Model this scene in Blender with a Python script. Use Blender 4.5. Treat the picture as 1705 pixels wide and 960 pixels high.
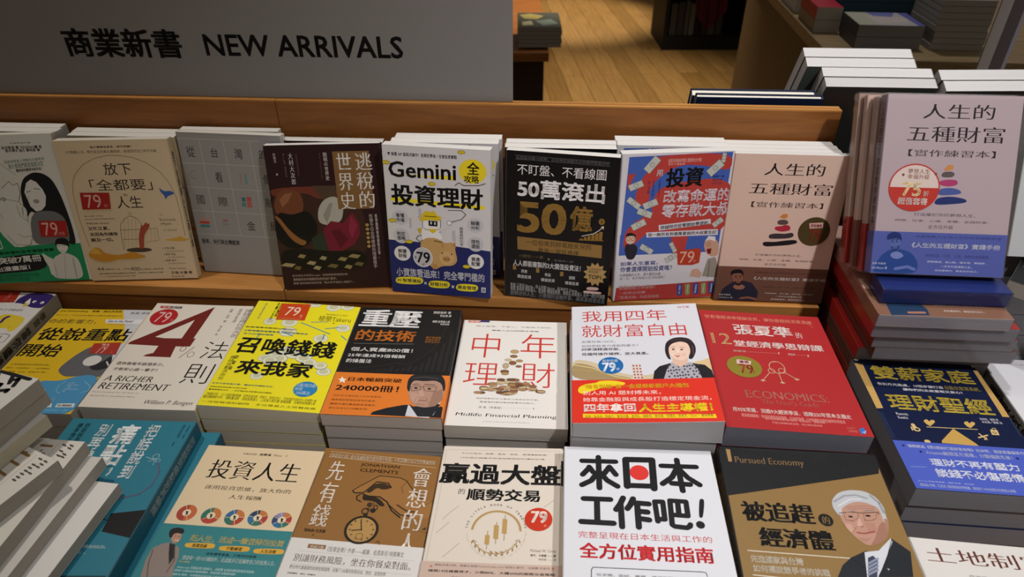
import bpy, bmesh, math, random
from mathutils import Matrix, Vector
for o in list(bpy.data.objects): bpy.data.objects.remove(o)
S=bpy.context.scene; COL=S.collection; rnd=random.Random(7)
# ---------------------------------------------------------------- camera, world, lights, exposure
EYE=1.55                      # eye height above the floor; every other height below is given relative to the eye
CAM_F=1145.94
CAM_R=((0.999993,-0.00212,-0.00304),(0.003706,0.572038,0.820219),(-0,-0.820224,0.572042))

cd=bpy.data.cameras.new('camera'); cam=bpy.data.objects.new('camera',cd); COL.objects.link(cam)
cd.sensor_width=36; cd.lens=CAM_F/1705*36; cd.clip_start=.02
X,Y,Z=[Vector(r) for r in CAM_R]
cam.matrix_world=Matrix(((X.x,Y.x,Z.x,0),(X.y,Y.y,Z.y,0),(X.z,Y.z,Z.z,EYE),(0,0,0,1)))
cd.dof.use_dof=True; cd.dof.focus_distance=.86; cd.dof.aperture_fstop=7.5
S.camera=cam
S.view_settings.view_transform='Standard'; S.view_settings.look='None'; S.view_settings.gamma=1
S.view_settings.use_curve_mapping=False; S.view_settings.exposure=0.0
W=bpy.data.worlds.new('shop_air'); S.world=W; W.use_nodes=True
W.node_tree.nodes['Background'].inputs[0].default_value=(1,.9,.78,1); W.node_tree.nodes['Background'].inputs[1].default_value=.16
def spot(name,loc,aim,power,size,blend,col,rad=.04):
    l=bpy.data.lights.new(name,'SPOT'); l.energy=power; l.spot_size=math.radians(size); l.spot_blend=blend; l.color=col; l.shadow_soft_size=rad
    o=bpy.data.objects.new(name,l); COL.objects.link(o); p=Vector((loc[0],loc[1],loc[2]+EYE)); o.location=p
    o.rotation_euler=(Vector((aim[0],aim[1],aim[2]+EYE))-p).to_track_quat('-Z','Y').to_euler(); return o
WARM=(1,.86,.70); NEUT=(1,.982,.99)
spot('ceiling_spot_over_ledge',(.36,1.02,1.25),(.36,.70,-.55),42,60,1.0,NEUT)
spot('ceiling_spot_front',(.75,-.35,1.25),(.44,.70,-.5),106,58,1.0,NEUT)
spot('ceiling_spot_left',(-.80,.95,1.25),(-.38,.68,-.5),46,66,1.0,(1,.92,.82))
spot('ceiling_spot_aisle',(.6,3.6,1.25),(.45,4.2,-1.5),380,60,.8,WARM)
spot('ceiling_spot_aisle.001',(.8,6.6,1.25),(.55,6.5,-1.5),480,40,.7,WARM)
spot('ceiling_spot_far_table',(1.2,3.0,1.25),(1.6,2.6,-.6),40,60,.8,NEUT)
# ---------------------------------------------------------------- helpers
def lin(h):
    h=h.lstrip('#'); h=''.join(c*2 for c in h) if len(h)==3 else h
    v=[int(h[i:i+2],16)/255 for i in (0,2,4)]
    return tuple(c/12.92 if c<=.04045 else ((c+.055)/1.055)**2.4 for c in v)+(1,)
MATS={}
def ink(h,rough=.42,metal=0,spec=.25):
    k=(h,rough,metal)
    if k not in MATS:
        m=bpy.data.materials.new('ink_'+h.strip('#')); m.use_nodes=True; nt=m.node_tree; b=nt.nodes['Principled BSDF']
        b.inputs['Base Color'].default_value=lin(h); b.inputs['Roughness'].default_value=rough; b.inputs['Metallic'].default_value=metal; b.inputs['Specular IOR Level'].default_value=spec
        n=nt.nodes.new('ShaderNodeTexNoise'); n.inputs['Scale'].default_value=60; tc=nt.nodes.new('ShaderNodeTexCoord'); nt.links.new(tc.outputs['Object'],n.inputs['Vector'])
        mr=nt.nodes.new('ShaderNodeMapRange'); mr.inputs[3].default_value=max(.05,rough-.05); mr.inputs[4].default_value=rough+.08
        nt.links.new(n.outputs['Fac'],mr.inputs[0]); nt.links.new(mr.outputs[0],b.inputs['Roughness']); MATS[k]=m
    return MATS[k]
def pages(h='#d8d2c6'):
    k=('pages',h)
    if k not in MATS:
        m=bpy.data.materials.new('page_edges_'+h.strip('#')); m.use_nodes=True; nt=m.node_tree; b=nt.nodes['Principled BSDF']
        tc=nt.nodes.new('ShaderNodeTexCoord'); mp=nt.nodes.new('ShaderNodeMapping'); mp.inputs['Scale'].default_value=(6,6,1900)
        n=nt.nodes.new('ShaderNodeTexNoise'); n.inputs['Scale'].default_value=1; n.inputs['Detail'].default_value=3
        cr=nt.nodes.new('ShaderNodeMixRGB'); c=lin(h); cr.inputs[1].default_value=tuple(x*.80 for x in c[:3])+(1,); cr.inputs[2].default_value=c
        L=nt.links.new; L(tc.outputs['Object'],mp.inputs[0]); L(mp.outputs[0],n.inputs['Vector']); L(n.outputs['Fac'],cr.inputs[0]); L(cr.outputs[0],b.inputs['Base Color'])
        bp=nt.nodes.new('ShaderNodeBump'); bp.inputs['Strength'].default_value=.15; bp.inputs['Distance'].default_value=.0004; L(n.outputs['Fac'],bp.inputs['Height']); L(bp.outputs[0],b.inputs['Normal'])
        b.inputs['Roughness'].default_value=.85; b.inputs['Specular IOR Level'].default_value=.1; MATS[k]=m
    return MATS[k]
def wood(name,c1,c2,scale=(3,40,40),rough=.42,rot=(0,0,0)):
    if name in MATS: return MATS[name]
    m=bpy.data.materials.new(name); m.use_nodes=True; nt=m.node_tree; b=nt.nodes['Principled BSDF']; L=nt.links.new
    tc=nt.nodes.new('ShaderNodeTexCoord'); mp=nt.nodes.new('ShaderNodeMapping'); mp.inputs['Scale'].default_value=scale; mp.inputs['Rotation'].default_value=rot
    n=nt.nodes.new('ShaderNodeTexNoise'); n.inputs['Scale'].default_value=2.2; n.inputs['Detail'].default_value=8; n.inputs['Roughness'].default_value=.62; n.inputs['Distortion'].default_value=.35
    r=nt.nodes.new('ShaderNodeValToRGB'); r.color_ramp.elements[0].color=lin(c1); r.color_ramp.elements[1].color=lin(c2); r.color_ramp.elements[0].position=.3; r.color_ramp.elements[1].position=.72
    L(tc.outputs['Object'],mp.inputs[0]); L(mp.outputs[0],n.inputs['Vector']); L(n.outputs['Fac'],r.inputs[0]); L(r.outputs[0],b.inputs['Base Color'])
    bp=nt.nodes.new('ShaderNodeBump'); bp.inputs['Strength'].default_value=.08; L(n.outputs['Fac'],bp.inputs['Height']); L(bp.outputs[0],b.inputs['Normal'])
    b.inputs['Roughness'].default_value=rough; b.inputs['Specular IOR Level'].default_value=.35; MATS[name]=m; return m
def film():
    if 'film' in MATS: return MATS['film']
    m=bpy.data.materials.new('clear_shrink_film'); m.use_nodes=True; nt=m.node_tree; L=nt.links.new
    for n in list(nt.nodes): nt.nodes.remove(n)
    o=nt.nodes.new('ShaderNodeOutputMaterial'); mx=nt.nodes.new('ShaderNodeMixShader'); t=nt.nodes.new('ShaderNodeBsdfTransparent'); g=nt.nodes.new('ShaderNodeBsdfGlossy'); g.inputs['Roughness'].default_value=.12
    t.inputs[0].default_value=(.95,.95,.95,1)
    tc=nt.nodes.new('ShaderNodeTexCoord'); n=nt.nodes.new('ShaderNodeTexNoise'); n.inputs['Scale'].default_value=38; n.inputs['Detail'].default_value=4; n.inputs['Distortion'].default_value=1.5
    bp=nt.nodes.new('ShaderNodeBump'); bp.inputs['Strength'].default_value=.2; bp.inputs['Distance'].default_value=.004
    fr=nt.nodes.new('ShaderNodeLayerWeight'); fr.inputs[0].default_value=.25; mr=nt.nodes.new('ShaderNodeMapRange'); mr.inputs[3].default_value=.025; mr.inputs[4].default_value=.45
    L(tc.outputs['Object'],n.inputs['Vector']); L(n.outputs['Fac'],bp.inputs['Height']); L(bp.outputs[0],g.inputs['Normal']); L(fr.outputs['Fresnel'],mr.inputs[0]); L(mr.outputs[0],mx.inputs[0]); L(t.outputs[0],mx.inputs[1]); L(g.outputs[0],mx.inputs[2]); L(mx.outputs[0],o.inputs[0])
    MATS['film']=m; return m
class MB:                                      # collects geometry with material slots -> one mesh
    def __init__(s): s.v=[]; s.f=[]; s.mi=[]; s.m=[]
    def mi_(s,m):
        if m not in s.m: s.m.append(m)
        return s.m.index(m)
    def add(s,vs,fs,m):
        k=len(s.v); i=s.mi_(m); s.v+=[tuple(v) for v in vs]
        for f in fs: s.f.append(tuple(a+k for a in f)); s.mi.append(i)
    def box(s,x0,x1,y0,y1,z0,z1,m):
        s.hexa([(x0,y0,z0),(x1,y0,z0),(x1,y1,z0),(x0,y1,z0),(x0,y0,z1),(x1,y0,z1),(x1,y1,z1),(x0,y1,z1)],m)
    def hexa(s,v,m): s.add(v,[(3,2,1,0),(4,5,6,7),(0,1,5,4),(1,2,6,5),(2,3,7,6),(3,0,4,7)],m)
    def mesh(s,name):
        me=bpy.data.meshes.new(name); me.from_pydata(s.v,[],s.f); me.polygons.foreach_set('material_index',s.mi)
        for m in s.m: me.materials.append(m)
        me.update(); return me
    def build(s,name,parent=None,bevel=0):
        me=s.mesh(name)
        if bevel:
            bm=bmesh.new(); bm.from_mesh(me); bmesh.ops.bevel(bm,geom=bm.edges[:],offset=bevel,segments=2,affect='EDGES',profile=.5); bm.to_mesh(me); bm.free()
        o=bpy.data.objects.new(name,me); COL.objects.link(o)
        if parent: o.parent=parent
        return o
def empty(name,M,label,cat,group=None):
    o=bpy.data.objects.new(name,None); o.empty_display_size=.02; COL.objects.link(o); o.matrix_world=M; o['label']=label; o['category']=cat
    if group: o['group']=group
    return o
def pose(x,y,z,th,lean=0,tx=0,ty=0):
    return Matrix.Translation((x,y,z+EYE))@Matrix.Rotation(th,4,'Z')@Matrix.Rotation(lean+tx,4,'X')@Matrix.Rotation(ty,4,'Y')
# lettering: the built-in font, its weight and contrast shaped by the outline offset
FC=bpy.data.curves.new('lettering','FONT'); FO=bpy.data.objects.new('lettering',FC); FC.resolution_u=2
WT={'r':(0,0,0),'b':(0,.017,.015),'h':(0,.028,.022),'l':(-.010,0,0),'s':(-.011,.017,0),'sb':(-.004,.030,.006),'sh':(-.002,.042,.012)}   # outline offset, stroke growth across and along
GC={}
def glyphs(txt,wt):
    k=(txt,wt)
    if k in GC: return GC[k]
    of,dx,dy=WT[wt]; FC.body=txt; FC.resolution_u=3 if len(txt)<6 else 2; FC.space_line=1.0 if all(len(a)==1 for a in txt.split('\n')) else 1.05; FC.offset=of
    a=bpy.data.meshes.new_from_object(FO); va=[v.co.copy() for v in a.vertices]; fa=[tuple(p.vertices) for p in a.polygons]; bpy.data.meshes.remove(a)
    sh=[(0,0)]
    if dx and not dy: sh=[(-dx,0),(0,0),(dx,0)]
    elif dx: sh=[(a_,b_) for a_ in (-dx,dx) for b_ in (-dy,dy)]+([(-dx,0),(dx,0),(0,-dy),(0,dy)] if dx>.03 else [])
    V=[];F=[]
    for (p,q) in sh:
        k0=len(V); V+=[Vector((v.x+p,v.y+q,0)) for v in va]; F+=[tuple(i+k0 for i in f) for f in fa]
    GC[k]=(V,F); return GC[k]
def clip_poly(P,x0,y0,x1,y1):
    for ax,lim,sg in ((0,x0,1),(0,x1,-1),(1,y0,1),(1,y1,-1)):
        Q=[]
        for i in range(len(P)):
            a,b=P[i],P[(i+1)%len(P)]; da=(a[ax]-lim)*sg; db=(b[ax]-lim)*sg
            if da>=0: Q.append(a)
            if (da>=0)!=(db>=0):
                t=da/(da-db); Q.append((a[0]+(b[0]-a[0])*t,a[1]+(b[1]-a[1])*t))
        P=Q
        if len(P)<3: return []
    return P
def tess(P):
    from mathutils.geometry import tessellate_polygon
    return [tuple(t) for t in tessellate_polygon([[Vector((p[0],p[1],0)) for p in P]])]
def op_shapes(op):                             # -> (list of polygons in mm, colour)
    k=op[0]
    if k=='t':
        _,txt,x0,y0,x1,y1,col,wt=op[:8]; it=op[8] if len(op)>8 else 0; ang=op[9] if len(op)>9 else 0
        va,fa=glyphs(txt,wt)
        if not va: return [],col
        mx,Mx=min(v.x for v in va),max(v.x for v in va); my,My=min(v.y for v in va),max(v.y for v in va)
        sx=(x1-x0-(it*(y1-y0)))/max(Mx-mx,1e-6); sy=(y1-y0)/max(My-my,1e-6)
        if ang: sx=sy=min(abs(sx),abs(sy)) if len(txt)>1 else sy
        V=[]
        for v in va:
            x=(v.x-mx)*sx; y=(v.y-my)*sy; x+=it*y
            if ang:
                x-=(Mx-mx)*sx/2; y-=(My-my)*sy/2; c,s_=math.cos(math.radians(ang)),math.sin(math.radians(ang)); x,y=x*c-y*s_,x*s_+y*c
                V.append(((x0+x1)/2+x,(y0+y1)/2-y))
            else: V.append((x0+x,y1-y))
        return [('mesh',V,fa)],col
    if k=='q':                                                      # a slanted line: upper left, upper right, lower left
        txt,ax,ay,bx,by,cx,cy,col,wt=op[1:]; va,fa=glyphs(txt,wt); mx,Mx=min(v.x for v in va),max(v.x for v in va); my,My=min(v.y for v in va),max(v.y for v in va)
        V=[]
        for v in va:
            a=(v.x-mx)/(Mx-mx); b=(My-v.y)/(My-my); V.append((ax+(bx-ax)*a+(cx-ax)*b,ay+(by-ay)*a+(cy-ay)*b))
        return [('mesh',V,fa)],col
    if k=='r': return [[(op[1],op[2]),(op[3],op[2]),(op[3],op[4]),(op[1],op[4])]],op[5]
    if k=='e':
        cx,cy,rx,ry,col=op[1:6]; ring,a0,a1=(op[6:9] if len(op)>6 else (0,0,360)); full=a1-a0>=360; n=max(8,int((32 if rx>3 else 14)*abs(a1-a0)/360))
        A=[math.radians(a0+(a1-a0)*i/n) for i in range(n+(0 if full else 1))]
        pt=lambda a,d=0:(cx+(rx-d)*math.cos(a),cy-(ry-d)*math.sin(a))
        if not ring: return [([(cx,cy)] if not full else [])+[pt(a) for a in A]],col
        m=len(A); return [[pt(A[i]),pt(A[(i+1)%m]),pt(A[(i+1)%m],ring),pt(A[i],ring)] for i in range(m if full else m-1)],col
    if k=='p': return [op[1]],op[2]
    if k=='s':                                                      # a soft outline: corners cut twice
        P=op[1]
        for _ in range(2): P=[q for i in range(len(P)) for a,b in ((P[i],P[(i+1)%len(P)]),) for q in ((a[0]*.78+b[0]*.22,a[1]*.78+b[1]*.22),(a[0]*.22+b[0]*.78,a[1]*.22+b[1]*.78))]
        return [P],op[2]
    if k=='l':
        P,w,col=op[1:4]; cl=len(op)>4; Q=[]; n=len(P)
        for i in range(n if cl else n-1):
            a,b=P[i],P[(i+1)%n]; dx,dy=b[0]-a[0],b[1]-a[1]; L=math.hypot(dx,dy) or 1; nx,ny=-dy/L*w/2,dx/L*w/2
            m=6 if w>2 else 2; an=math.atan2(dy,dx)
            Q.append([(b[0]+math.cos(an-math.pi/2+math.pi*j/m)*w/2,b[1]+math.sin(an-math.pi/2+math.pi*j/m)*w/2) for j in range(m+1)]+[(a[0]+math.cos(an+math.pi/2+math.pi*j/m)*w/2,a[1]+math.sin(an+math.pi/2+math.pi*j/m)*w/2) for j in range(m+1)])
        return Q,col
LAYER=.000045
def add_print(mb,ops,w,h,z0,bend,clip=None,rough=.42,step=.012):
    x0,y0,x1,y1=clip or (0,0,w*1000,h*1000); done=[]
    for op in ops:
        sh,col=op_shapes(op); out=[]
        for P in sh:
            if P and P[0]=='mesh':
                V,F=P[1],P[2]
                for fc in F:
                    q=[V[i] for i in fc]
                    if min(p[0] for p in q)<x0 or max(p[0] for p in q)>x1 or min(p[1] for p in q)<y0 or max(p[1] for p in q)>y1: q=clip_poly(q,x0,y0,x1,y1)
                    if len(q)>2: out.append(q)
            else:
                T=[P] if (op[0] in 'rl' or (op[0]=='e' and len(op)==6)) else [[P[i] for i in t] for t in tess(P)]
                for q in T:
                    q=clip_poly(q,x0,y0,x1,y1)
                    if len(q)<3: continue
                    a,b=min(p[0] for p in q),max(p[0] for p in q); st=step*1000
                    if b-a>st*1.5:                                 # follow the bend of the cover
                        k=math.floor(a/st)
                        while k*st<b:
                            qq=clip_poly(q,k*st,-999,(k+1)*st,999)
                            if len(qq)>2: out.append(qq)
                            k+=1
                    else: out.append(q)
        if not out: continue
        bb=(min(p[0] for q in out for p in q),min(p[1] for q in out for p in q),max(p[0] for q in out for p in q),max(p[1] for q in out for p in q))
        lv=1+max([l for (b,l) in done if b[0]<bb[2] and b[2]>bb[0] and b[1]<bb[3] and b[3]>bb[1]] or [0]); done.append((bb,lv))
        vs=[];fs=[]
        for q in out:
            k=len(vs); ar=sum(q[i][0]*q[(i+1)%len(q)][1]-q[(i+1)%len(q)][0]*q[i][1] for i in range(len(q)))
            if ar>0: q=q[::-1]                                    # y points down in mm -> face up
            for p in q: vs.append((p[0]/1000,h-p[1]/1000,z0+lv*LAYER+bend(p[0]/1000)))
            fs.append(tuple(range(k,k+len(q))))
        mb.add(vs,fs,ink(col,rough))
CT=.00025
def make_book(w,h,bot,base,ops=(),st=(),band=None,side='L',page='#d8d2c6',spine=None,spine_ops=(),curl=.0012,M=None,label='',group=None,name='paperback_book',film_on=False,cat='book',hard=0,back=None):
    """local frame: x along the lower edge, y towards the head, z out of the front cover (front face at z=0); bot(x,y) gives the back face"""
    root=empty(name,M,label,cat,group); spine=spine or base
    fx=(lambda x:x) if side=='L' else (lambda x:w-x)               # distance from the spine
    bend=lambda x:curl*(max(fx(x),0)/w)**2
    NX=max(4,int(w/.012)); mb=MB(); mc=ink(base); ms=ink(spine); mk=ink(back or base)
    ov=.0012 if hard else 0; t=.0016 if hard else CT
    # cover: front sheet, rounded spine, back sheet as one folded card, extruded head to tail
    prof=[]
    for i in range(NX,-1,-1): prof.append((w*i/NX,0,'f'))
    prof[-1]=(.0012,0,'f')
    prof+=[(.0004,.0004,'s'),(0,.0013,'s'),(0,-.0013,'b'),(.0004,-.0004,'b'),(.0012,0,'b'),(w*.5,0,'b'),(w,0,'b')]
    ys=[-ov,h+ov]; vs=[];fs=[]
    def pt(d,dz,k,y,inn):
        x=d if side=='L' else w-d; xi=(d if d>.003 else max(d,t)) if inn else d; xx=xi if side=='L' else w-xi
        if d>=w-1e-6 and hard: xx+= (ov if side=='L' else -ov)
        if k in 'f' or (k=='s'): z=bend(xx)*(1 if k=='f' else 0)-dz-(t if inn and dz<.001 else 0)
        else: z=bot(xx,y)-dz+(t if inn and dz>-.001 else 0)
        return (xx,y,z)
    n=len(prof)
    for inn in (0,1):
        for y in ys:
            for p in prof: vs.append(pt(*p,y,inn))
    A=lambda inn,j,i:(inn*2+j)*n+i
    sp=[i for i,p in enumerate(prof) if p[2]=='s'][0]
    fr=[];sf=[];bf=[];rim=[]
    for i in range(n-1):
        tgt=fr if i<sp-1 else (sf if i<sp+4 else bf)
        tgt+=[(A(0,0,i),A(0,0,i+1),A(0,1,i+1),A(0,1,i)),(A(1,0,i+1),A(1,0,i),A(1,1,i),A(1,1,i+1))]
        (rim if not hard else tgt).extend([(A(0,0,i+1),A(0,0,i),A(1,0,i),A(1,0,i+1)),(A(0,1,i),A(0,1,i+1),A(1,1,i+1),A(1,1,i))])
    for i in (0,n-1): rim.append((A(0,0,i),A(0,1,i),A(1,1,i),A(1,0,i)))
    mb.add(vs,fr,mc); k0=mb.mi_(ms); kb=mb.mi_(mk)
    kr=mb.mi_(pages(page))
    for f in rim: mb.f.append(f); mb.mi.append(kr)
    for f in sf: mb.f.append(f); mb.mi.append(k0)
    for f in bf: mb.f.append(f); mb.mi.append(kb)
    add_print(mb,ops,w,h,0,bend)
    T0=-bot(0 if side=='L' else w,h/2)
    if spine_ops:                                                   # printing on the spine: (text, top, bottom, colour)
        for txt,u0,u1,y0,y1,col in spine_ops:
            va,fa=glyphs('\n'.join(txt),'b'); mx,Mx=min(v.x for v in va),max(v.x for v in va); my,My=min(v.y for v in va),max(v.y for v in va)
            V=[]
            for v in va:
                a=(v.x-mx)/(Mx-mx); b=(v.y-my)/(My-my); yy=h-(y1+(y0-y1)*b)/1000
                if side=='L': V.append((-.00008,yy,-T0*(1-(u0+(u1-u0)*a))))
                else: V.append((w+.00008,yy,-T0*(u0+(u1-u0)*a)))
            mb.add(V,fa,ink(col))
    mb.build('cover',root)
    # page block
    pb=MB(); g=.0002 if not hard else .001
    xs=(t+.0003,w-g) if side=='L' else (g,w-t-.0003); vs=[]
    NP=6
    for j,y in enumerate((g,h-g)):
        for i in range(NP+1):
            x=xs[0]+(xs[1]-xs[0])*i/NP; vs.append((x,y,-t-.00005+bend(x)*.9)); vs.append((x,y,bot(x,y)+t+.00005))
    fs=[]; m2=2*(NP+1)
    for i in range(NP):
        a=2*i; fs+=[(a,a+2,m2+a+2,m2+a),(a+1,m2+a+1,m2+a+3,a+3),(a,a+1,a+3,a+2),(m2+a,m2+a+2,m2+a+3,m2+a+1)]
    fs+=[(0,m2,m2+1,1),(2*NP,2*NP+1,m2+2*NP+1,m2+2*NP)]
    pb.add(vs,fs,pages(page)); pb.build('page_block',root)
    if band:
        y0,col,bops=band; hb=h-y0/1000; b=MB(); m=ink(col); d=.00035; vs=[];fs=[]
        pr=[(w*i/NX,d,'f') for i in range(NX,-1,-1)]+[(-d,0,'s'),(-d,0,'b')]
        for y in (.0003,hb):
            for dd,dz,k in pr:
                x=dd if side=='L' else w-dd
                vs.append((x,y,(bend(min(max(x,0),w))+d) if k=='f' else (0 if k=='s' else bot(x,y))))
        n2=len(pr); fs=[(i,i+1,n2+i+1,n2+i) for i in range(n2-1)]
        b.add(vs,fs,m); add_print(b,bops,w,h,d,bend,clip=(0,y0,w*1000,h*1000)); o=b.build('paper_band',root); o['label']='printed paper band wrapped round the lower cover'
    for s in st:
        b=MB(); add_print(b,s,w,h,.0004,bend,rough=.3); o=b.build('price_sticker',root); o['label']='printed discount sticker'
    if film_on:
        b=MB(); e=.0012; c=[(-e,-e),(w+e,-e),(w+e,h+e),(-e,h+e)]
        b.hexa([(x,y,bot(x,y)-.0001) for x,y in c]+[(x,y,.0012+curl) for x,y in c],film()); b.build('plastic_wrap',root,bevel=.0006)
    return root
ORD=['topmost','second down','third down','fourth down','fifth down','sixth down','seventh down','eighth down','ninth down']
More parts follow.
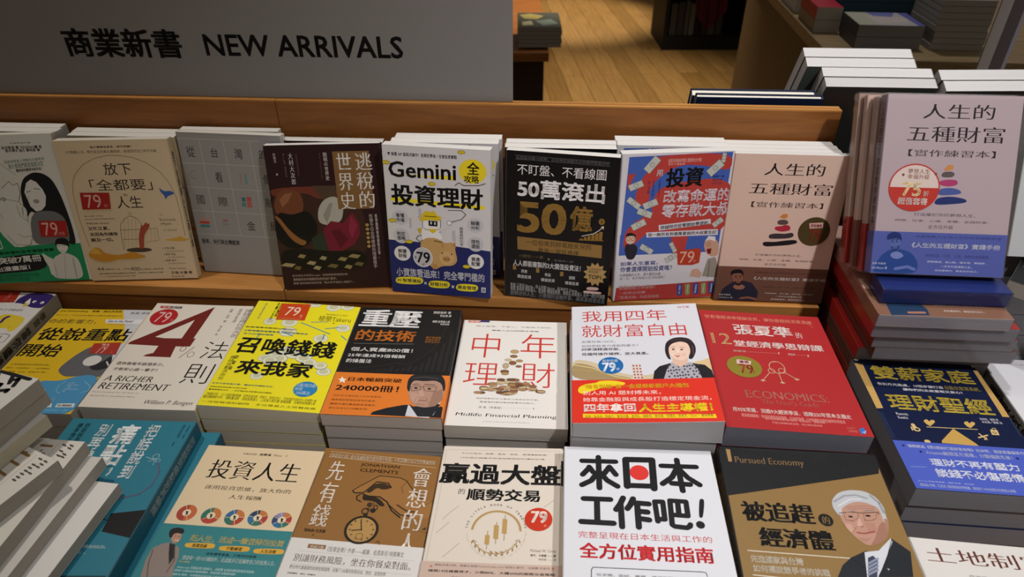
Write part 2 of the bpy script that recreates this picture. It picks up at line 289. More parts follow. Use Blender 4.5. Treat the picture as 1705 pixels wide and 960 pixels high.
COVER={
'A0':dict(w=0.1473,h=0.2139,base='#d4d2c8',pose=(-0.7543,0.8294,-0.5685,0.0799,1.3801,-0,0),
 ops=[('p',[(-32.9,134.5),(37.9,126.6),(43.3,142.3),(53.7,159),(111.7,155.5),(145.1,157.1),(143.5,214.5),(4.4,219.1),(-62.3,223)],'#1d8a57'),('s',[(-35.2,180.1),(17.9,175.2),(88.9,168.3),(91.6,196.2),(10.5,199.4),(-42.8,203.2)],'#141414'),('e',63.7,26,4.3,6.7,'#1f7a45'),('t','文',63,22.2,65,29.8,'#e8e8e0','b'),('t','有趣到睡不著',90.7,10.8,118,12.4,'#333','r'),('t','永田俊哉 著 TENZINO繪 者',78.2,15.1,131,19.8,'#222','b'),('t','星井博文 協力 鄭明星 譯',82.2,19.6,127.5,23.6,'#222','b'),('q','從經濟學家人物教你怎樣思考',76.1,35,129.4,31.5,76.1,39.3,'#3f6e60','r'),('q','為什麼我們總是做錯決定',79.6,39.7,126.7,36.6,79.6,46.8,'#3f6e60','r'),('q','教你如何看穿未來方向！',88.3,47,122.8,44.8,88.2,51.3,'#222','b'),('l',[(70.7,39.1),(86.8,55.4)],0.4,'#777'),('t','的',52,59.5,55.1,84.8,'#141414','h'),('s',[(83.6,90.1),(86.3,74),(94.2,59.7),(108.9,51.8),(122,53.7),(132,62.5),(137.4,84.2),(139.7,108.9),(140.7,134.1),(139.2,159.7),(127.1,156.3),(127.2,136.3),(124.1,119.3),(121.3,110.9),(115.5,113.4),(96.2,109.8),(90.7,106.8),(82.5,117.5)],'#181818'),('s',[(89,108.1),(122.4,106.8),(135.5,119.8),(131.4,159.4),(109.1,155.4),(78.9,156.8)],'#6d6d6c'),('p',[(90.2,79.5),(96.5,66.4),(103.5,61.9),(109.9,65.6),(115.6,76.6),(117.2,86.1),(113,99.5),(106.1,106.1),(98,107.6),(92.6,100)],'#d9d7cf'),('l',[(92.7,79.6),(99.2,78)],0.7,'#222'),('l',[(104.1,74.7),(111.7,76.1)],0.8,'#222'),('l',[(94.4,85.1),(92.5,89.1),(95.7,89.2)],0.3,'#888'),('e',102.4,93,4,3.1,'#9c8f88'),('s',[(61.7,73),(74.5,63.4),(77.6,69.6),(84.8,66.5),(84.8,79.3),(78.4,92.6),(86.5,103.8),(82.6,121.7),(83.7,140),(76.4,156.7),(55.8,160.9),(48.8,141.1),(51.2,116.1),(47,104.9),(48.2,91.3)],'#d6d4cb'),('l',[(61.7,73),(74.5,63.4),(77.6,69.6),(84.8,66.5),(84.8,79.3),(78.4,92.6),(66.8,89.4),(56.5,86.2)],0.5,'#444'),('l',[(78.4,92.6),(86.5,103.8),(82.6,121.7),(74.9,113),(74.3,97.8)],0.5,'#555'),('l',[(48.8,141.1),(57.3,155.8),(76.4,156.7),(82.9,142.8),(70.7,145),(64.8,139.1)],0.5,'#555'),('l',[(81,100.9),(79.1,111.8)],1,'#777'),('e',53.8,87.5,2.5,2.8,'#555',1,0,360),('e',60,88.5,2.5,2.5,'#555',1,0,360),('l',[(51.2,116.1),(47,104.9),(48.2,91.3)],0.4,'#666'),('r',-20.5,135.1,33.2,140.4,'#d8d6cc'),('p',[(36.3,115.4),(41.9,113.4),(40.1,121.1),(32.9,126.4)],'#d8d6cc'),('l',[(29.1,143),(27.2,160.1)],1.6,'#d8d6cc'),('l',[(36.2,144.8),(36.7,159.9),(32.6,160.9),(34,146.1)],1.2,'#d8d6cc'),('q','結合一看就懂的思考實驗漫畫',5.2,166.4,106,162.4,5.1,170.9,'#123d28','b'),('q','暢銷突破7萬冊',-2.5,175.9,84.9,171.5,-2.6,186.1,'#f0efe8','h'),('q','推出漫畫版！',5.7,189.6,65.6,186.6,5.6,196.8,'#f0efe8','h'),('t','在有趣的故事裡學會思考的方法與',10.3,199.8,74.5,204.8,'#10402a','r'),('t','邏輯練習帶來的全新改變',8.8,205,59.3,211.9,'#10402a','r'),('s',[(101.7,177.6),(115.4,170.7),(123.1,171.1),(134.3,178.4),(136.9,188.8),(136,212.6),(98,210.6),(92.7,203.7),(93.8,190.1)],'#cfcdc5'),('s',[(87.6,169.4),(90.4,171.2),(95.5,176.4),(100.6,178.7),(99.7,189.9),(98.7,203.1),(91.6,204.9),(92,190.9),(88.7,181.9)],'#d6d4cb'),('l',[(119,171.8),(109.8,211.2)],0.4,'#888'),('l',[(100.5,186.9),(98.8,207.6)],0.4,'#888'),('l',[(128.7,179.6),(126.3,209.1)],2,'#a9a79f'),('s',[(111.5,156.1),(126.5,156.2),(126.7,163.5),(120.7,170.4),(115.6,171.9),(111.1,165.3)],'#dad8d0'),('s',[(109.9,155.4),(113.4,149.3),(122.2,147.4),(128.7,150),(129.6,156.4),(127.2,163.5),(125.8,159.1),(112.6,156.7),(109.8,160.6)],'#161616'),('l',[(112.3,159.9),(116.3,159.5)],0.6,'#222'),('l',[(119.6,159.7),(123.9,160.1)],0.6,'#222'),('l',[(114.2,167.2),(118.3,167.7)],0.5,'#444')],
 st=[[('p',[(96.9,121.5),(134,122.6),(131,146.4),(93.4,144.9)],'#a6231c'),('t','79',99.7,124.2,120.1,143.6,'#dba9a0','r'),('t','折 特價',113.7,138.6,127.7,144.2,'#d08a80','r')]],
 band=None),
'A1':dict(w=0.1524,h=0.2063,base='#d3bd9c',pose=(-0.616,0.8386,-0.5656,0.0353,1.4064,0,0),
 ops=[('t','為什麼擁有更多，卻不快樂？',47.8,7.9,103.4,11,'#4a3d30','b'),('t','3大關鍵心法，帶你走出完美主義陷阱，與理想的自己和平共處',14.2,13.6,134.8,18,'#5a4c3d','r'),('l',[(9.8,153.4),(6.7,113.4),(8.3,74.9),(11.8,58.8),(19,45.7),(32.6,32.9),(49.8,24.9),(65.8,21.3),(80.8,21.3),(100.2,24.3),(118.4,32.4),(133.1,45.3),(142.3,61.4),(147.2,80.5),(148.3,105.3),(147.7,139.3)],0.7,'#7a6a58'),('t','放下',58.1,31.5,95.5,48.6,'#2a2320','r'),('t','「全都要」',34.3,54.3,118.4,70.6,'#2a2320','r'),('t','人生',63.7,78.9,98.7,96.6,'#2a2320','r'),('t','的',76.2,75.3,81.2,79,'#2a2320','r'),('s',[(126.2,67),(132.5,73.4),(141.2,72.2),(146.8,76.4),(139.7,79),(135.6,80.2),(132.3,85.6),(131.3,78.8),(127.8,74.6)],'#3c5ea6'),('e',78.1,104.4,2.6,2.3,'#7a6a58',0.5,0,360),('l',[(59,128.7),(61.1,120.2),(68.4,112),(77.2,108),(85.6,110.9),(90.1,119.5),(87.6,132.2),(84.3,155.2)],0.6,'#6a5a4a'),('l',[(59,128.7),(56.7,158.9)],0.6,'#6a5a4a'),('l',[(68.4,112),(58.9,154.6)],0.3,'#85735f'),('l',[(73.6,112.1),(64.2,154.7)],0.3,'#85735f'),('l',[(78.8,112.2),(69.5,154.8)],0.3,'#85735f'),('l',[(84.3,110.9),(74.8,154.9)],0.3,'#85735f'),('l',[(59,128.7),(89.3,128.2)],0.5,'#6a5a4a'),('l',[(59.3,143),(86.4,143)],0.5,'#6a5a4a'),('e',77.9,159.7,18.1,3.6,'#4e4034'),('l',[(93.3,128),(110.7,127),(109.1,145.6),(90,148)],0.5,'#85735f'),('l',[(101.3,127.7),(99,146.8)],0.3,'#85735f'),('l',[(106.6,127.5),(104.4,146.4)],0.3,'#85735f'),('s',[(78.8,157.9),(82.6,137.8),(86.4,129.3),(90.3,120.9),(92.2,123.8),(94.8,119.6),(97.9,117.7),(98.7,121.1),(101.8,118.9),(101.1,124),(95.3,130.9),(89.7,138),(85.7,158.1)],'#a24a35'),('s',[(2.8,166.3),(15.6,153.5),(23.1,155.2),(28.8,164),(49.3,167.5),(66.6,162),(75.2,165.2),(88.7,170.5),(63.8,173.7),(48,172.5),(30.7,177.4),(15.1,175.5)],'#c98a2c'),('p',[(7.6,163.5),(15.4,154.1),(19.9,157.1),(24.6,164.8)],'#d9ac4a'),('s',[(113.3,144.8),(132.2,143.3),(139.8,139.1),(146.8,143.6),(155.8,145.2),(139.1,148.3)],'#cfa040'),('t','關於人生選擇，我們可以',14.8,105.8,40.2,108,'#5a4c3d','r'),('t','停止無止境的比較與焦慮追求',14.6,110.3,55.7,112.5,'#5a4c3d','r'),('t','學會放棄才能自由',14.5,116.5,45.6,119.2,'#4a3d30','r'),('t','又忙又累、',14.6,122.7,44.6,128.2,'#2f2722','b'),('t','全因為你總想',14.9,131.4,53.8,136.8,'#2f2722','b'),('t','顧及一切。',14.5,139.8,45.5,145.4,'#2f2722','b'),('t','The',118.3,105.3,123,108.6,'#8a7864','r'),('t','Success',116.7,112.1,139.4,116.4,'#8a7864','s'),('t','Myth',117.8,119,132.5,123.8,'#8a7864','s'),('t','our obsession',118.5,127.6,137.9,131.7,'#9a8873','r'),('t','44',11.1,185.4,20.8,190.6,'#3a302a','r'),('t','個簡單方法，超過',21.6,187.5,57.1,190.2,'#4a3d30','r'),('t','400',58.1,186.1,72.4,191.8,'#3a302a','r'),('t','名讀者心聲見證',73.1,188.8,106,191.5,'#4a3d30','r'),('t','教你擺脫完美主義與他人期待，找回內在真正的平靜',12.2,194.7,103.8,196.6,'#3a302a','b'),('t','—— 英國暢銷百大排行榜',11.6,199.1,63,201.4,'#5a4c3d','r'),('t','▪ 艾瑪·崗農',111.3,156.2,128.6,159.9,'#3a302a','r'),('t','Annabel Quillaume',116.2,161.8,141.1,164.1,'#6a5a4a','r'),('t','▪ 譯者 林金',110.8,165.6,128.2,169.3,'#3a302a','r'),('t','Annabel Quillaume',115.7,171.2,140.8,173.5,'#6a5a4a','r'),('t','▪ 推薦 謝文',109.7,175.3,127.2,179,'#3a302a','r'),('t','Annabel Quillaume',114.6,180.9,139.8,183.3,'#6a5a4a','r'),('t','Emma Gannon',114.3,188.4,138.1,191.4,'#6a5a4a','s'),('t','艾瑪·甘儂 著',115.1,194.6,145.7,199.2,'#3a302a','b'),('t','林金源 譯',114.7,201.5,132.7,204.1,'#4a3d30','r')],
 st=[[('p',[(17.7,72.4),(57.4,73.2),(53.9,96.9),(15.1,96.9)],'#a3241f'),('t','79',21.9,75.6,43.6,94.8,'#d9a79c','r'),('t','折',46,89.4,51.5,94.3,'#c9867c','r')]],
 band=None),
'A2':dict(w=0.1480,h=0.2102,base='#95928f',pose=(-0.4514,0.8453,-0.5622,-0.1041,1.4356,0,-0),
 ops=[('l',[(-0.9,9),(117.4,8.9)],0.7,'#b9b6b2'),('l',[(-0.7,43.2),(117.2,43.7)],0.7,'#b9b6b2'),('l',[(-1.2,77.8),(117,79.4)],0.7,'#b9b6b2'),('l',[(-2.3,113.4),(117.1,114.7)],0.7,'#b9b6b2'),('l',[(-3.5,149.3),(120.3,149.8)],0.7,'#b9b6b2'),('l',[(32.5,9.3),(31.8,149.8)],0.7,'#b9b6b2'),('l',[(66.4,9),(67.6,149.7)],0.7,'#b9b6b2'),('l',[(104,8.7),(104.6,150.1)],0.7,'#b9b6b2'),('t','從',10.5,19.6,22.6,34.7,'#262424','r'),('t','台',45.8,20.4,55.7,33.9,'#262424','r'),('t','灣',79.4,20.1,91,34.6,'#262424','r'),('t','看',45.3,54.9,56,69.9,'#262424','r'),('t','國',11.2,90,22.6,103.2,'#262424','r'),('t','際',43.6,91.3,56.8,105,'#262424','r'),('t','金',79.7,125.9,92.2,140,'#262424','r'),('t','的',115.1,19.8,124.2,33.2,'#262424','r'),('t','億',115.3,55.2,125.5,69,'#262424','r'),('t','融',113.1,90.3,124.4,103.4,'#262424','r'),('t','局',114.3,125.9,124.6,140.1,'#262424','r'),('e',14.6,60.1,5.6,6.3,'#8a7a6a',1.2,60,300),('r',82.1,54.4,82.7,69.9,'#a85a3c'),('r',85.8,54.8,85.9,70.3,'#3c6c7c'),('r',89,55.8,90.8,70.6,'#4f8a93'),('r',78.6,90.2,84.2,96.2,'#3d6f7d'),('r',86,89.3,92.7,95.8,'#b5544a'),('r',77.8,97.7,83.4,104.3,'#4c8578'),('r',85.3,96.7,92.3,105,'#b06058'),('r',9.1,124.8,23.9,128.2,'#b08a78'),('r',8.7,129.5,23.5,133.5,'#b5443c'),('r',8.8,134.9,23,138.9,'#3f7f86'),('r',44.5,125.4,51.9,128.5,'#9a6a60'),('l',[(43.2,132.5),(51.7,132.6)],1,'#7a6a66'),('l',[(43,136.6),(52.5,137.9)],0.8,'#8a8580'),('t','匯率、央行與台灣經濟',6,157.2,63.2,165,'#2a2828','b'),('r',-0.3,1.6,150.2,2.7,'#8c8986')],
 st=[],
 band=None),
'A3':dict(w=0.1535,h=0.2067,base='#2b1416',pose=(-0.3271,0.8138,-0.5671,0.0431,1.3665,-0,0),
 ops=[('s',[(0,57),(88.8,56.4),(126.9,90.8),(120.1,179.3),(3.5,176.4),(-0.6,129.7)],'#3a241c'),('s',[(0,57),(88.8,56.4),(91.6,73.3),(65,75.4),(45.5,64.1),(2.6,71.2)],'#6b3326'),('p',[(57,55.7),(88.8,56.4),(89.3,70.6),(70.3,75.6)],'#4c3a2c'),('s',[(2.3,82.1),(8.6,65.9),(20,59.4),(35.4,61.1),(42.1,69.4),(43,83.1),(38.5,96.9),(19.7,99.2),(4.4,94.6)],'#6e3f26'),('p',[(11.4,74.1),(19,66.1),(29.6,65),(22.7,77.1),(13.7,85.1)],'#8c5a3c'),('s',[(0.5,107.1),(7.7,90.5),(25.3,96.5),(47.5,88.8),(58.3,108.6),(56.3,125.5),(34.9,145.1),(13.4,144.5),(-0.6,129.7)],'#15130f'),('s',[(0.3,95.9),(6.6,107.2),(20.3,133.1),(35.3,142.2),(41.6,135.1),(31.4,130.6),(17.3,116),(7.8,98.9)],'#8a5a30'),('s',[(59.7,108.6),(61.2,89.1),(70.3,75.6),(84,70.4),(93.9,76.1),(96.4,90),(91.9,106.6),(76.5,113.3)],'#a8a498'),('p',[(67.6,97.6),(77.5,81.2),(82.9,80),(76.9,97.8),(71.6,108.9)],'#8c887c'),('p',[(65.3,117.2),(77.3,106.2),(93,109.5),(107.9,94.4),(115.7,110.1),(115.3,127.1),(105.8,141.2),(82.7,153.7),(67,148.9),(65.8,131.5)],'#6e1c2c'),('p',[(75.7,120.3),(86.7,117.8),(98.6,132.4),(86.2,146.5)],'#571522'),('p',[(104.8,98.6),(112.7,112.8),(104,132.5),(99.8,121)],'#84283a'),('p',[(47.5,131),(65,120.1),(69.7,148.9),(50,154.2)],'#2d3428'),('s',[(2.2,147),(34.9,145.1),(69.5,150.4),(122.3,150.4),(120.1,179.3),(3.5,176.4)],'#17140f'),('p',[(-1.1,170.1),(7.2,165.9),(21,168.1),(14.9,172.9)],'#9a8c66'),('p',[(24.6,157.6),(29.3,153.3),(36.9,155.3),(33.2,160.2)],'#8c7c50'),('p',[(35.7,168.2),(41.2,163.9),(50.2,166),(46.1,170.9)],'#9a8c66'),('p',[(54.6,161.4),(58.9,157.1),(65.8,159),(62.5,163.9)],'#9a8c66'),('p',[(64.1,173.5),(70.3,169.2),(80.8,171.3),(76.1,176.2)],'#6a5a38'),('p',[(80,163.6),(85.4,159.3),(94.5,161.3),(90.4,166.2)],'#8c7c50'),('p',[(94.6,159.6),(101.6,155.4),(113.4,157.5),(108.3,162.3)],'#8c7c50'),('p',[(102.4,171.6),(107.9,167.3),(116.9,169.4),(112.9,174.3)],'#6a5a38'),('p',[(44.1,175.8),(48.8,171.5),(56.4,173.5),(52.8,178.5)],'#9a8c66'),('p',[(17.3,175.1),(21.8,170.7),(28.6,172.7),(25.2,177.7)],'#6a5a38'),('p',[(88,175.6),(92.7,171.3),(100.3,173.3),(96.8,178.3)],'#8c7c50'),('e',126.4,113.2,2.4,2.3,'#a88a4e'),('e',126.3,119.4,2.4,2.3,'#a88a4e'),('e',126.3,125.7,2.4,2.3,'#a88a4e'),('e',126.2,132,2.4,2.3,'#a88a4e'),('e',126.2,138.3,2.4,2.3,'#a88a4e'),('e',126.1,144.7,2.4,2.3,'#a88a4e'),('r',89.6,9.9,138.2,89.6,'#7c5a34'),('t','逃\n稅\n的',118.4,12.1,141,88.3,'#eeeae4','s'),('t','世\n界\n史',93.7,12,113.1,89.9,'#eeeae4','s'),('t','脫\n稅\nの\n世\n界\n史',77,10.8,82.3,48.6,'#cfc5bd','r'),('t','大\n村\n大\n次\n郎',30.9,10.9,36.9,53.5,'#e6e0da','s'),('t','O\nJ\nI\nR\nO\n \nO\nM\nU\nR\nA',24.2,11.2,26.2,42.6,'#9a8a86','r'),('t','從\n脫\n稅\n的\n角\n度\n看\n世\n界',40.7,12,42.8,42.5,'#6a4c48','r'),('t','許\n郁\n文',11.1,10.4,14.8,23.3,'#cfc5bd','b'),('t','譯',11.7,37.6,14.3,40.7,'#cfc5bd','r'),('t','歷\n史\n上\n的\n稅\n金\n之\n戰',71.7,11.6,73.4,45.9,'#6a4c48','r'),('t','從\n帝\n國\n興\n衰\n到\n避\n稅\n天\n堂\n，',138,97.8,141.4,163.2,'#d8cfc8','r'),('t','形\n塑\n今\n日\n全\n球\n樣\n貌\n的\n隱\n藏\n推\n手',130,97.7,135.2,177.8,'#b9aea6','r'),('t','從古埃及法老到Google、從拔都斯到馬雲巴菲，',13.3,184.4,92.7,188.1,'#a89888','r'),('t','重要國家如帝國都因逃稅而滅亡戰爭，',14,189.9,75.5,194.1,'#a89888','r'),('t','國權·戰爭與經濟為何會「因人民不納稅上演崩下」。',13.9,196.2,102.1,199.5,'#a89888','r')],
 st=[],
 band=None),
'A4':dict(w=0.1434,h=0.2142,base='#d9d6d8',pose=(-0.1721,0.8105,-0.5666,-0.1408,1.4485,0,-0),
 ops=[('p',[(-1.5,133.9),(68.1,135.1),(144.6,140.9),(143.5,214.5),(0.6,215.5)],'#232a63'),('t','▼ 無需 API 寫程式操作！投資初學者／全套投資實戰',7.4,9.2,99.5,14.3,'#333','b'),('t','Gemini',7.3,21.3,98,43,'#141414','b'),('p',[(9.2,38.6),(71.7,41.2),(97.5,43),(97.7,36.5),(58.8,38.8)],'#f2dd2e'),('t','Gemini',7.3,21.3,98,43,'#141414','b'),('p',[(7,76.6),(135.8,80.9),(135.3,75.5),(75.7,74),(8.2,71)],'#f2dd2e'),('t','投資理財',8.7,52.5,133.2,82.5,'#141414','h'),('e',119.8,29.4,18.3,16.3,'#f0d92c'),('t','全',112.4,16.9,128.9,33.5,'#141414','b'),('t','攻略',108,34.8,128.3,45.1,'#141414','b'),('e',18.9,100.3,11.4,10.8,'#c9c7cd'),('t','看懂\n市場',13.1,93.9,24.7,106.7,'#222','b'),('e',18.8,127.2,11.6,11.1,'#c9c7cd'),('t','制定\n策略',12.9,120.7,24.7,133.7,'#222','b'),('e',122.5,104.3,11.1,10.7,'#c9c7cd'),('t','線圖\n分析',116.5,98,128.5,110.6,'#222','b'),('e',122.7,131.6,11.3,11,'#c9c7cd'),('t','理性\n選股',116.6,125.1,128.8,138.1,'#222','b'),('e',18.8,153.6,12.3,12,'#e4e2e2'),('e',18.8,153.6,12.3,12,'#232a63',0.6,0,360),('t','解讀\n財報',12.8,146.9,24.8,160.3,'#222','b'),('e',122.7,157.9,12,11.9,'#e4e2e2'),('e',122.7,157.9,12,11.9,'#232a63',0.6,0,360),('t','資產\n配置',116.5,151.3,128.9,164.5,'#222','b'),('e',105.5,4.6,5.1,2.5,'#d8c22a'),('e',105.5,4.6,5.1,2.5,'#6a5a10',0.5,0,360),('e',4.5,23.6,5.3,2.6,'#d8c22a'),('e',4.5,23.6,5.3,2.6,'#6a5a10',0.5,0,360),('e',7.7,105,5.5,2.9,'#d8c22a'),('e',7.7,105,5.5,2.9,'#6a5a10',0.5,0,360),('e',29.3,135.1,5.5,2.9,'#d8c22a'),('e',29.3,135.1,5.5,2.9,'#6a5a10',0.5,0,360),('e',64.9,49.6,5.2,2.7,'#d8c22a'),('e',64.9,49.6,5.2,2.7,'#6a5a10',0.5,0,360),('e',109.5,166.7,5.5,3,'#d8c22a'),('e',109.5,166.7,5.5,3,'#6a5a10',0.5,0,360),('l',[(96,49.8),(101.3,45.5),(107.7,49),(128.3,47.8),(136.5,44.6)],1.1,'#4a4636'),('l',[(85.9,85.1),(104.4,84.4),(110,89.5),(104.1,96.9),(89.4,102.1)],1.1,'#4a4636'),('l',[(74.2,117.4),(55,123.1),(42.7,125.4),(39.7,130),(45,133.9),(56.2,127.3)],1.1,'#4a4636'),('s',[(47.3,125.1),(50.7,99.2),(55.7,96.6),(69.5,97.9),(74.2,100.9),(73.8,111.7),(72,119),(76.7,122.9),(75.1,130.2),(60.2,129.9),(50.5,133.5)],'#efeeee'),('l',[(50.2,99.3),(69.5,97.9),(75.3,100.9),(74.3,113.1),(55.3,115.9),(49.6,112)],0.7,'#333',1),('p',[(43.3,97.5),(51.1,92.2),(53.9,88.4),(61.9,88.9),(67.3,87.5),(69.7,92.9),(77.1,96),(72,101.9),(61.4,100.7),(47.9,103.4)],'#e0c326'),('l',[(53.1,95.7),(69.6,95.7)],1,'#4a3a10'),('p',[(58.1,101.5),(70.7,102),(70.4,109.7),(58.3,109.4)],'#1a1a1a'),('e',61.8,104.9,1.1,2.3,'#dedede'),('e',67.1,105.4,1.1,2.3,'#dedede'),('p',[(56,114.4),(71.6,113.3),(63.8,120.4)],'#e0c326'),('l',[(74.3,113.1),(81.1,109.8),(86.7,103.7)],2.4,'#dddddd'),('e',87,103.1,3.5,3.4,'#efeeee'),('e',87,103.1,3.5,3.4,'#333',0.5,0,360),('p',[(48.7,113.5),(41.9,114.6),(45.5,123.8)],'#c8b020'),('s',[(44.6,136.9),(52.1,127.6),(68.4,126.4),(80.4,134.2),(92.6,130.4),(94.4,144.8),(97.3,159.3),(90.3,167.3),(75.1,168.6),(66.6,173.8),(58.4,171.4),(46.9,151.4)],'#c9a066'),('e',81.6,156.1,10.4,10.2,'#d4ae78'),('e',81.5,157.6,5.5,4.2,'#b88a52'),('e',79.6,157.7,0.8,1.2,'#5a3a1a'),('e',83.7,157.7,0.8,1.2,'#5a3a1a'),('e',75.8,148.6,1,1.2,'#222'),('e',88.9,149.6,1,1.2,'#222'),('p',[(89.8,136.4),(94.3,129.7),(95.1,140.4)],'#b88a52'),('p',[(78.4,136.7),(74.1,134.1),(76.5,142.6)],'#b88a52'),('l',[(65,131),(76.3,132.8)],1.2,'#4a3010'),('r',61.4,166.7,68,174.3,'#b88a52'),('t','圖\n書\n館\n研\n究\n室\n \n著',100.7,108.4,105.8,145.4,'#333','r'),('r',31.1,100,34.6,114.5,'#bdbac2'),('r',45.3,85.1,48.9,99.3,'#bdbac2'),('r',90.9,114.2,94.8,128.8,'#bdbac2'),('t','小資族看過來！完全零門檻的',8.4,176.1,134.7,189.4,'#e9e8ee','b'),('s',[(9.7,190.7),(44.2,189),(47.3,194.3),(43,200.9),(8.3,202.3),(5.3,196.6)],'#ecd92e'),('t','AI 智慧選股',8.4,193,43.7,198.3,'#1c2250','b'),('s',[(57.5,192.8),(82.7,191.9),(85.9,197.2),(81.8,203.8),(56.4,204.4),(53.3,198.7)],'#ecd92e'),('t','財報分析',56.3,195.1,82.4,201.2,'#1c2250','b'),('s',[(97.1,194.4),(123.1,193.4),(126.4,198.7),(122.5,205.2),(96.2,205.9),(93,200.3)],'#ecd92e'),('t','資金管理',95.9,196.7,123,202.7,'#1c2250','b'),('t','×',47.8,195.8,51.5,200.1,'#fff','r'),('t','×',87.5,197.7,91.3,202.3,'#fff','r'),('r',130.3,197.4,136.3,205.2,'#e8e8ee'),('t','旗',130.8,198.3,135.8,204.6,'#232a63','b')],
 st=[[('e',48,157.3,13.9,15.1,'#c4c2c4'),('e',48,157.3,13.9,15.1,'#e8e8ea',1,0,360),('t','79',39,149.1,58.1,166,'#23232f','b'),('t','優惠',35.9,155.8,39,159.8,'#333','r'),('t','折',46.4,166.4,50.1,170.3,'#333','r')]],
 band=None),
'A5':dict(w=0.1456,h=0.2117,base='#0d0c0d',pose=(-0.0112,0.7987,-0.5666,-0.1736,1.4532,0,-0),
 ops=[('l',[(11.8,6),(132.7,7.1)],0.4,'#6a6a6a'),('l',[(11.9,11.1),(133.1,12.1)],0.4,'#6a6a6a'),('t','股票每次賺1%就夠，日本傳奇操盤手65年勝率致富必知',13.3,6.9,132.1,11.2,'#5f5f62','r'),('t','不盯盤、不看線圖',15,17,129.8,31.3,'#e4e2e2','r'),('t','50萬滾出',16,36.8,130.3,62.7,'#f0eeee','h'),('t','50',16.5,67.7,82.4,112.5,'#8c6a30','h'),('t','億',86.9,68.4,116.8,103.7,'#8c6a30','h'),('e',128.8,87.7,4,4.4,'#8c6a30'),('t','$',127.5,85.6,130.2,89.8,'#141414','r'),('r',101.8,114.1,105.6,116.6,'#8c6a30'),('r',106.8,111.6,110.7,116.1,'#8c6a30'),('r',111.8,109.2,115.8,115.6,'#8c6a30'),('r',116.8,106.8,121,115.1,'#8c6a30'),('r',121.7,104.4,126.1,114.7,'#8c6a30'),('r',126.7,102,131.2,114.2,'#8c6a30'),('l',[(100.6,116.4),(132.8,114.6)],1,'#8c6a30'),('l',[(104.1,110.5),(119.3,105.7),(126.5,100.1),(131.2,94.7)],1,'#d8d0c0'),('p',[(128.1,94.9),(132.1,93.5),(132,98.5)],'#d8d0c0'),('p',[(16.9,119.1),(131.8,121.5),(132.7,140.3),(17.8,138.1)],'#8f6e3a'),('t','一位伯來到帥寫給女兒的',29.6,121.9,117.5,130.2,'#2c2214','r'),('t','最後一堂投資課',46.3,133,101.5,139.3,'#2c2214','r'),('t','川勝宏一＝著',20,144.9,53.4,149.8,'#6a5a3c','r'),('t','李瑷祺＝譯',68.4,148.4,94.8,151.6,'#6a6a6a','r'),('e',61.1,149.1,1.6,1.8,'#5a7a3a'),('t','人人都能複製的3大價值投資法！',12,154.5,105.6,163.5,'#efeeee','b'),('r',11.8,162.9,16.3,169.7,'#8f6e3a'),('r',44.4,164.4,49,171.1,'#8f6e3a'),('r',77.9,166.4,82.5,173.1,'#8f6e3a'),('t','資產',23.5,168.3,32.1,173.5,'#d8d8d8','r'),('t','價值投資',18.2,176.7,37.8,182,'#d8d8d8','r'),('t','收益',56.8,170.3,65.2,175.5,'#d8d8d8','r'),('t','價值投資',51.7,178.7,71,184,'#d8d8d8','r'),('t','週期',90.3,171.7,98.5,176.8,'#d8d8d8','r'),('t','價值投資',85.4,180,104.4,185.3,'#d8d8d8','r'),('p',[(137.2,164.1),(141.7,168.4),(136.2,171.1),(138.2,177.1),(132.4,176.5),(131.3,182.7),(126.7,179),(122.8,183.6),(120.8,177.7),(115.1,179.6),(116.2,173.2),(110.3,171.7),(114.2,166.5),(109.7,162.2),(115.2,159.6),(113.3,153.6),(119.1,154.2),(120.2,148.2),(124.7,151.9),(128.6,147.4),(130.6,153.1),(136.2,151.3),(135.1,157.6),(141,159)],'#b4925c'),('t','TOP1',116.7,166.5,134.3,172.5,'#1a1510','b'),('t','日本亞馬遜\n暢銷總榜',116.6,155.9,133.5,163.6,'#4a3a20','r'),('s',[(117.1,185.7),(130.4,184.9),(132.7,187.1),(130.7,189.7),(117.4,190.6),(115.1,188.4)],'#d9b5ab'),('s',[(112.7,191.7),(135.1,191.7),(136.8,192.7),(135.4,195.3),(112.9,195.9),(111.2,194)],'#d9b5ab'),('t','專業 江季芸 Bianca、股人阿勳 Aaron、股海老牛 Dennis',8.6,190.6,103,195.9,'#a8a8a8','r'),('t','推薦 張真卿 理財達人、雷浩斯 價值投資者、陳喬泓 投資達人 各界一致好評推薦',8.9,195.2,141.6,202.4,'#a8a8a8','r'),('t','翻轉退休人生，只需做好這幾件事，讓資產穩健成長',9,202.3,142.1,210.1,'#78787a','r')],
 st=[],
 band=None),
'A6':dict(w=0.1448,h=0.2124,base='#d6d4d8',pose=(0.1413,0.7834,-0.5678,0.0737,1.4631,0,0),
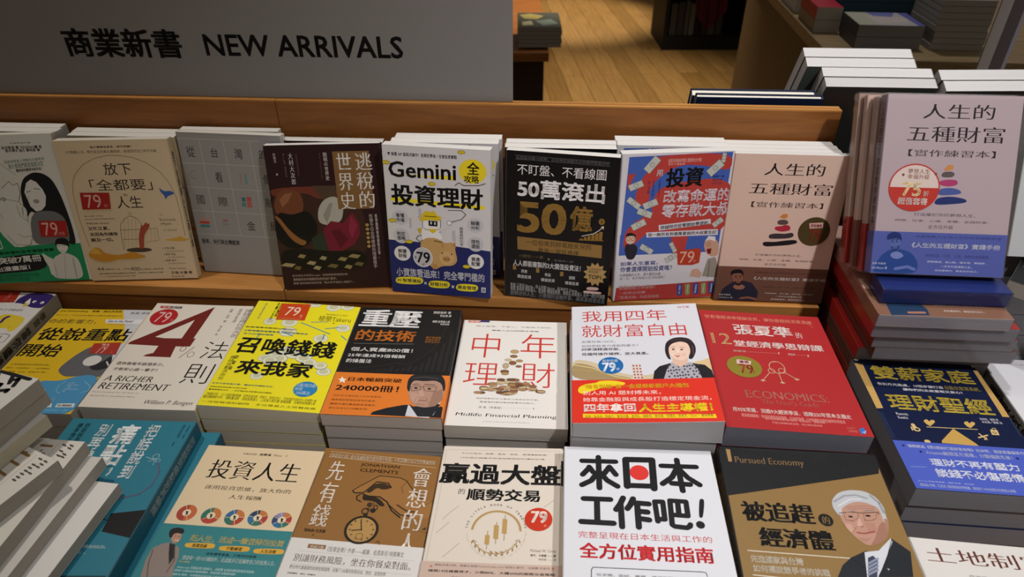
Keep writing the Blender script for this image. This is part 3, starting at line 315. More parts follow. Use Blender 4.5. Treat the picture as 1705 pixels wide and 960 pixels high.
 ops=[('p',[(9.1,4.2),(142.2,1.3),(140.9,78.3),(140.8,143.8),(4.1,142.6)],'#4261b0'),('s',[(39.3,3.3),(142.3,1.8),(143,27.5),(111.2,18.6),(75.6,16),(49.4,31.9),(38.3,49.9),(40.8,63.3),(27.5,73.6),(18.9,62.5),(26.8,33.6),(40.4,16)],'#b8413a'),('p',[(9.1,4.2),(24.4,3.8),(18.7,25.5),(8.8,27.7)],'#4261b0'),('s',[(53,42.5),(146.3,32.9),(152.4,92.7),(134.6,117.4),(62.4,114.1),(47.1,91),(42.5,68.8)],'#b8413a'),('p',[(8.8,27.7),(18.7,25.5),(9.8,48.7)],'#b8413a'),('p',[(4.2,111.5),(45,96.4),(73,114.6),(67.7,141.8),(4.1,142.6)],'#4261b0'),('s',[(11.3,100.6),(48.5,77.2),(65,114.2),(43.3,107.6),(26.2,123.9),(8.4,134.6)],'#b8413a'),('p',[(73,114.6),(97,115.7),(94.6,141.6),(78.5,142.3)],'#b8413a'),('p',[(97.3,118.6),(110.4,116.3),(121.7,142.9),(102.7,142)],'#4261b0'),('p',[(4.1,142),(140.5,141.4),(140.8,189),(1.2,191.6)],'#d9d5da'),('p',[(4,191.8),(140.5,186.5),(142.9,211.6),(2.1,214.4)],'#b23f3c'),('p',[(28.6,20.2),(42.2,3),(50.1,9.7),(36.5,27.1)],'#c2c5bc'),('l',[(28.6,20.2),(42.2,3),(50.1,9.7),(36.5,27.1)],0.5,'#7d8a80',1),('e',39.3,15,3,3.1,'#7d8a80',0.7,0,360),('p',[(128.4,14),(129.2,2),(134.3,3.2),(133.6,15.2)],'#c2c5bc'),('l',[(128.4,14),(129.2,2),(134.3,3.2),(133.6,15.2)],0.5,'#7d8a80',1),('e',131.4,8.6,3,3.1,'#7d8a80',0.7,0,360),('p',[(110.4,25.9),(125.7,10.6),(133.3,18.3),(117.9,33.7)],'#c2c5bc'),('l',[(110.4,25.9),(125.7,10.6),(133.3,18.3),(117.9,33.7)],0.5,'#7d8a80',1),('e',121.8,22.1,3.1,3.2,'#7d8a80',0.7,0,360),('p',[(10,42),(27.3,35.2),(31,43.1),(13.6,49.9)],'#c2c5bc'),('l',[(10,42),(27.3,35.2),(31,43.1),(13.6,49.9)],0.5,'#7d8a80',1),('e',20.5,42.5,3.1,3.2,'#7d8a80',0.7,0,360),('p',[(13.5,57.2),(29.2,69.5),(25,75.9),(9.3,63.5)],'#c2c5bc'),('l',[(13.5,57.2),(29.2,69.5),(25,75.9),(9.3,63.5)],0.5,'#7d8a80',1),('e',19.2,66.5,3.1,3.3,'#7d8a80',0.7,0,360),('p',[(30.8,68.1),(48.4,61.2),(52.2,69.4),(34.6,76.4)],'#c2c5bc'),('l',[(30.8,68.1),(48.4,61.2),(52.2,69.4),(34.6,76.4)],0.5,'#7d8a80',1),('e',41.5,68.8,3.1,3.3,'#7d8a80',0.7,0,360),('p',[(26.3,73.1),(45.4,80.8),(43.4,89),(24.2,81.3)],'#c2c5bc'),('l',[(26.3,73.1),(45.4,80.8),(43.4,89),(24.2,81.3)],0.5,'#7d8a80',1),('e',34.8,81.1,3.1,3.3,'#7d8a80',0.7,0,360),('p',[(17.3,97.7),(34.4,89),(38.8,97.1),(21.7,105.9)],'#c2c5bc'),('l',[(17.3,97.7),(34.4,89),(38.8,97.1),(21.7,105.9)],0.5,'#7d8a80',1),('e',28.1,97.4,3.1,3.4,'#7d8a80',0.7,0,360),('p',[(34.8,125.2),(51.5,135.5),(48.4,142.6),(31.7,132.3)],'#c2c5bc'),('l',[(34.8,125.2),(51.5,135.5),(48.4,142.6),(31.7,132.3)],0.5,'#7d8a80',1),('e',41.6,133.9,3.2,3.5,'#7d8a80',0.7,0,360),('p',[(76.7,124.5),(84.4,138.3),(79.4,140.9),(71.8,127.1)],'#c2c5bc'),('l',[(76.7,124.5),(84.4,138.3),(79.4,140.9),(71.8,127.1)],0.5,'#7d8a80',1),('e',78,132.7,3.2,3.5,'#7d8a80',0.7,0,360),('p',[(127.1,100.1),(138.3,90.3),(143.2,96.1),(132,106)],'#c2c5bc'),('l',[(127.1,100.1),(138.3,90.3),(143.2,96.1),(132,106)],0.5,'#7d8a80',1),('e',135.2,98.1,3.2,3.4,'#7d8a80',0.7,0,360),('p',[(67.8,149.4),(80.8,140.9),(85,147.5),(72,156)],'#c2c5bc'),('l',[(67.8,149.4),(80.8,140.9),(85,147.5),(72,156)],0.5,'#7d8a80',1),('e',76.4,148.4,3.3,3.6,'#7d8a80',0.7,0,360),('t','用',45.8,22.2,54.1,30.7,'#e6e4ea','b'),('q','投資',59.3,20.5,107.6,19.8,59,47,'#141414','h'),('q','改寫命運的',58.3,49.9,146.1,49.3,57.9,67.8,'#e9e7ee','b'),('q','零存款大叔',57.8,69.8,148.9,68.3,57.4,89.2,'#e9e7ee','b'),('t','超\n越\n百\n萬\n人',49.9,36.2,52.4,58.9,'#1f2a5e','r'),('t','的\n投\n資\n術',42.2,35.9,44.7,58.6,'#1f2a5e','r'),('t','秋\n山\n具\n義',35.6,36.7,39.2,54,'#1f2a5e','r'),('t','給還沒有開始的現在 拯救荷包大作戰',59.8,8,102.4,13.2,'#e4b8b0','r'),('t','累計十萬讀者',60.1,13.9,81.7,16.7,'#e4b8b0','r'),('t','濱田宏一 著',119.7,31.9,134.7,35,'#2a2c50','r'),('t','葉廷昭 譯',120.4,36.6,133,39.8,'#2a2c50','r'),('t','吉野太 圖',119.7,41.3,132.1,44.5,'#2a2c50','r'),('p',[(55.2,99.1),(124.9,92.6),(125.9,100),(56.4,107.1)],'#d8d6dc'),('q','穿越時空從零開始學理財，',58,100.1,124.1,94.8,57.9,106,'#1a1a1a','b'),('p',[(39.2,109.1),(136.5,107.8),(137.6,116.4),(40.4,116.6)],'#d8d6dc'),('q','從一無所有到億萬富翁的大叔重生記',42,110.3,135.1,109.4,41.9,115.5,'#1a1a1a','b'),('s',[(11.8,126.1),(19.5,123.6),(27.8,127.4),(29.7,135.6),(25.4,148.9),(15.7,148.4),(11.6,134.8)],'#23242e'),('e',18.8,117.9,6.4,7.5,'#d9b89c'),('s',[(11.8,115.3),(13,109.1),(19.7,108.3),(25.8,112.5),(25.6,116.7),(22.7,112.9),(14.8,113.4)],'#17171b'),('e',16.2,117.7,2.4,2.6,'#2a2a2a',0.5,0,360),('e',22,118,2.4,2.6,'#2a2a2a',0.5,0,360),('s',[(120.6,134.1),(120.9,125.4),(126.9,119.9),(135.1,121.7),(141,129.2),(142.6,146.8),(134.8,149.4),(126,144.6)],'#c9a088'),('p',[(120.9,125.4),(125.2,117.5),(134.7,118.8),(135.7,126.1),(127.2,122.8)],'#e2e0e0'),('p',[(125,137.2),(131.6,136),(131.4,144.8),(126.7,143.7)],'#7a1c1c'),('e',126.8,130,2.7,2.7,'#333',0.5,0,360),('p',[(123.5,178.9),(128.3,152.1),(138.9,149.6),(144.2,164.8),(143.1,181.4)],'#9a9488'),('p',[(105.5,178),(108.4,167.6),(116.4,166.5),(122.9,174.3),(121,181.2)],'#d0a890'),('l',[(131.4,155.2),(132,180.9)],1,'#6a6458'),('t','如果人生重寫，',7.3,151.7,59.3,158.1,'#34489a','b'),('t','你會選擇開始投資嗎？',7.5,159.3,79.8,167.7,'#34489a','b'),('t','45歲離職的人生，意外重回20歲……',7.3,169.7,72.7,174.9,'#2c2c34','r'),('t','這一次，他不再把人生交給運氣！',7.6,175.7,71,179.7,'#2c2c34','r'),('t','榮獲無敵日本語書！',7.6,188.5,58.6,195.1,'#e4b4ae','b'),('t','一起從此改變',8,198.3,45.6,202.5,'#e4b4ae','b'),('t','「投資未來」的成長物語',8.5,204.9,65.6,210,'#e4b4ae','b'),('p',[(89.5,190.7),(96.6,189.8),(98.5,206.7),(95.1,209),(91.2,206.9)],'#2f4a9c'),('t','投\n資\n心\n法',92.5,192.2,95.5,205.7,'#e8e4c8','r'),('p',[(100.8,190.3),(107.9,189.5),(109.8,206.3),(106.5,208.7),(102.6,206.6)],'#8a8f5a'),('t','複\n利\n威\n力',103.9,191.9,106.8,205.4,'#e8e4c8','r'),('p',[(112.4,190),(119.5,189.1),(121.5,206),(118.2,208.3),(114.3,206.3)],'#2f4a9c'),('t','資\n產\n配\n置',115.6,191.5,118.4,205.1,'#e8e4c8','r'),('p',[(123.4,189.6),(130.5,188.8),(132.6,205.7),(129.3,208),(125.4,205.9)],'#8f9568'),('t','停\n利\n停\n損',126.7,191.2,129.4,204.7,'#e8e4c8','r'),('p',[(134.4,189.3),(141.5,188.4),(143.8,205.3),(140.4,207.6),(136.5,205.6)],'#2f4a9c'),('t','財\n富\n自\n由',137.8,190.8,140.5,204.4,'#e8e4c8','r')],
 st=[[('p',[(84,138.2),(114.8,135),(117.5,139.8),(117,157.5),(107.6,160.6),(87.3,159.6)],'#b8402a'),('t','79',88.8,139.4,109,157.3,'#e0b09c','r'),('t','折',108.7,152.5,112,156.5,'#d89a88','r')]],
 band=None),
'A7':dict(w=0.1476,h=0.2086,base='#d9bcab',pose=(0.2836,0.7861,-0.566,-0.0681,1.4134,0,-0),
 ops=[('t','人生的',40.3,11.6,115.7,27.5,'#33282a','s'),('t','五種財富',24.6,37.7,129.8,53,'#33282a','s'),('t','【實作練習本】',30.5,63.3,122.6,71.2,'#4a3c3a','s'),('p',[(69.7,84.1),(73.7,79.7),(79.1,79.2),(80.4,83.8),(76.3,86.1)],'#c9813c'),('s',[(67.7,91.8),(69.6,87.9),(78.2,87.1),(82.5,90),(82,94.1),(70.8,95)],'#5a4a46'),('s',[(65.8,101.5),(66.6,97.3),(74.8,96.5),(78.2,94.2),(85.6,95.6),(87.2,102.2),(75,104.8)],'#b02c3c'),('s',[(60.1,112.8),(60.9,108.6),(70.3,106.9),(80.6,107.4),(90.8,104.8),(93.3,110.3),(86.8,113.8),(62.8,115.2)],'#3c3438'),('s',[(53.6,123.3),(55,119.4),(69.9,119.4),(82.2,116.8),(97.2,115.2),(99.7,120.1),(88.5,123.3),(73.4,124.9),(58.3,126.6)],'#1e1a1e'),('t','打造屬於你的夢想人生，',46.6,137.2,109,140.1,'#4a3a38','r'),('t','時間、社會、心理、身體、金錢財富，',26.7,144.8,127.5,147.5,'#4a3a38','r'),('t','全方位升級',60.8,150.5,90.3,154,'#4a3a38','r')],
 st=[[('e',117.6,102.6,20.5,20.3,'#4c4020'),('p',[(109.4,91),(127.1,89.4),(128.1,97),(111.3,98.6)],'#d8a8a0'),('t','超值優惠',112,92.1,126.2,96.5,'#8a2c24','b'),('t','79',112,100,126.8,117.5,'#8e3426','b'),('t','折',130.2,112.4,132.2,117.3,'#8e3426','r')]],
 band=(157.1,'#6e4a3c',[('p',[(5.9,206.6),(10.5,191.3),(22.3,180.3),(35.1,177.8),(48.8,180.8),(59.3,193.9),(59.6,207.4),(51.1,212.4),(24.4,213.5),(7.7,209.5)],'#2b2838'),('s',[(19.6,165.7),(33,163.7),(36.1,175.4),(33.5,184.4),(28.9,186),(23.6,180.3)],'#8a5a48'),('s',[(18.9,171.6),(17.4,164.9),(23.4,161.1),(32.6,161.4),(35.5,166.5),(35.9,172.4),(32.9,166.6),(21.7,167.6)],'#15131a'),('s',[(23.3,187.8),(28,183.4),(36,183.7),(41.4,187.7),(37.2,191.7),(28.7,192)],'#9a6a58'),('e',26,173.4,1.3,0.9,'#1a1012'),('e',31.7,172.9,1.3,0.9,'#1a1012'),('l',[(23.6,171.1),(27.7,170.7)],0.8,'#1a1214'),('l',[(29.8,170.3),(34,170.1)],0.8,'#1a1214'),('l',[(29.2,173.8),(28.8,178),(30.9,178.2)],0.6,'#6a4034'),('s',[(24.2,178.8),(28.1,180.7),(32.8,180.2),(36.1,177.1),(35.4,183.1),(33.1,185.6),(28.9,185.7),(25.8,182.9)],'#2c1c1a'),('l',[(28.3,181.6),(33,181.1)],0.8,'#9a6a5c'),('l',[(36.6,205.3),(47,203.4),(58.1,206)],3,'#8a5a48'),('l',[(15.3,206.2),(39.7,208.3)],4,'#2f2c3e'),('t','改變無數人生的財富觀與人生的年度暢銷首選',50.1,163.7,146.7,165.5,'#3c261e','r'),('t','《人生的五種財富》實踐手冊',50.2,171.3,146.7,175.9,'#e6dcd6','b'),('t','時間財富、社會、心理、金錢的自我覺察練習',64.3,185.6,136.5,187,'#3c261e','r'),('t','跨國權威、我心動、親手寫、實踐夢，',68.8,195,135.1,196.6,'#d9cfc8','r'),('t','一步步打造理想人生，',84.5,199.2,121.2,201.3,'#d9cfc8','r'),('t','成為最棒的、最富足的自己。',78.3,203.7,126.8,205.9,'#d9cfc8','r'),('t','薩希·布魯姆',6.6,199.2,22.3,201.7,'#cfc5be','r'),('t','Sahil Bloom 著',7.2,203.5,25.6,205.8,'#cfc5be','r')])),
'A8':dict(w=0.1506,h=0.2083,base='#b9a6ab',pose=(0.4281,0.6841,-0.4561,-0.0761,1.0879,-0,-0),
 ops=[('t','人生的',41.8,10.5,120.9,26.9,'#33282e','s'),('t','五種財富',26.3,35.3,134.3,53.3,'#33282e','s'),('t','【實作練習本】',29.5,62.2,126.9,70.3,'#4a3c40','s'),('p',[(71.3,85),(75.9,78.7),(82,79.3),(81.8,84),(73.7,86.5)],'#cc8a4c'),('s',[(68.9,91.3),(70.8,87.4),(80.5,86.3),(84.6,89.3),(82,93.3),(71.4,93.6)],'#5f5452'),('s',[(67.8,102.3),(68,97.6),(77.7,95.7),(87.7,96.2),(89,101.6),(78.7,104.3)],'#b03a6c'),('s',[(66.6,112.5),(68.7,106.9),(81.8,105),(92.7,107.8),(94,112.4),(71.4,114.7)],'#4a5a9a'),('s',[(63.9,123.6),(67.8,117.1),(82.9,115.1),(99.9,117.7),(101.2,122.4),(68.8,125.8)],'#202e6c'),('t','打造屬於你的夢想人生、',43.3,135.3,112.5,138.9,'#4a3c44','r'),('t','時間、社會、心理、身體、金錢財富、',22.4,143.1,128.6,145.8,'#4a3c44','r'),('t','全方位升級',60.2,148.9,88.8,153.5,'#4a3c44','r')],
 st=[[('e',39.9,106.2,28.9,27.6,'#c23a30'),('e',39.9,106.2,27.4,26,'#e0cdc4',0,0,180),('e',39.9,106.2,28.9,27.6,'#c23a30',1.2,0,360),('t','夢想人生',31.4,84.6,56,90.1,'#8a4a3c','r'),('t','幸福升級',31.3,90.9,55.9,96.4,'#8a4a3c','r'),('t','75',26.4,100.4,47.8,116.2,'#f0d8a0','b'),('t','折',50.9,109.8,57.1,115.9,'#f0e0d0','b'),('t','超值套書',22.8,117.8,56.5,126.2,'#f2e8e0','b'),('e',26.2,91.8,1.5,1.6,'#8a4a3c'),('e',62.7,90,1.5,1.6,'#8a4a3c')]],
 band=(158.1,'#5560a8',[('s',[(2.4,203.9),(9.4,187.5),(18.4,179.9),(29.8,177.9),(44.6,182.2),(53.6,193.9),(52.5,206),(34.8,208.3),(3.5,207.1)],'#23468e'),('s',[(17.4,165.5),(29.6,164.3),(32.1,173.8),(29.7,180.3),(25.3,182.9),(20.1,177.5)],'#5a6aa8'),('s',[(15.4,168.8),(14.7,162.4),(21.3,158.2),(29.2,159.5),(32,165),(31.7,169.8),(29,165.9),(19.1,167.1)],'#1d2c6c'),('s',[(20.1,185.5),(25.1,181.3),(33,182.6),(36.6,187.3),(29.2,190.8),(22.8,189.4)],'#7a88c0'),('e',21.7,170.2,1.2,0.8,'#1d2c6c'),('e',26.7,169.6,1.2,0.8,'#1d2c6c'),('l',[(19.6,168.3),(23.4,167.7)],0.8,'#1d2c6c'),('l',[(24.9,167.7),(28.8,167.1)],0.8,'#1d2c6c'),('s',[(20.2,174.7),(23.1,176.6),(27.7,176),(30.9,173.5),(29.6,179.5),(25.6,182.5),(21.9,179.8)],'#26387c'),('l',[(22.8,177.8),(27.8,177.2)],0.7,'#7a88c0'),('l',[(28,202.1),(41.7,199.2),(49.7,202.1)],3.5,'#6a78b8'),('t','改變無數人生與人生的年度暢銷首選',47.4,161.3,144.4,164.3,'#353c80','r'),('t','《人生的五種財富》實踐手冊',44,170.2,143.9,176.2,'#e4e4f0','b'),('t','時間財富、社會、心理、身體與金錢覺察',61.4,183.2,132.5,186.9,'#353c80','r'),('t','跨國權威、我心動、親手寫、實踐夢，',63.6,191.1,130.3,193.4,'#d4d6ea','r'),('t','一步步打造理想人生，',79.6,196.1,114.8,198.8,'#d4d6ea','r'),('t','成為最棒的、最富足的自己。',73.1,201.2,122.2,203.3,'#d4d6ea','r'),('t','薩希·布魯姆',1,195.1,16.4,197.7,'#c8cce4','r'),('t','Sahil Bloom 著',0.8,199.9,18.4,203.3,'#c8cce4','r')])),
'B0':dict(w=0.1480,h=0.2100,base='#d6d3d2',pose=(-0.8342,0.6323,-0.5893,-0.0457,0,0.0155,0.021),
 ops=[('s',[(101.2,27),(100.8,12.3),(111.8,-1.4),(148.8,2.1),(149.7,18.9),(148.1,35.9),(129.7,34.7),(118.3,28.3),(106.1,25.5)],'#33246a'),('p',[(115.4,23.6),(117.4,12.5),(124,25.5),(124,30.3)],'#e4e0dc'),('e',127.8,20.9,2.6,3,'#efefef'),('e',140.3,22.5,2.6,3,'#efefef'),('e',128.8,21.3,1,1.4,'#222'),('e',140,23,1,1.4,'#222'),('p',[(118.4,35),(116.1,24.8),(121.9,25.6),(122.9,30.9)],'#c9bd3a'),('p',[(146.8,32.4),(148.2,28.7),(153.1,34.4),(151.6,39.2)],'#c9bd3a'),('e',112.3,19.9,1.4,2.2,'#222'),('t','100小時的',80.2,39.2,123.6,44.6,'#2a2a2a','r'),('s',[(99.6,69.2),(98.5,56.7),(105.4,51.6),(116.1,52.5),(140.5,57.9),(139.7,89.2),(129.3,88.3),(127.9,81.8),(109.6,84.1)],'#dcc234'),('s',[(107.9,68.6),(107.6,59.6),(111.3,55.2),(116.8,56.2),(111.8,61.6),(112,70.6),(111,73.4)],'#33246a'),('l',[(127.9,81.8),(129.2,77.3)],0.6,'#8a7a20'),('l',[(117.6,96.2),(133,94),(140.5,96.9),(140.7,110.1),(131.4,116.9)],0.8,'#222'),('t','投',129.4,98.1,131.3,105.5,'#1a1a1a','h')],
 st=[[('p',[(36.3,1.6),(94.3,-0.2),(99.7,24.7),(52.2,29.3)],'#9c2c20'),('t','79',80.9,3.7,86.2,23.3,'#b8766a','r'),('l',[(91.7,21.6),(97.8,19.4)],1,'#c86a20')]],
 band=None),
'B1':dict(w=0.1371,h=0.2081,base='#d9b31f',pose=(-0.6651,0.5957,-0.593,-0.043,-0,-0.0013,0.0001),
 ops=[('p',[(93.1,-1.9),(136.7,0.9),(136.1,71.8),(142.4,112.7),(138.5,123.6),(125.2,79.9),(119.6,44.6)],'#c9cbd2'),('p',[(119.6,44.6),(133.6,71.9),(125.2,98.7),(145.5,154.2),(117.4,141.7)],'#d9b31f'),('s',[(58.9,150.7),(89.9,151.3),(105.8,142.2),(122.5,138.1),(138.9,144.3),(141.2,209.7),(85,210.3),(66.4,198.9)],'#4a90bd'),('s',[(76.1,132.9),(75.1,122.4),(81.8,100.3),(91.9,83.1),(113.4,76.5),(126.7,87.5),(133.9,105.8),(140.3,127),(137.8,144.4),(122.5,138.1),(105.8,142.2),(89.6,142.8)],'#5f6064'),('s',[(124.3,115.2),(131.3,98.5),(140.8,123.5),(128.1,131),(115.6,127.9),(110.6,117.5)],'#2a2a2c'),('e',110.3,111.7,11.5,10.4,'#d2d0cc'),('p',[(136,141),(140.8,123.5),(142.4,112.7),(145.5,154.2)],'#7d8084'),('l',[(130.5,113.1),(140,124.2)],2,'#c9c9c9'),('t','Joel Schwartzberg\u3000喬爾・施瓦茨貝格',4.4,2.2,95,7.6,'#5a4a14','b'),('t','好口才，不如先說重點的實用溝通技巧',3.6,13.6,99.9,16.1,'#5a4a14','r'),('t','推薦 譯者',108.9,4.9,137.8,10.4,'#444','r'),('t','你的影響力，',2.1,24,70.7,34,'#141414','r'),('t','從說重點',5.3,43.9,133.3,71.1,'#141414','b'),('t','開始',2.1,79.1,57,105.7,'#141414','b'),('p',[(81.3,23.2),(134.5,22.4),(135.8,32.5),(84.7,31.4)],'#dfdfe4'),('t','Get to the Point!',86.2,24.2,122.2,29.6,'#444','b'),('t','Sharpen your message and make your words matter',91.8,34.1,127.2,36.1,'#8a8a90','r'),('t','企業領袖推崇的簡報高效能，',6.4,119.6,58.9,123,'#4a3d10','r'),('t','讓你一句話就說——說到重點，',4.8,126.8,64.4,129.9,'#4a3d10','r'),('t','讓人聽懂、記住、跟著你行動！',3.5,133.9,62.7,136.9,'#4a3d10','r'),('l',[(97.9,151),(93.6,159.5),(95.9,169.3),(103.3,173.8)],1,'#7fb2d0'),('l',[(123,151.7),(134.4,159.6),(136.6,167.7),(128.6,171.9)],1,'#7fb2d0'),('t','GLOBAL\nEBOOK AWARD\n— 金獎 —\nCOMMUNICATION\n特優',103.7,153.1,121.3,170.9,'#a8cbe0','r'),('t','說出影響力的核心心法',72.1,180.5,103.7,186.6,'#a8d0ea','b'),('p',[(89.8,191.2),(103.8,190.6),(106.9,197.3),(92.4,197.9)],'#d8dde0'),('p',[(110.8,191),(132.4,190.2),(134.5,196.9),(111.3,197.2)],'#d8dde0'),('t','說話關鍵字',94.1,192.3,103.4,196.2,'#333','b'),('t','說出重點練習',112.7,192.2,130.4,195.8,'#333','b'),('t','高效溝通的每一刻',83.3,200.1,130,204.4,'#7fb8dc','r')],
 st=[[('p',[(93.3,76.5),(129.9,73.6),(135.3,99.1),(96.6,96.8)],'#a8382c'),('t','79',105.8,76.8,116.5,97.6,'#d8a89c','r'),('t','折',126.5,92,128.1,96.4,'#d0988c','r')]],
 band=None),
'B2':dict(w=0.1391,h=0.2122,base='#dcd4c8',pose=(-0.5158,0.5906,-0.5823,-0.0238,-0,-0.0132,0.0132),
 ops=[('p',[(7.6,6.3),(20.5,5.8),(22.2,12),(8.4,11.6)],'#b03030'),('r',21.2,6.2,38.6,11.4,'#2e2c30'),('t','商業周刊',11.1,7.1,36.2,10.6,'#e0d8d0','r'),('p',[(84.5,4.7),(82.7,77.6),(85.9,76.6),(85,94.3),(66.3,95),(68.1,109.7),(69,117.3),(33.2,117),(35.4,113.9),(43.4,109.8),(43.7,95),(2.3,94),(3.2,89.2)],'#6e1f1c'),('p',[(68.2,36.7),(31,76.9),(44.1,78.9),(67.2,78.1)],'#dcd4c8'),('e',78.1,99.3,3.9,5.4,'#6e3a30',0.7,0,360),('e',92.6,110.4,4.4,5.7,'#6e3a30',0.7,0,360),('l',[(91.3,94.9),(80.4,117.7)],0.7,'#6e3a30'),('t','法',105.1,82.5,136.4,118,'#141210','l'),('t','則',99.7,128.3,133.4,165.8,'#141210','l'),('t','讓\n錢\n活\n得\n比\n你\n久\n的',130.3,7.6,140.5,73.2,'#5a5048','r'),('t','提\n領\n金\n律',121,7,126,40,'#5a5048','r'),('t','威\n廉\n·\n伯\n恩\n \n著',108.3,7.5,112.9,39.6,'#5a5048','r'),('t','陳\n玉\n娥\n \n譯',108,47.4,111.6,69.2,'#5a5048','r'),('t','退休後每年該領多少，',6.6,128.9,67.3,135.4,'#5a5048','b'),('t','才能安心過一輩子？',7.8,140.2,63.7,146,'#5a5048','b'),('t','A RICHER',6.2,155.5,67,165.7,'#3a322e','s',0.12,0),('t','RETIREMENT',6.3,169,92.9,180,'#3a322e','s',0.12,0),('t','Supercharging the 4% Rule to',3.2,184.9,60.1,186.9,'#5a5048','s'),('t','Spend More and Enjoy More',4.3,191.3,58.2,193.9,'#5a5048','s'),('t','William P. Bengen',71.9,196.6,132.7,205.8,'#4a423c','s',0.2,0)],
 st=[[('e',23.3,32.4,18.2,18.6,'#b0222a'),('t','79',13.6,21.1,32.1,45.1,'#dcb8b0','r'),('t','折',35.5,36.2,38.3,41.6,'#d8a8a0','r')]],
 band=None),
'B3':dict(w=0.1472,h=0.2092,base='#e9dc22',pose=(-0.3746,0.5901,-0.5775,-0.0554,0,0.0045,0.0358),
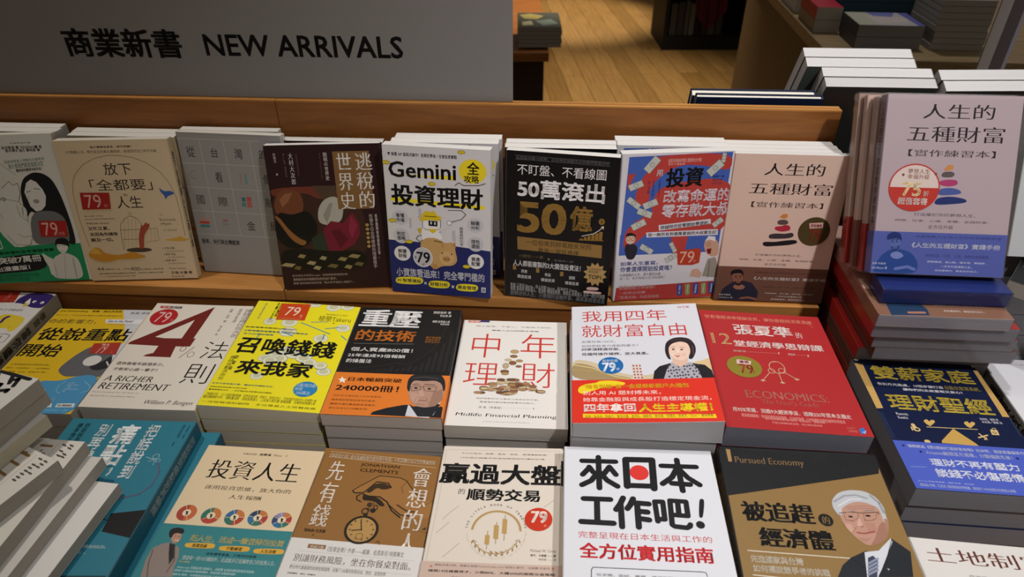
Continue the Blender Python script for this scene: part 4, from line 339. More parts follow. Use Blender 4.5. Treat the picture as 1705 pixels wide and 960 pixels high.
 ops=[('e',109.8,4.5,10.5,9.3,'#dcdcc4'),('e',109.8,4.5,10.5,9.3,'#8a9a9a',0.5,0,360),('e',109.6,3.7,6.3,5.4,'#c4c2a0'),('e',81.6,-1.7,10.6,9.5,'#dcdcc4'),('e',81.6,-1.7,10.6,9.5,'#8a9a9a',0.5,0,360),('e',81.4,-2.6,6.4,5.5,'#c4c2a0'),('e',129.2,1.3,9.5,8.4,'#dcdcc4'),('e',129.2,1.3,9.5,8.4,'#8a9a9a',0.5,0,360),('e',129,0.4,5.7,4.9,'#c4c2a0'),('e',32.2,45.4,8.6,7.6,'#dcdcc4'),('e',32.2,45.4,8.6,7.6,'#8a9a9a',0.5,0,360),('e',31.9,44.6,5.2,4.4,'#c4c2a0'),('e',59.4,44.9,11.2,9.7,'#dcdcc4'),('e',59.4,44.9,11.2,9.7,'#8a9a9a',0.5,0,360),('e',59.2,44.1,6.7,5.6,'#c4c2a0'),('e',110.8,74.7,9.9,8.3,'#dcdcc4'),('e',110.8,74.7,9.9,8.3,'#8a9a9a',0.5,0,360),('e',110.6,74,6,4.8,'#c4c2a0'),('e',134.8,49.4,9.7,8.2,'#dcdcc4'),('e',134.8,49.4,9.7,8.2,'#8a9a9a',0.5,0,360),('e',134.6,48.6,5.8,4.7,'#c4c2a0'),('e',63.3,65.1,11.5,9.8,'#dcdcc4'),('e',63.3,65.1,11.5,9.8,'#8a9a9a',0.5,0,360),('e',63.1,64.4,6.9,5.7,'#c4c2a0'),('e',50.6,120.3,8.1,6.6,'#dcdcc4'),('e',50.6,120.3,8.1,6.6,'#8a9a9a',0.5,0,360),('e',50.4,119.6,4.9,3.8,'#c4c2a0'),('e',61.8,110,9.6,7.9,'#dcdcc4'),('e',61.8,110,9.6,7.9,'#8a9a9a',0.5,0,360),('e',61.6,109.3,5.8,4.6,'#c4c2a0'),('e',74.4,103.3,10.6,8.8,'#dcdcc4'),('e',74.4,103.3,10.6,8.8,'#8a9a9a',0.5,0,360),('e',74.2,102.5,6.4,5.1,'#c4c2a0'),('e',86.3,109.7,10.6,8.6,'#dcdcc4'),('e',86.3,109.7,10.6,8.6,'#8a9a9a',0.5,0,360),('e',86.1,109,6.3,5,'#c4c2a0'),('e',100.5,115.8,10.5,8.5,'#dcdcc4'),('e',100.5,115.8,10.5,8.5,'#8a9a9a',0.5,0,360),('e',100.3,115.1,6.3,4.9,'#c4c2a0'),('e',110.3,124.1,9.5,7.6,'#dcdcc4'),('e',110.3,124.1,9.5,7.6,'#8a9a9a',0.5,0,360),('e',110,123.4,5.7,4.4,'#c4c2a0'),('e',70.2,120.4,10.5,8.5,'#dcdcc4'),('e',70.2,120.4,10.5,8.5,'#8a9a9a',0.5,0,360),('e',69.9,119.7,6.3,4.9,'#c4c2a0'),('e',59.6,125,9.5,7.7,'#dcdcc4'),('e',59.6,125,9.5,7.7,'#8a9a9a',0.5,0,360),('e',59.3,124.3,5.7,4.5,'#c4c2a0'),('e',132.4,138.1,9.4,7.4,'#dcdcc4'),('e',132.4,138.1,9.4,7.4,'#8a9a9a',0.5,0,360),('e',132.2,137.5,5.6,4.3,'#c4c2a0'),('e',53,153.9,8.3,6.6,'#dcdcc4'),('e',53,153.9,8.3,6.6,'#8a9a9a',0.5,0,360),('e',52.7,153.3,5,3.8,'#c4c2a0'),('e',125.9,128.1,8.5,6.8,'#dcdcc4'),('e',125.9,128.1,8.5,6.8,'#8a9a9a',0.5,0,360),('e',125.7,127.4,5.1,3.9,'#c4c2a0'),('l',[(74.6,43.5),(120.1,63.9)],1.4,'#3f86a6'),('l',[(88.3,41.3),(111,38.3)],1.4,'#3f86a6'),('l',[(111.2,53.3),(129.4,48.7)],1.4,'#3f86a6'),('l',[(113.3,65.3),(113.9,76.4)],1.4,'#3f86a6'),('l',[(136.4,65.6),(145.7,74.3)],1.4,'#3f86a6'),('l',[(55.6,65.1),(72.3,73.2)],1.4,'#3f86a6'),('l',[(28.7,72.4),(26.8,81.4)],1.4,'#3f86a6'),('l',[(90.5,107.4),(112.5,111)],1.4,'#3f86a6'),('t','召喚錢錢',6.9,80.5,137,113.2,'#141414','b'),('t','來我家',22.3,125.1,118.1,152.6,'#141414','b'),('t','從負債零存款到25歲FIRE！',4,58.5,73.8,61.1,'#26323a','b'),('t','以斷捨離與身體覺悟上來的財務自由',4.8,65.8,91.1,68.9,'#2f6f96','b'),('t','全方位理財提案',5.8,72.2,46.9,75.5,'#2f6f96','b'),('t','極簡Takeru',96.1,25.2,141,37.1,'#4a4410','r'),('t','物理學院畢業的無印良品理財者',103.7,20.1,133.9,23.3,'#6a6420','r'),('t','著',117.6,38.5,121,41.6,'#4a4410','r'),('t','改\n變\n人\n生\n的',29.6,2.4,32.8,42.2,'#2e2c10','b'),('t','存\n錢\n計\n畫\n習\n慣',33.7,2.9,37.8,34.5,'#2e2c10','b'),('t','東\n京\n無\n業\n青\n年\n都\n在\n用',12.4,5,15.7,41.2,'#4a6a6a','r'),('t','節\n約\n、\n儲\n蓄\n、\n投\n資',13.2,118.6,17.8,145.8,'#2e2c10','b'),('t','讓\n錢\n自\n動\n流\n向\n你',7.3,119.1,13.9,165.1,'#2e2c10','r'),('t','去年內容完美大整，讓成功的錢該自由！',3.6,169.6,80,172.4,'#23627e','b'),('t','無錢投資也能累積出財富的思維，',3.7,176.2,50.1,178.1,'#2e2c10','b'),('t','書裡跟著走五步，一步步帶你走向財務自由的捷徑。',4,180.8,82,183.1,'#2e2c10','b'),('t','【推薦好評】\u3000JC 小資族理財教練\u3000老李在紐西蘭\u3000阿格力\u3000財經主持人\u3000作者超愛存錢的你人氣推薦大會',4.9,187.3,138.3,192.7,'#3a3814','r'),('t','書店暢銷榜TOP1\u3000理財魔法師\u3000存股投資達人\u3000上班族小資夫妻 真情推薦\u3000百萬粉絲按讚分享',2.7,192,138.1,197.1,'#3a3814','r'),('t','一流極簡理財顧問\u3000多位專業人士齊聲推薦',3.7,200.9,141,204.4,'#3a3814','r')],
 st=[[('e',119.2,171.4,14.5,13.3,'#2f80b8'),('t','IG點閱次數\n突破\n1,300萬次',106.4,161.8,131,181.5,'#cfe4f0','b')],[('p',[(35.4,3.7),(76.6,1.5),(78.5,38.9),(39,40.9)],'#c5461c'),('t','79',46.8,10.6,66.3,30.6,'#ecd2c0','r'),('t','折',69.2,26.9,72.5,33.5,'#e8c0a8','r'),('l',[(41.2,37.3),(73.4,36.8)],0.4,'#e0a890')]],
 band=None),
'B4':dict(w=0.1432,h=0.2105,base='#1c1b1b',pose=(-0.2249,0.5754,-0.5803,-0.0566,0,0.0016,-0.0077),
 ops=[('p',[(41.9,133.3),(44.8,131.2),(48.3,131.1),(46.3,133.1)],'#262526'),('p',[(49.4,133),(52.2,129.6),(55.7,129.4),(53.8,132.8)],'#262526'),('p',[(56.9,132.7),(59.6,127.9),(63.2,127.8),(61.3,132.5)],'#262526'),('p',[(64.4,132.3),(66.7,122.3),(70.3,122.2),(68.8,132.2)],'#262526'),('p',[(71.9,132),(74.6,126.6),(78.2,126.5),(76.3,131.8)],'#262526'),('p',[(79.4,131.7),(82,124.3),(85.6,124.2),(83.8,131.5)],'#262526'),('p',[(86.9,131.4),(89.3,120),(92.9,119.9),(91.3,131.2)],'#262526'),('p',[(94.4,131.1),(97,121),(100.5,120.9),(98.8,130.9)],'#262526'),('p',[(101.9,130.8),(104.3,114),(107.8,113.9),(106.3,130.6)],'#262526'),('p',[(109.4,130.4),(111.5,103.5),(115.1,103.3),(113.8,130.3)],'#262526'),('p',[(116.9,130.1),(118.9,92.7),(122.5,92.6),(121.3,129.9)],'#262526'),('p',[(124.3,129.8),(126.2,74.6),(129.9,74.5),(128.7,129.6)],'#262526'),('p',[(131.8,129.5),(133.8,52.1),(137.6,52),(136.2,129.3)],'#262526'),('p',[(139.3,129.2),(141.7,32.6),(145.5,32.5),(143.7,129)],'#262526'),('l',[(2.2,135),(33.4,125.4),(55.3,122.8),(69.7,116.2),(88.1,118.1),(105.4,100.3),(116.4,82.2),(122.6,60.1),(128.1,29.3)],0.5,'#3a3938'),('t','重壓',5.2,5.2,88.9,43.3,'#f2f0ee','sh'),('t','的技術',7.3,50.5,87.6,73.3,'#d97a2c','sb'),('l',[(8.4,80.2),(87.8,77.6)],0.5,'#8a8a8a'),('t','個人資產800億！',7.2,87.5,88.8,95.4,'#efece8','b'),('t','25年達成93倍報酬',6.4,100.2,80.5,106.8,'#efece8','r'),('t','的操盤法',7.1,110.6,39.4,118.1,'#efece8','r'),('t','清原達郎 著',103.3,4.6,128.2,10.1,'#e8e4e0','b'),('t','李友君 譯',113.7,12.3,129.3,17.3,'#e8e4e0','r'),('t','推薦 投資達人傑',105.4,25.5,129,30.8,'#d8d4d0','r'),('t','專業推薦',116.8,32.1,128.9,35.5,'#d8d4d0','r'),('t','散戶最強教\n科書交易大\n師的生存心',101.6,60.9,121.7,74.1,'#a06424','r')],
 st=[],
 band=(137.1,'#dd7a2c',[('p',[(58.8,208.1),(60.9,203.4),(75,196.5),(94.7,190.4),(102.9,189.5),(122.3,205.9),(138.7,190.8),(142,192.1),(142.3,209.5)],'#1d1f24'),('p',[(100.4,189.6),(122.3,205.9),(138.5,182.1),(136.6,190.9),(132.5,205.4),(127.1,210.1),(100.1,208.2)],'#c9cbd2'),('p',[(103.5,192.4),(120,191.6),(131.6,185.3),(138.3,187.9),(130.9,208.3),(114.5,208.4)],'#22242a'),('s',[(95,162.8),(93.9,150.4),(98.7,140.6),(113.4,136.1),(129.1,138),(137.5,148.5),(140.3,162.4),(140,179),(132.5,191.1),(120.4,193.9),(107.4,191),(100.3,180.8)],'#b08a78'),('s',[(94.2,164.4),(92.2,147.3),(96.1,138.2),(112.4,130.3),(130.6,133.5),(138.4,145.3),(140.9,160.8),(139.2,167),(135.3,151.8),(125.9,146.5),(113.2,148.9),(99.8,147),(97.1,156.5),(98.4,168.8)],'#24262a'),('l',[(97.7,159.6),(108.3,156.1),(111.3,163.7),(101,166.2)],0.7,'#4a4440',1),('l',[(113.2,157.1),(130.1,157.6),(128.8,166.3),(115.8,165)],0.7,'#4a4440',1),('l',[(109.2,159.1),(113.6,159.5)],0.7,'#4a4440'),('e',104.8,161.2,2.1,1.6,'#2a2220'),('e',121.3,161.7,2.3,1.5,'#2a2220'),('l',[(111.7,163.6),(110.6,174.9),(117.4,175.2)],0.7,'#8a6450'),('l',[(106.8,181.7),(120.6,182.2)],1,'#7a4a40'),('l',[(100.1,155.2),(106.4,153.6)],0.9,'#2a2624'),('l',[(114,153.9),(127.1,154.6)],0.9,'#2a2624'),('p',[(126.9,167.6),(137.5,161),(140,179),(132.5,191.1),(124.4,193.2)],'#9a7664'),('p',[(99.3,168.8),(108.1,170.2),(112.3,180.2),(108.1,189.3),(101.8,180.7)],'#bb9582'),('p',[(109.3,164.7),(113.6,164.5),(117.7,174.6),(113.9,177.2),(110.1,174.9)],'#bd9885'),('l',[(108.4,177.4),(106.7,187)],0.5,'#8a6450'),('l',[(119.8,176.9),(124.2,186.2)],0.5,'#8a6450'),('l',[(109.1,188.6),(119.6,188.8)],0.5,'#8a6450'),('l',[(97.5,143.9),(111.9,140.7),(129.9,143.8)],0.4,'#8a6a58'),('p',[(9.7,145.1),(12.6,149.4),(16.1,149.3),(14.3,152.5),(15.8,156.9),(12,153.9),(9.2,156.5),(9.5,152.7),(5.6,149.7),(9.1,149.6)],'#f0e8e0'),('t','日本暢銷突破',18.4,145.3,85.3,152.7,'#141414','b'),('t','240000冊！',6.7,159.2,84.2,170,'#141414','b'),('t','他的名字曾經登上日本首富榜，',7.1,177.3,67.1,179.8,'#4a2a10','r'),('t','讓索羅斯都想投資他的基金。',6.9,184.2,61.4,187.2,'#4a2a10','r'),('t','震撼市場的最強基金操盤手，',7.2,191.3,62.9,194.1,'#4a2a10','r'),('t','畢生投資功力傾囊宣傳！',7.4,198.3,54,200.9,'#4a2a10','r')])),
'B5':dict(w=0.1446,h=0.2055,base='#e2ded8',pose=(-0.0803,0.5665,-0.5885,-0.0594,-0,-0.0162,-0.0001),
 ops=[('r',6.7,0.9,24.1,5.7,'#c9685a'),('r',24,-0,36.8,4.2,'#3c3f7a'),('t','商業',8.7,1.6,22.7,5,'#efe4dc','r'),('t','照上有老、下有小，不敢倒下的你，',18.7,11.7,124.7,14.5,'#4a423c','r'),('t','重建人生的財務主導權',41.4,20.9,106,23,'#4a423c','b'),('t','中',17.7,30.2,55,80.7,'#c43c34','l'),('t','年',83,29,130.1,79.4,'#c43c34','l'),('t','理',13.5,92.2,56.6,134.3,'#c43c34','l'),('t','財',85.8,88.9,128.6,136.2,'#c43c34','l'),('e',75.4,66.9,5.6,4,'#b89a6a'),('e',75.4,66.9,5.6,4,'#5a4028',0.4,0,360),('e',74.8,76.7,5.1,3.2,'#8a6a48'),('e',74.8,76.7,5.1,3.2,'#5a4028',0.4,0,360),('e',67.8,84.2,4.6,2.5,'#c9b48a'),('e',67.8,84.2,4.6,2.5,'#5a4028',0.4,0,360),('e',82.6,85.6,4.6,2.8,'#a88a5c'),('e',82.6,85.6,4.6,2.8,'#5a4028',0.4,0,360),('e',74.1,90.2,5,4.2,'#8a5c3c'),('e',74.1,90.2,5,4.2,'#5a4028',0.4,0,360),('e',65.4,96.3,4.1,5.5,'#b8a684'),('e',65.4,96.3,4.1,5.5,'#5a4028',0.4,0,360),('e',82.2,96.8,4.1,2.4,'#8a6a50'),('e',82.2,96.8,4.1,2.4,'#5a4028',0.4,0,360),('e',64.8,107.3,5.8,3.4,'#7a563a'),('e',64.8,107.3,5.8,3.4,'#5a4028',0.4,0,360),('e',65.5,111.4,4.9,3,'#a88a60'),('e',65.5,111.4,4.9,3,'#5a4028',0.4,0,360),('e',72.9,128.9,5.3,2.6,'#b89a72'),('e',72.9,128.9,5.3,2.6,'#4e3626',0.3,0,360),('e',76.6,132.3,5.2,2.6,'#8a6248'),('e',76.6,132.3,5.2,2.6,'#4e3626',0.3,0,360),('e',42.2,141.1,5.2,2.5,'#a88058'),('e',42.2,141.1,5.2,2.5,'#4e3626',0.3,0,360),('e',77.4,122.4,5.3,2.6,'#6e4c38'),('e',77.4,122.4,5.3,2.6,'#4e3626',0.3,0,360),('e',59.7,130.2,5.3,2.6,'#c9b48c'),('e',59.7,130.2,5.3,2.6,'#4e3626',0.3,0,360),('e',69.6,149.4,5.2,2.5,'#b89a72'),('e',69.6,149.4,5.2,2.5,'#4e3626',0.3,0,360),('e',70.1,145.2,5.2,2.5,'#8a6248'),('e',70.1,145.2,5.2,2.5,'#4e3626',0.3,0,360),('e',47.7,141.1,5.2,2.5,'#a88058'),('e',47.7,141.1,5.2,2.5,'#4e3626',0.3,0,360),('e',96.9,138.3,5.2,2.5,'#6e4c38'),('e',96.9,138.3,5.2,2.5,'#4e3626',0.3,0,360),('e',86.3,135.9,5.2,2.6,'#c9b48c'),('e',86.3,135.9,5.2,2.6,'#4e3626',0.3,0,360),('e',40.9,142.4,5.2,2.5,'#b89a72'),('e',40.9,142.4,5.2,2.5,'#4e3626',0.3,0,360),('e',78.9,142.6,5.2,2.5,'#8a6248'),('e',78.9,142.6,5.2,2.5,'#4e3626',0.3,0,360),('e',49.6,131.9,5.3,2.6,'#a88058'),('e',49.6,131.9,5.3,2.6,'#4e3626',0.3,0,360),('e',69.9,146,5.2,2.5,'#6e4c38'),('e',69.9,146,5.2,2.5,'#4e3626',0.3,0,360),('e',99.8,140.4,5.2,2.5,'#c9b48c'),('e',99.8,140.4,5.2,2.5,'#4e3626',0.3,0,360),('e',102.8,140.1,5.2,2.5,'#b89a72'),('e',102.8,140.1,5.2,2.5,'#4e3626',0.3,0,360),('e',87.2,132.4,5.2,2.6,'#8a6248'),('e',87.2,132.4,5.2,2.6,'#4e3626',0.3,0,360),('e',95.8,133.3,5.2,2.6,'#a88058'),('e',95.8,133.3,5.2,2.6,'#4e3626',0.3,0,360),('e',38.6,148,5.2,2.5,'#6e4c38'),('e',38.6,148,5.2,2.5,'#4e3626',0.3,0,360),('e',61.6,126.7,5.3,2.6,'#c9b48c'),('e',61.6,126.7,5.3,2.6,'#4e3626',0.3,0,360),('e',66.6,148.8,5.2,2.5,'#b89a72'),('e',66.6,148.8,5.2,2.5,'#4e3626',0.3,0,360),('e',58.2,140.2,5.2,2.5,'#8a6248'),('e',58.2,140.2,5.2,2.5,'#4e3626',0.3,0,360),('e',64.6,136.7,5.2,2.6,'#a88058'),('e',64.6,136.7,5.2,2.6,'#4e3626',0.3,0,360),('e',75.5,131.8,5.2,2.6,'#6e4c38'),('e',75.5,131.8,5.2,2.6,'#4e3626',0.3,0,360),('e',98,136.9,5.2,2.6,'#c9b48c'),('e',98,136.9,5.2,2.6,'#4e3626',0.3,0,360),('e',102.4,139.3,5.2,2.5,'#b89a72'),('e',102.4,139.3,5.2,2.5,'#4e3626',0.3,0,360),('e',112.3,143.4,5.2,2.5,'#8a6248'),('e',112.3,143.4,5.2,2.5,'#4e3626',0.3,0,360),('e',47.9,142,5.2,2.5,'#a88058'),('e',47.9,142,5.2,2.5,'#4e3626',0.3,0,360),('e',110.3,143.6,5.2,2.5,'#6e4c38'),('e',110.3,143.6,5.2,2.5,'#4e3626',0.3,0,360),('e',78,146.6,5.2,2.5,'#c9b48c'),('e',78,146.6,5.2,2.5,'#4e3626',0.3,0,360),('e',50.6,143,5.2,2.5,'#b89a72'),('e',50.6,143,5.2,2.5,'#4e3626',0.3,0,360),('e',78,144.6,5.2,2.5,'#8a6248'),('e',78,144.6,5.2,2.5,'#4e3626',0.3,0,360),('e',51.6,131.3,5.3,2.6,'#a88058'),('e',51.6,131.3,5.3,2.6,'#4e3626',0.3,0,360),('e',112.1,143.3,5.2,2.5,'#6e4c38'),('e',112.1,143.3,5.2,2.5,'#4e3626',0.3,0,360),('e',79.3,124.4,5.3,2.6,'#c9b48c'),('e',79.3,124.4,5.3,2.6,'#4e3626',0.3,0,360),('e',52.6,134.7,5.2,2.6,'#b89a72'),('e',52.6,134.7,5.2,2.6,'#4e3626',0.3,0,360),('e',83.4,129.8,5.3,2.6,'#8a6248'),('e',83.4,129.8,5.3,2.6,'#4e3626',0.3,0,360),('e',34.3,148.1,5.2,2.5,'#a88058'),('e',34.3,148.1,5.2,2.5,'#4e3626',0.3,0,360),('e',41.1,140.8,5.2,2.6,'#6e4c38'),('e',41.1,140.8,5.2,2.6,'#4e3626',0.3,0,360),('e',59.4,142.6,5.2,2.5,'#c9b48c'),('e',59.4,142.6,5.2,2.5,'#4e3626',0.3,0,360),('e',112.2,144.1,5.2,2.5,'#b89a72'),('e',112.2,144.1,5.2,2.5,'#4e3626',0.3,0,360),('e',101.5,134.6,5.2,2.6,'#8a6248'),('e',101.5,134.6,5.2,2.6,'#4e3626',0.3,0,360),('e',51.5,132,5.3,2.6,'#a88058'),('e',51.5,132,5.3,2.6,'#4e3626',0.3,0,360),('e',40.6,140.5,5.2,2.6,'#6e4c38'),('e',40.6,140.5,5.2,2.6,'#4e3626',0.3,0,360),('e',67.5,128.1,5.3,2.6,'#c9b48c'),('e',67.5,128.1,5.3,2.6,'#4e3626',0.3,0,360),('e',48.6,140.3,5.2,2.6,'#b89a72'),('e',48.6,140.3,5.2,2.6,'#4e3626',0.3,0,360),('e',79.4,123.1,5.3,2.6,'#8a6248'),('e',79.4,123.1,5.3,2.6,'#4e3626',0.3,0,360),('e',92.7,129.9,5.2,2.6,'#a88058'),('e',92.7,129.9,5.2,2.6,'#4e3626',0.3,0,360),('e',61.9,147.2,5.2,2.5,'#6e4c38'),('e',61.9,147.2,5.2,2.5,'#4e3626',0.3,0,360),('e',72.6,135,5.2,2.6,'#c9b48c'),('e',72.6,135,5.2,2.6,'#4e3626',0.3,0,360),('e',78.3,139.6,5.2,2.5,'#b89a72'),('e',78.3,139.6,5.2,2.5,'#4e3626',0.3,0,360),('e',79.3,137.3,5.2,2.6,'#8a6248'),('e',79.3,137.3,5.2,2.6,'#4e3626',0.3,0,360),('e',72.8,147.8,5.2,2.5,'#a88058'),('e',72.8,147.8,5.2,2.5,'#4e3626',0.3,0,360),('e',83.5,133.6,5.2,2.6,'#6e4c38'),('e',83.5,133.6,5.2,2.6,'#4e3626',0.3,0,360),('e',62.9,129.4,5.3,2.6,'#c9b48c'),('e',62.9,129.4,5.3,2.6,'#4e3626',0.3,0,360),('e',74.2,148.7,5.2,2.5,'#b89a72'),('e',74.2,148.7,5.2,2.5,'#4e3626',0.3,0,360),('e',40.8,139.1,5.2,2.6,'#8a6248'),('e',40.8,139.1,5.2,2.6,'#4e3626',0.3,0,360),('e',75.7,133.6,5.2,2.6,'#a88058'),('e',75.7,133.6,5.2,2.6,'#4e3626',0.3,0,360),('e',73.1,122.9,5.3,2.6,'#6e4c38'),('e',73.1,122.9,5.3,2.6,'#4e3626',0.3,0,360),('e',41.6,141.3,5.2,2.5,'#c9b48c'),('e',41.6,141.3,5.2,2.5,'#4e3626',0.3,0,360),('e',69.4,139.6,5.2,2.5,'#b89a72'),('e',69.4,139.6,5.2,2.5,'#4e3626',0.3,0,360),('e',61.3,141.5,5.2,2.5,'#8a6248'),('e',61.3,141.5,5.2,2.5,'#4e3626',0.3,0,360),('e',89.2,140.7,5.2,2.5,'#a88058'),('e',89.2,140.7,5.2,2.5,'#4e3626',0.3,0,360),('e',61.4,123.6,5.3,2.6,'#6e4c38'),('e',61.4,123.6,5.3,2.6,'#4e3626',0.3,0,360),('t','我們面對的不只是收入與支出的平衡，',33.3,157.1,110,159.3,'#3c3632','r'),('t','最重要的是抗衡突發事件的能力。',38.2,163,105.9,165.4,'#3c3632','r'),('t','周 嵐（李嘉嵐）',37.7,171.6,65.6,175.4,'#6a6058','r'),('l',[(66.5,173.6),(101.1,172.9)],0.3,'#b0a69a'),('t','著',102.8,171.6,104.8,174.5,'#6a6058','r'),('t','Midlife Financial Planning',11.4,183.8,131.7,190.5,'#3a342e','s',0.15,0),('t','A Guide to Financial Clarity and Resilience',44.5,196.5,100.2,198.1,'#8a8076','s')],
 st=[],
 band=None),
'B6':dict(w=0.1622,h=0.2109,base='#d1d2d8',pose=(0.065,0.5298,-0.5485,-0.0679,0,0.0092,-0.0706),
 ops=[('s',[(0.1,105.8),(24.9,109.5),(48.9,128.6),(78.7,138.1),(109.7,129.5),(165.6,105.8),(162.9,145.7),(-0.1,142.9)],'#c9b99a'),('s',[(0.1,112.2),(20.5,115.7),(40.6,131.5),(68.4,140.3),(68.2,143.8),(-0.1,142.9)],'#a08a62'),('l',[(0,115.4),(24.5,122),(48.5,136.1),(68.2,143.3)],1.4,'#d8c48a'),('l',[(0,124.7),(28.4,128.2),(60.2,143.1)],1,'#b89a5a'),('p',[(141.5,117.8),(165.5,106.4),(163.9,130.4)],'#d4b98a'),('r',71,116.6,80.2,144,'#d0c8c0'),('e',72.5,119.1,1.2,1.6,'#b05048'),('e',76.4,119.2,1.2,1.5,'#b05048'),('e',80.3,119.2,1.2,1.5,'#b05048'),('e',72.7,124.4,1.2,1.5,'#b05048'),('e',76.6,124.4,1.2,1.5,'#b05048'),('e',80.4,124.5,1.2,1.5,'#b05048'),('e',72.9,129.6,1.2,1.5,'#b05048'),('e',76.7,129.6,1.2,1.5,'#b05048'),('e',80.6,129.7,1.2,1.5,'#b05048'),('e',73.1,134.7,1.2,1.5,'#b05048'),('e',76.9,134.7,1.2,1.5,'#b05048'),('e',80.8,134.8,1.2,1.5,'#b05048'),('e',73.3,139.8,1.2,1.5,'#b05048'),('e',77.1,139.8,1.2,1.5,'#b05048'),('e',80.9,139.9,1.2,1.5,'#b05048'),('t','我用四年',13.5,10.5,122,33.3,'#c03f3c','r'),('t','就財富自由',13,39.9,142.8,64.7,'#c03f3c','r'),('t','林芝華',138,4.8,153.1,9.6,'#b04a48','r'),('t','如果你有100元，',12.5,71.3,54.3,75.7,'#5a5558','r'),('t','如何把投資力道能夠最大？',12.4,79.3,81.5,83.8,'#5a5558','r'),('t','四季漲精選存股、',12.3,85.5,59.4,90.5,'#4a4548','b'),('t','低檔時操作槓桿，放大資產。',12.1,94.1,92.3,99.6,'#4a4548','b'),('p',[(93,144.8),(96,129.3),(103,120.9),(115.3,116.1),(139.6,116.6),(155.2,120.5),(161.6,130.4),(162.5,145.7)],'#1e1d22'),('p',[(104.9,144.9),(111,126.5),(117.5,114.9),(139.8,115.3),(146.1,127.1),(149.2,145.6)],'#a8a6ae'),('e',111.9,118.9,1.2,1.5,'#3c3c48'),('e',121.5,127.9,1.2,1.5,'#3c3c48'),('e',131,136.8,1.2,1.5,'#3c3c48'),('e',143.9,120.4,1.2,1.5,'#3c3c48'),('e',115.2,128.7,1.2,1.5,'#3c3c48'),('e',124.7,137.6,1.2,1.5,'#3c3c48'),('e',137.5,121.2,1.2,1.5,'#3c3c48'),('e',146.9,130.1,1.2,1.5,'#3c3c48'),('e',118.4,138.4,1.2,1.5,'#3c3c48'),('e',131.2,122,1.2,1.5,'#3c3c48'),('e',140.6,130.9,1.2,1.5,'#3c3c48'),('e',112.2,139.2,1.2,1.5,'#3c3c48'),('e',124.8,122.8,1.2,1.5,'#3c3c48'),('e',134.3,131.7,1.2,1.5,'#3c3c48'),('e',143.5,140.5,1.2,1.5,'#3c3c48'),('e',118.5,123.6,1.2,1.5,'#3c3c48'),('e',128,132.5,1.2,1.5,'#3c3c48'),('e',137.3,141.3,1.2,1.5,'#3c3c48'),('e',112.1,124.4,1.2,1.5,'#3c3c48'),('e',121.7,133.3,1.2,1.5,'#3c3c48'),('e',131,142.1,1.2,1.5,'#3c3c48'),('e',143.9,125.8,1.2,1.5,'#3c3c48'),('e',115.4,134.1,1.2,1.5,'#3c3c48'),('e',124.8,142.9,1.2,1.5,'#3c3c48'),('e',137.6,126.7,1.2,1.5,'#3c3c48'),('e',146.8,135.5,1.2,1.5,'#3c3c48'),('e',118.6,143.7,1.2,1.5,'#3c3c48'),('e',131.2,127.5,1.2,1.5,'#3c3c48'),('e',140.6,136.3,1.2,1.5,'#3c3c48'),('e',115.3,119.2,1.2,1.5,'#3c3c48'),('e',124.9,128.3,1.2,1.5,'#3c3c48'),('e',134.3,137.1,1.2,1.5,'#3c3c48'),('e',147.3,120.7,1.2,1.5,'#3c3c48'),('e',118.6,129.1,1.2,1.5,'#3c3c48'),('e',128,137.9,1.2,1.5,'#3c3c48'),('e',140.9,121.5,1.2,1.5,'#3c3c48'),('e',112.3,129.9,1.2,1.5,'#3c3c48'),('e',121.8,138.7,1.2,1.5,'#3c3c48'),('e',134.6,122.3,1.2,1.5,'#3c3c48'),('e',143.9,131.3,1.2,1.5,'#3c3c48'),('p',[(121.1,101.8),(137.6,102.1),(136.6,116.2),(126.5,123.7),(118.4,115.9)],'#d8b49e'),('s',[(114.8,88.7),(117.8,77.2),(133.3,71.8),(143,77.8),(144.1,92.6),(137.9,106.9),(130,112.7),(122.2,109.7),(116.2,100.1)],'#e4c4b0'),('s',[(112,95.2),(114.6,78.8),(122.8,70.5),(133.7,68.4),(144.9,72.1),(149.6,84.5),(148.5,97.5),(142.6,110.1),(137.6,109.1),(142.6,95.8),(141.5,81),(132.7,76.5),(121.6,80.6),(116.9,88.7),(116.6,101.7),(118,110.6),(113.9,107.3)],'#2a2024'),('p',[(119.5,98.5),(123,100.2),(120.7,105.6),(118,102.3)],'#e9cbb9'),('p',[(131.7,99.4),(136.5,98.2),(134.8,104.6),(131.6,103.9)],'#dcb8a4'),('p',[(126.5,91.6),(128.6,91.6),(128.9,98.7),(125.2,99)],'#ecd2c2'),('l',[(125.2,99),(128.9,99)],0.4,'#b48a78'),('l',[(120.2,74.9),(137.3,73.3)],0.8,'#4a3a38'),('l',[(146,86.1),(144.9,102.2)],1.2,'#5a4440'),('e',122.4,91.5,1.7,1.3,'#3a2a28'),('e',132.3,92.3,1.7,1.3,'#3a2a28'),('l',[(119.9,87.5),(125.5,87)],0.6,'#6a4a40'),('l',[(130.8,87.7),(136.1,88.8)],0.6,'#6a4a40'),('p',[(122.1,102.4),(126.1,103.1),(130.3,102.6),(125.9,106.3)],'#c06a68')],
 st=[[('e',46.2,118,14.8,14.7,'#1f66a8'),('t','暢銷推薦',36.7,107.5,54.8,112.2,'#cfe0f0','b'),('t','79',36,113.1,51.8,129,'#e8eef6','h'),('t','折',52.5,122.5,56.4,126.8,'#d8e4f0','r')]],
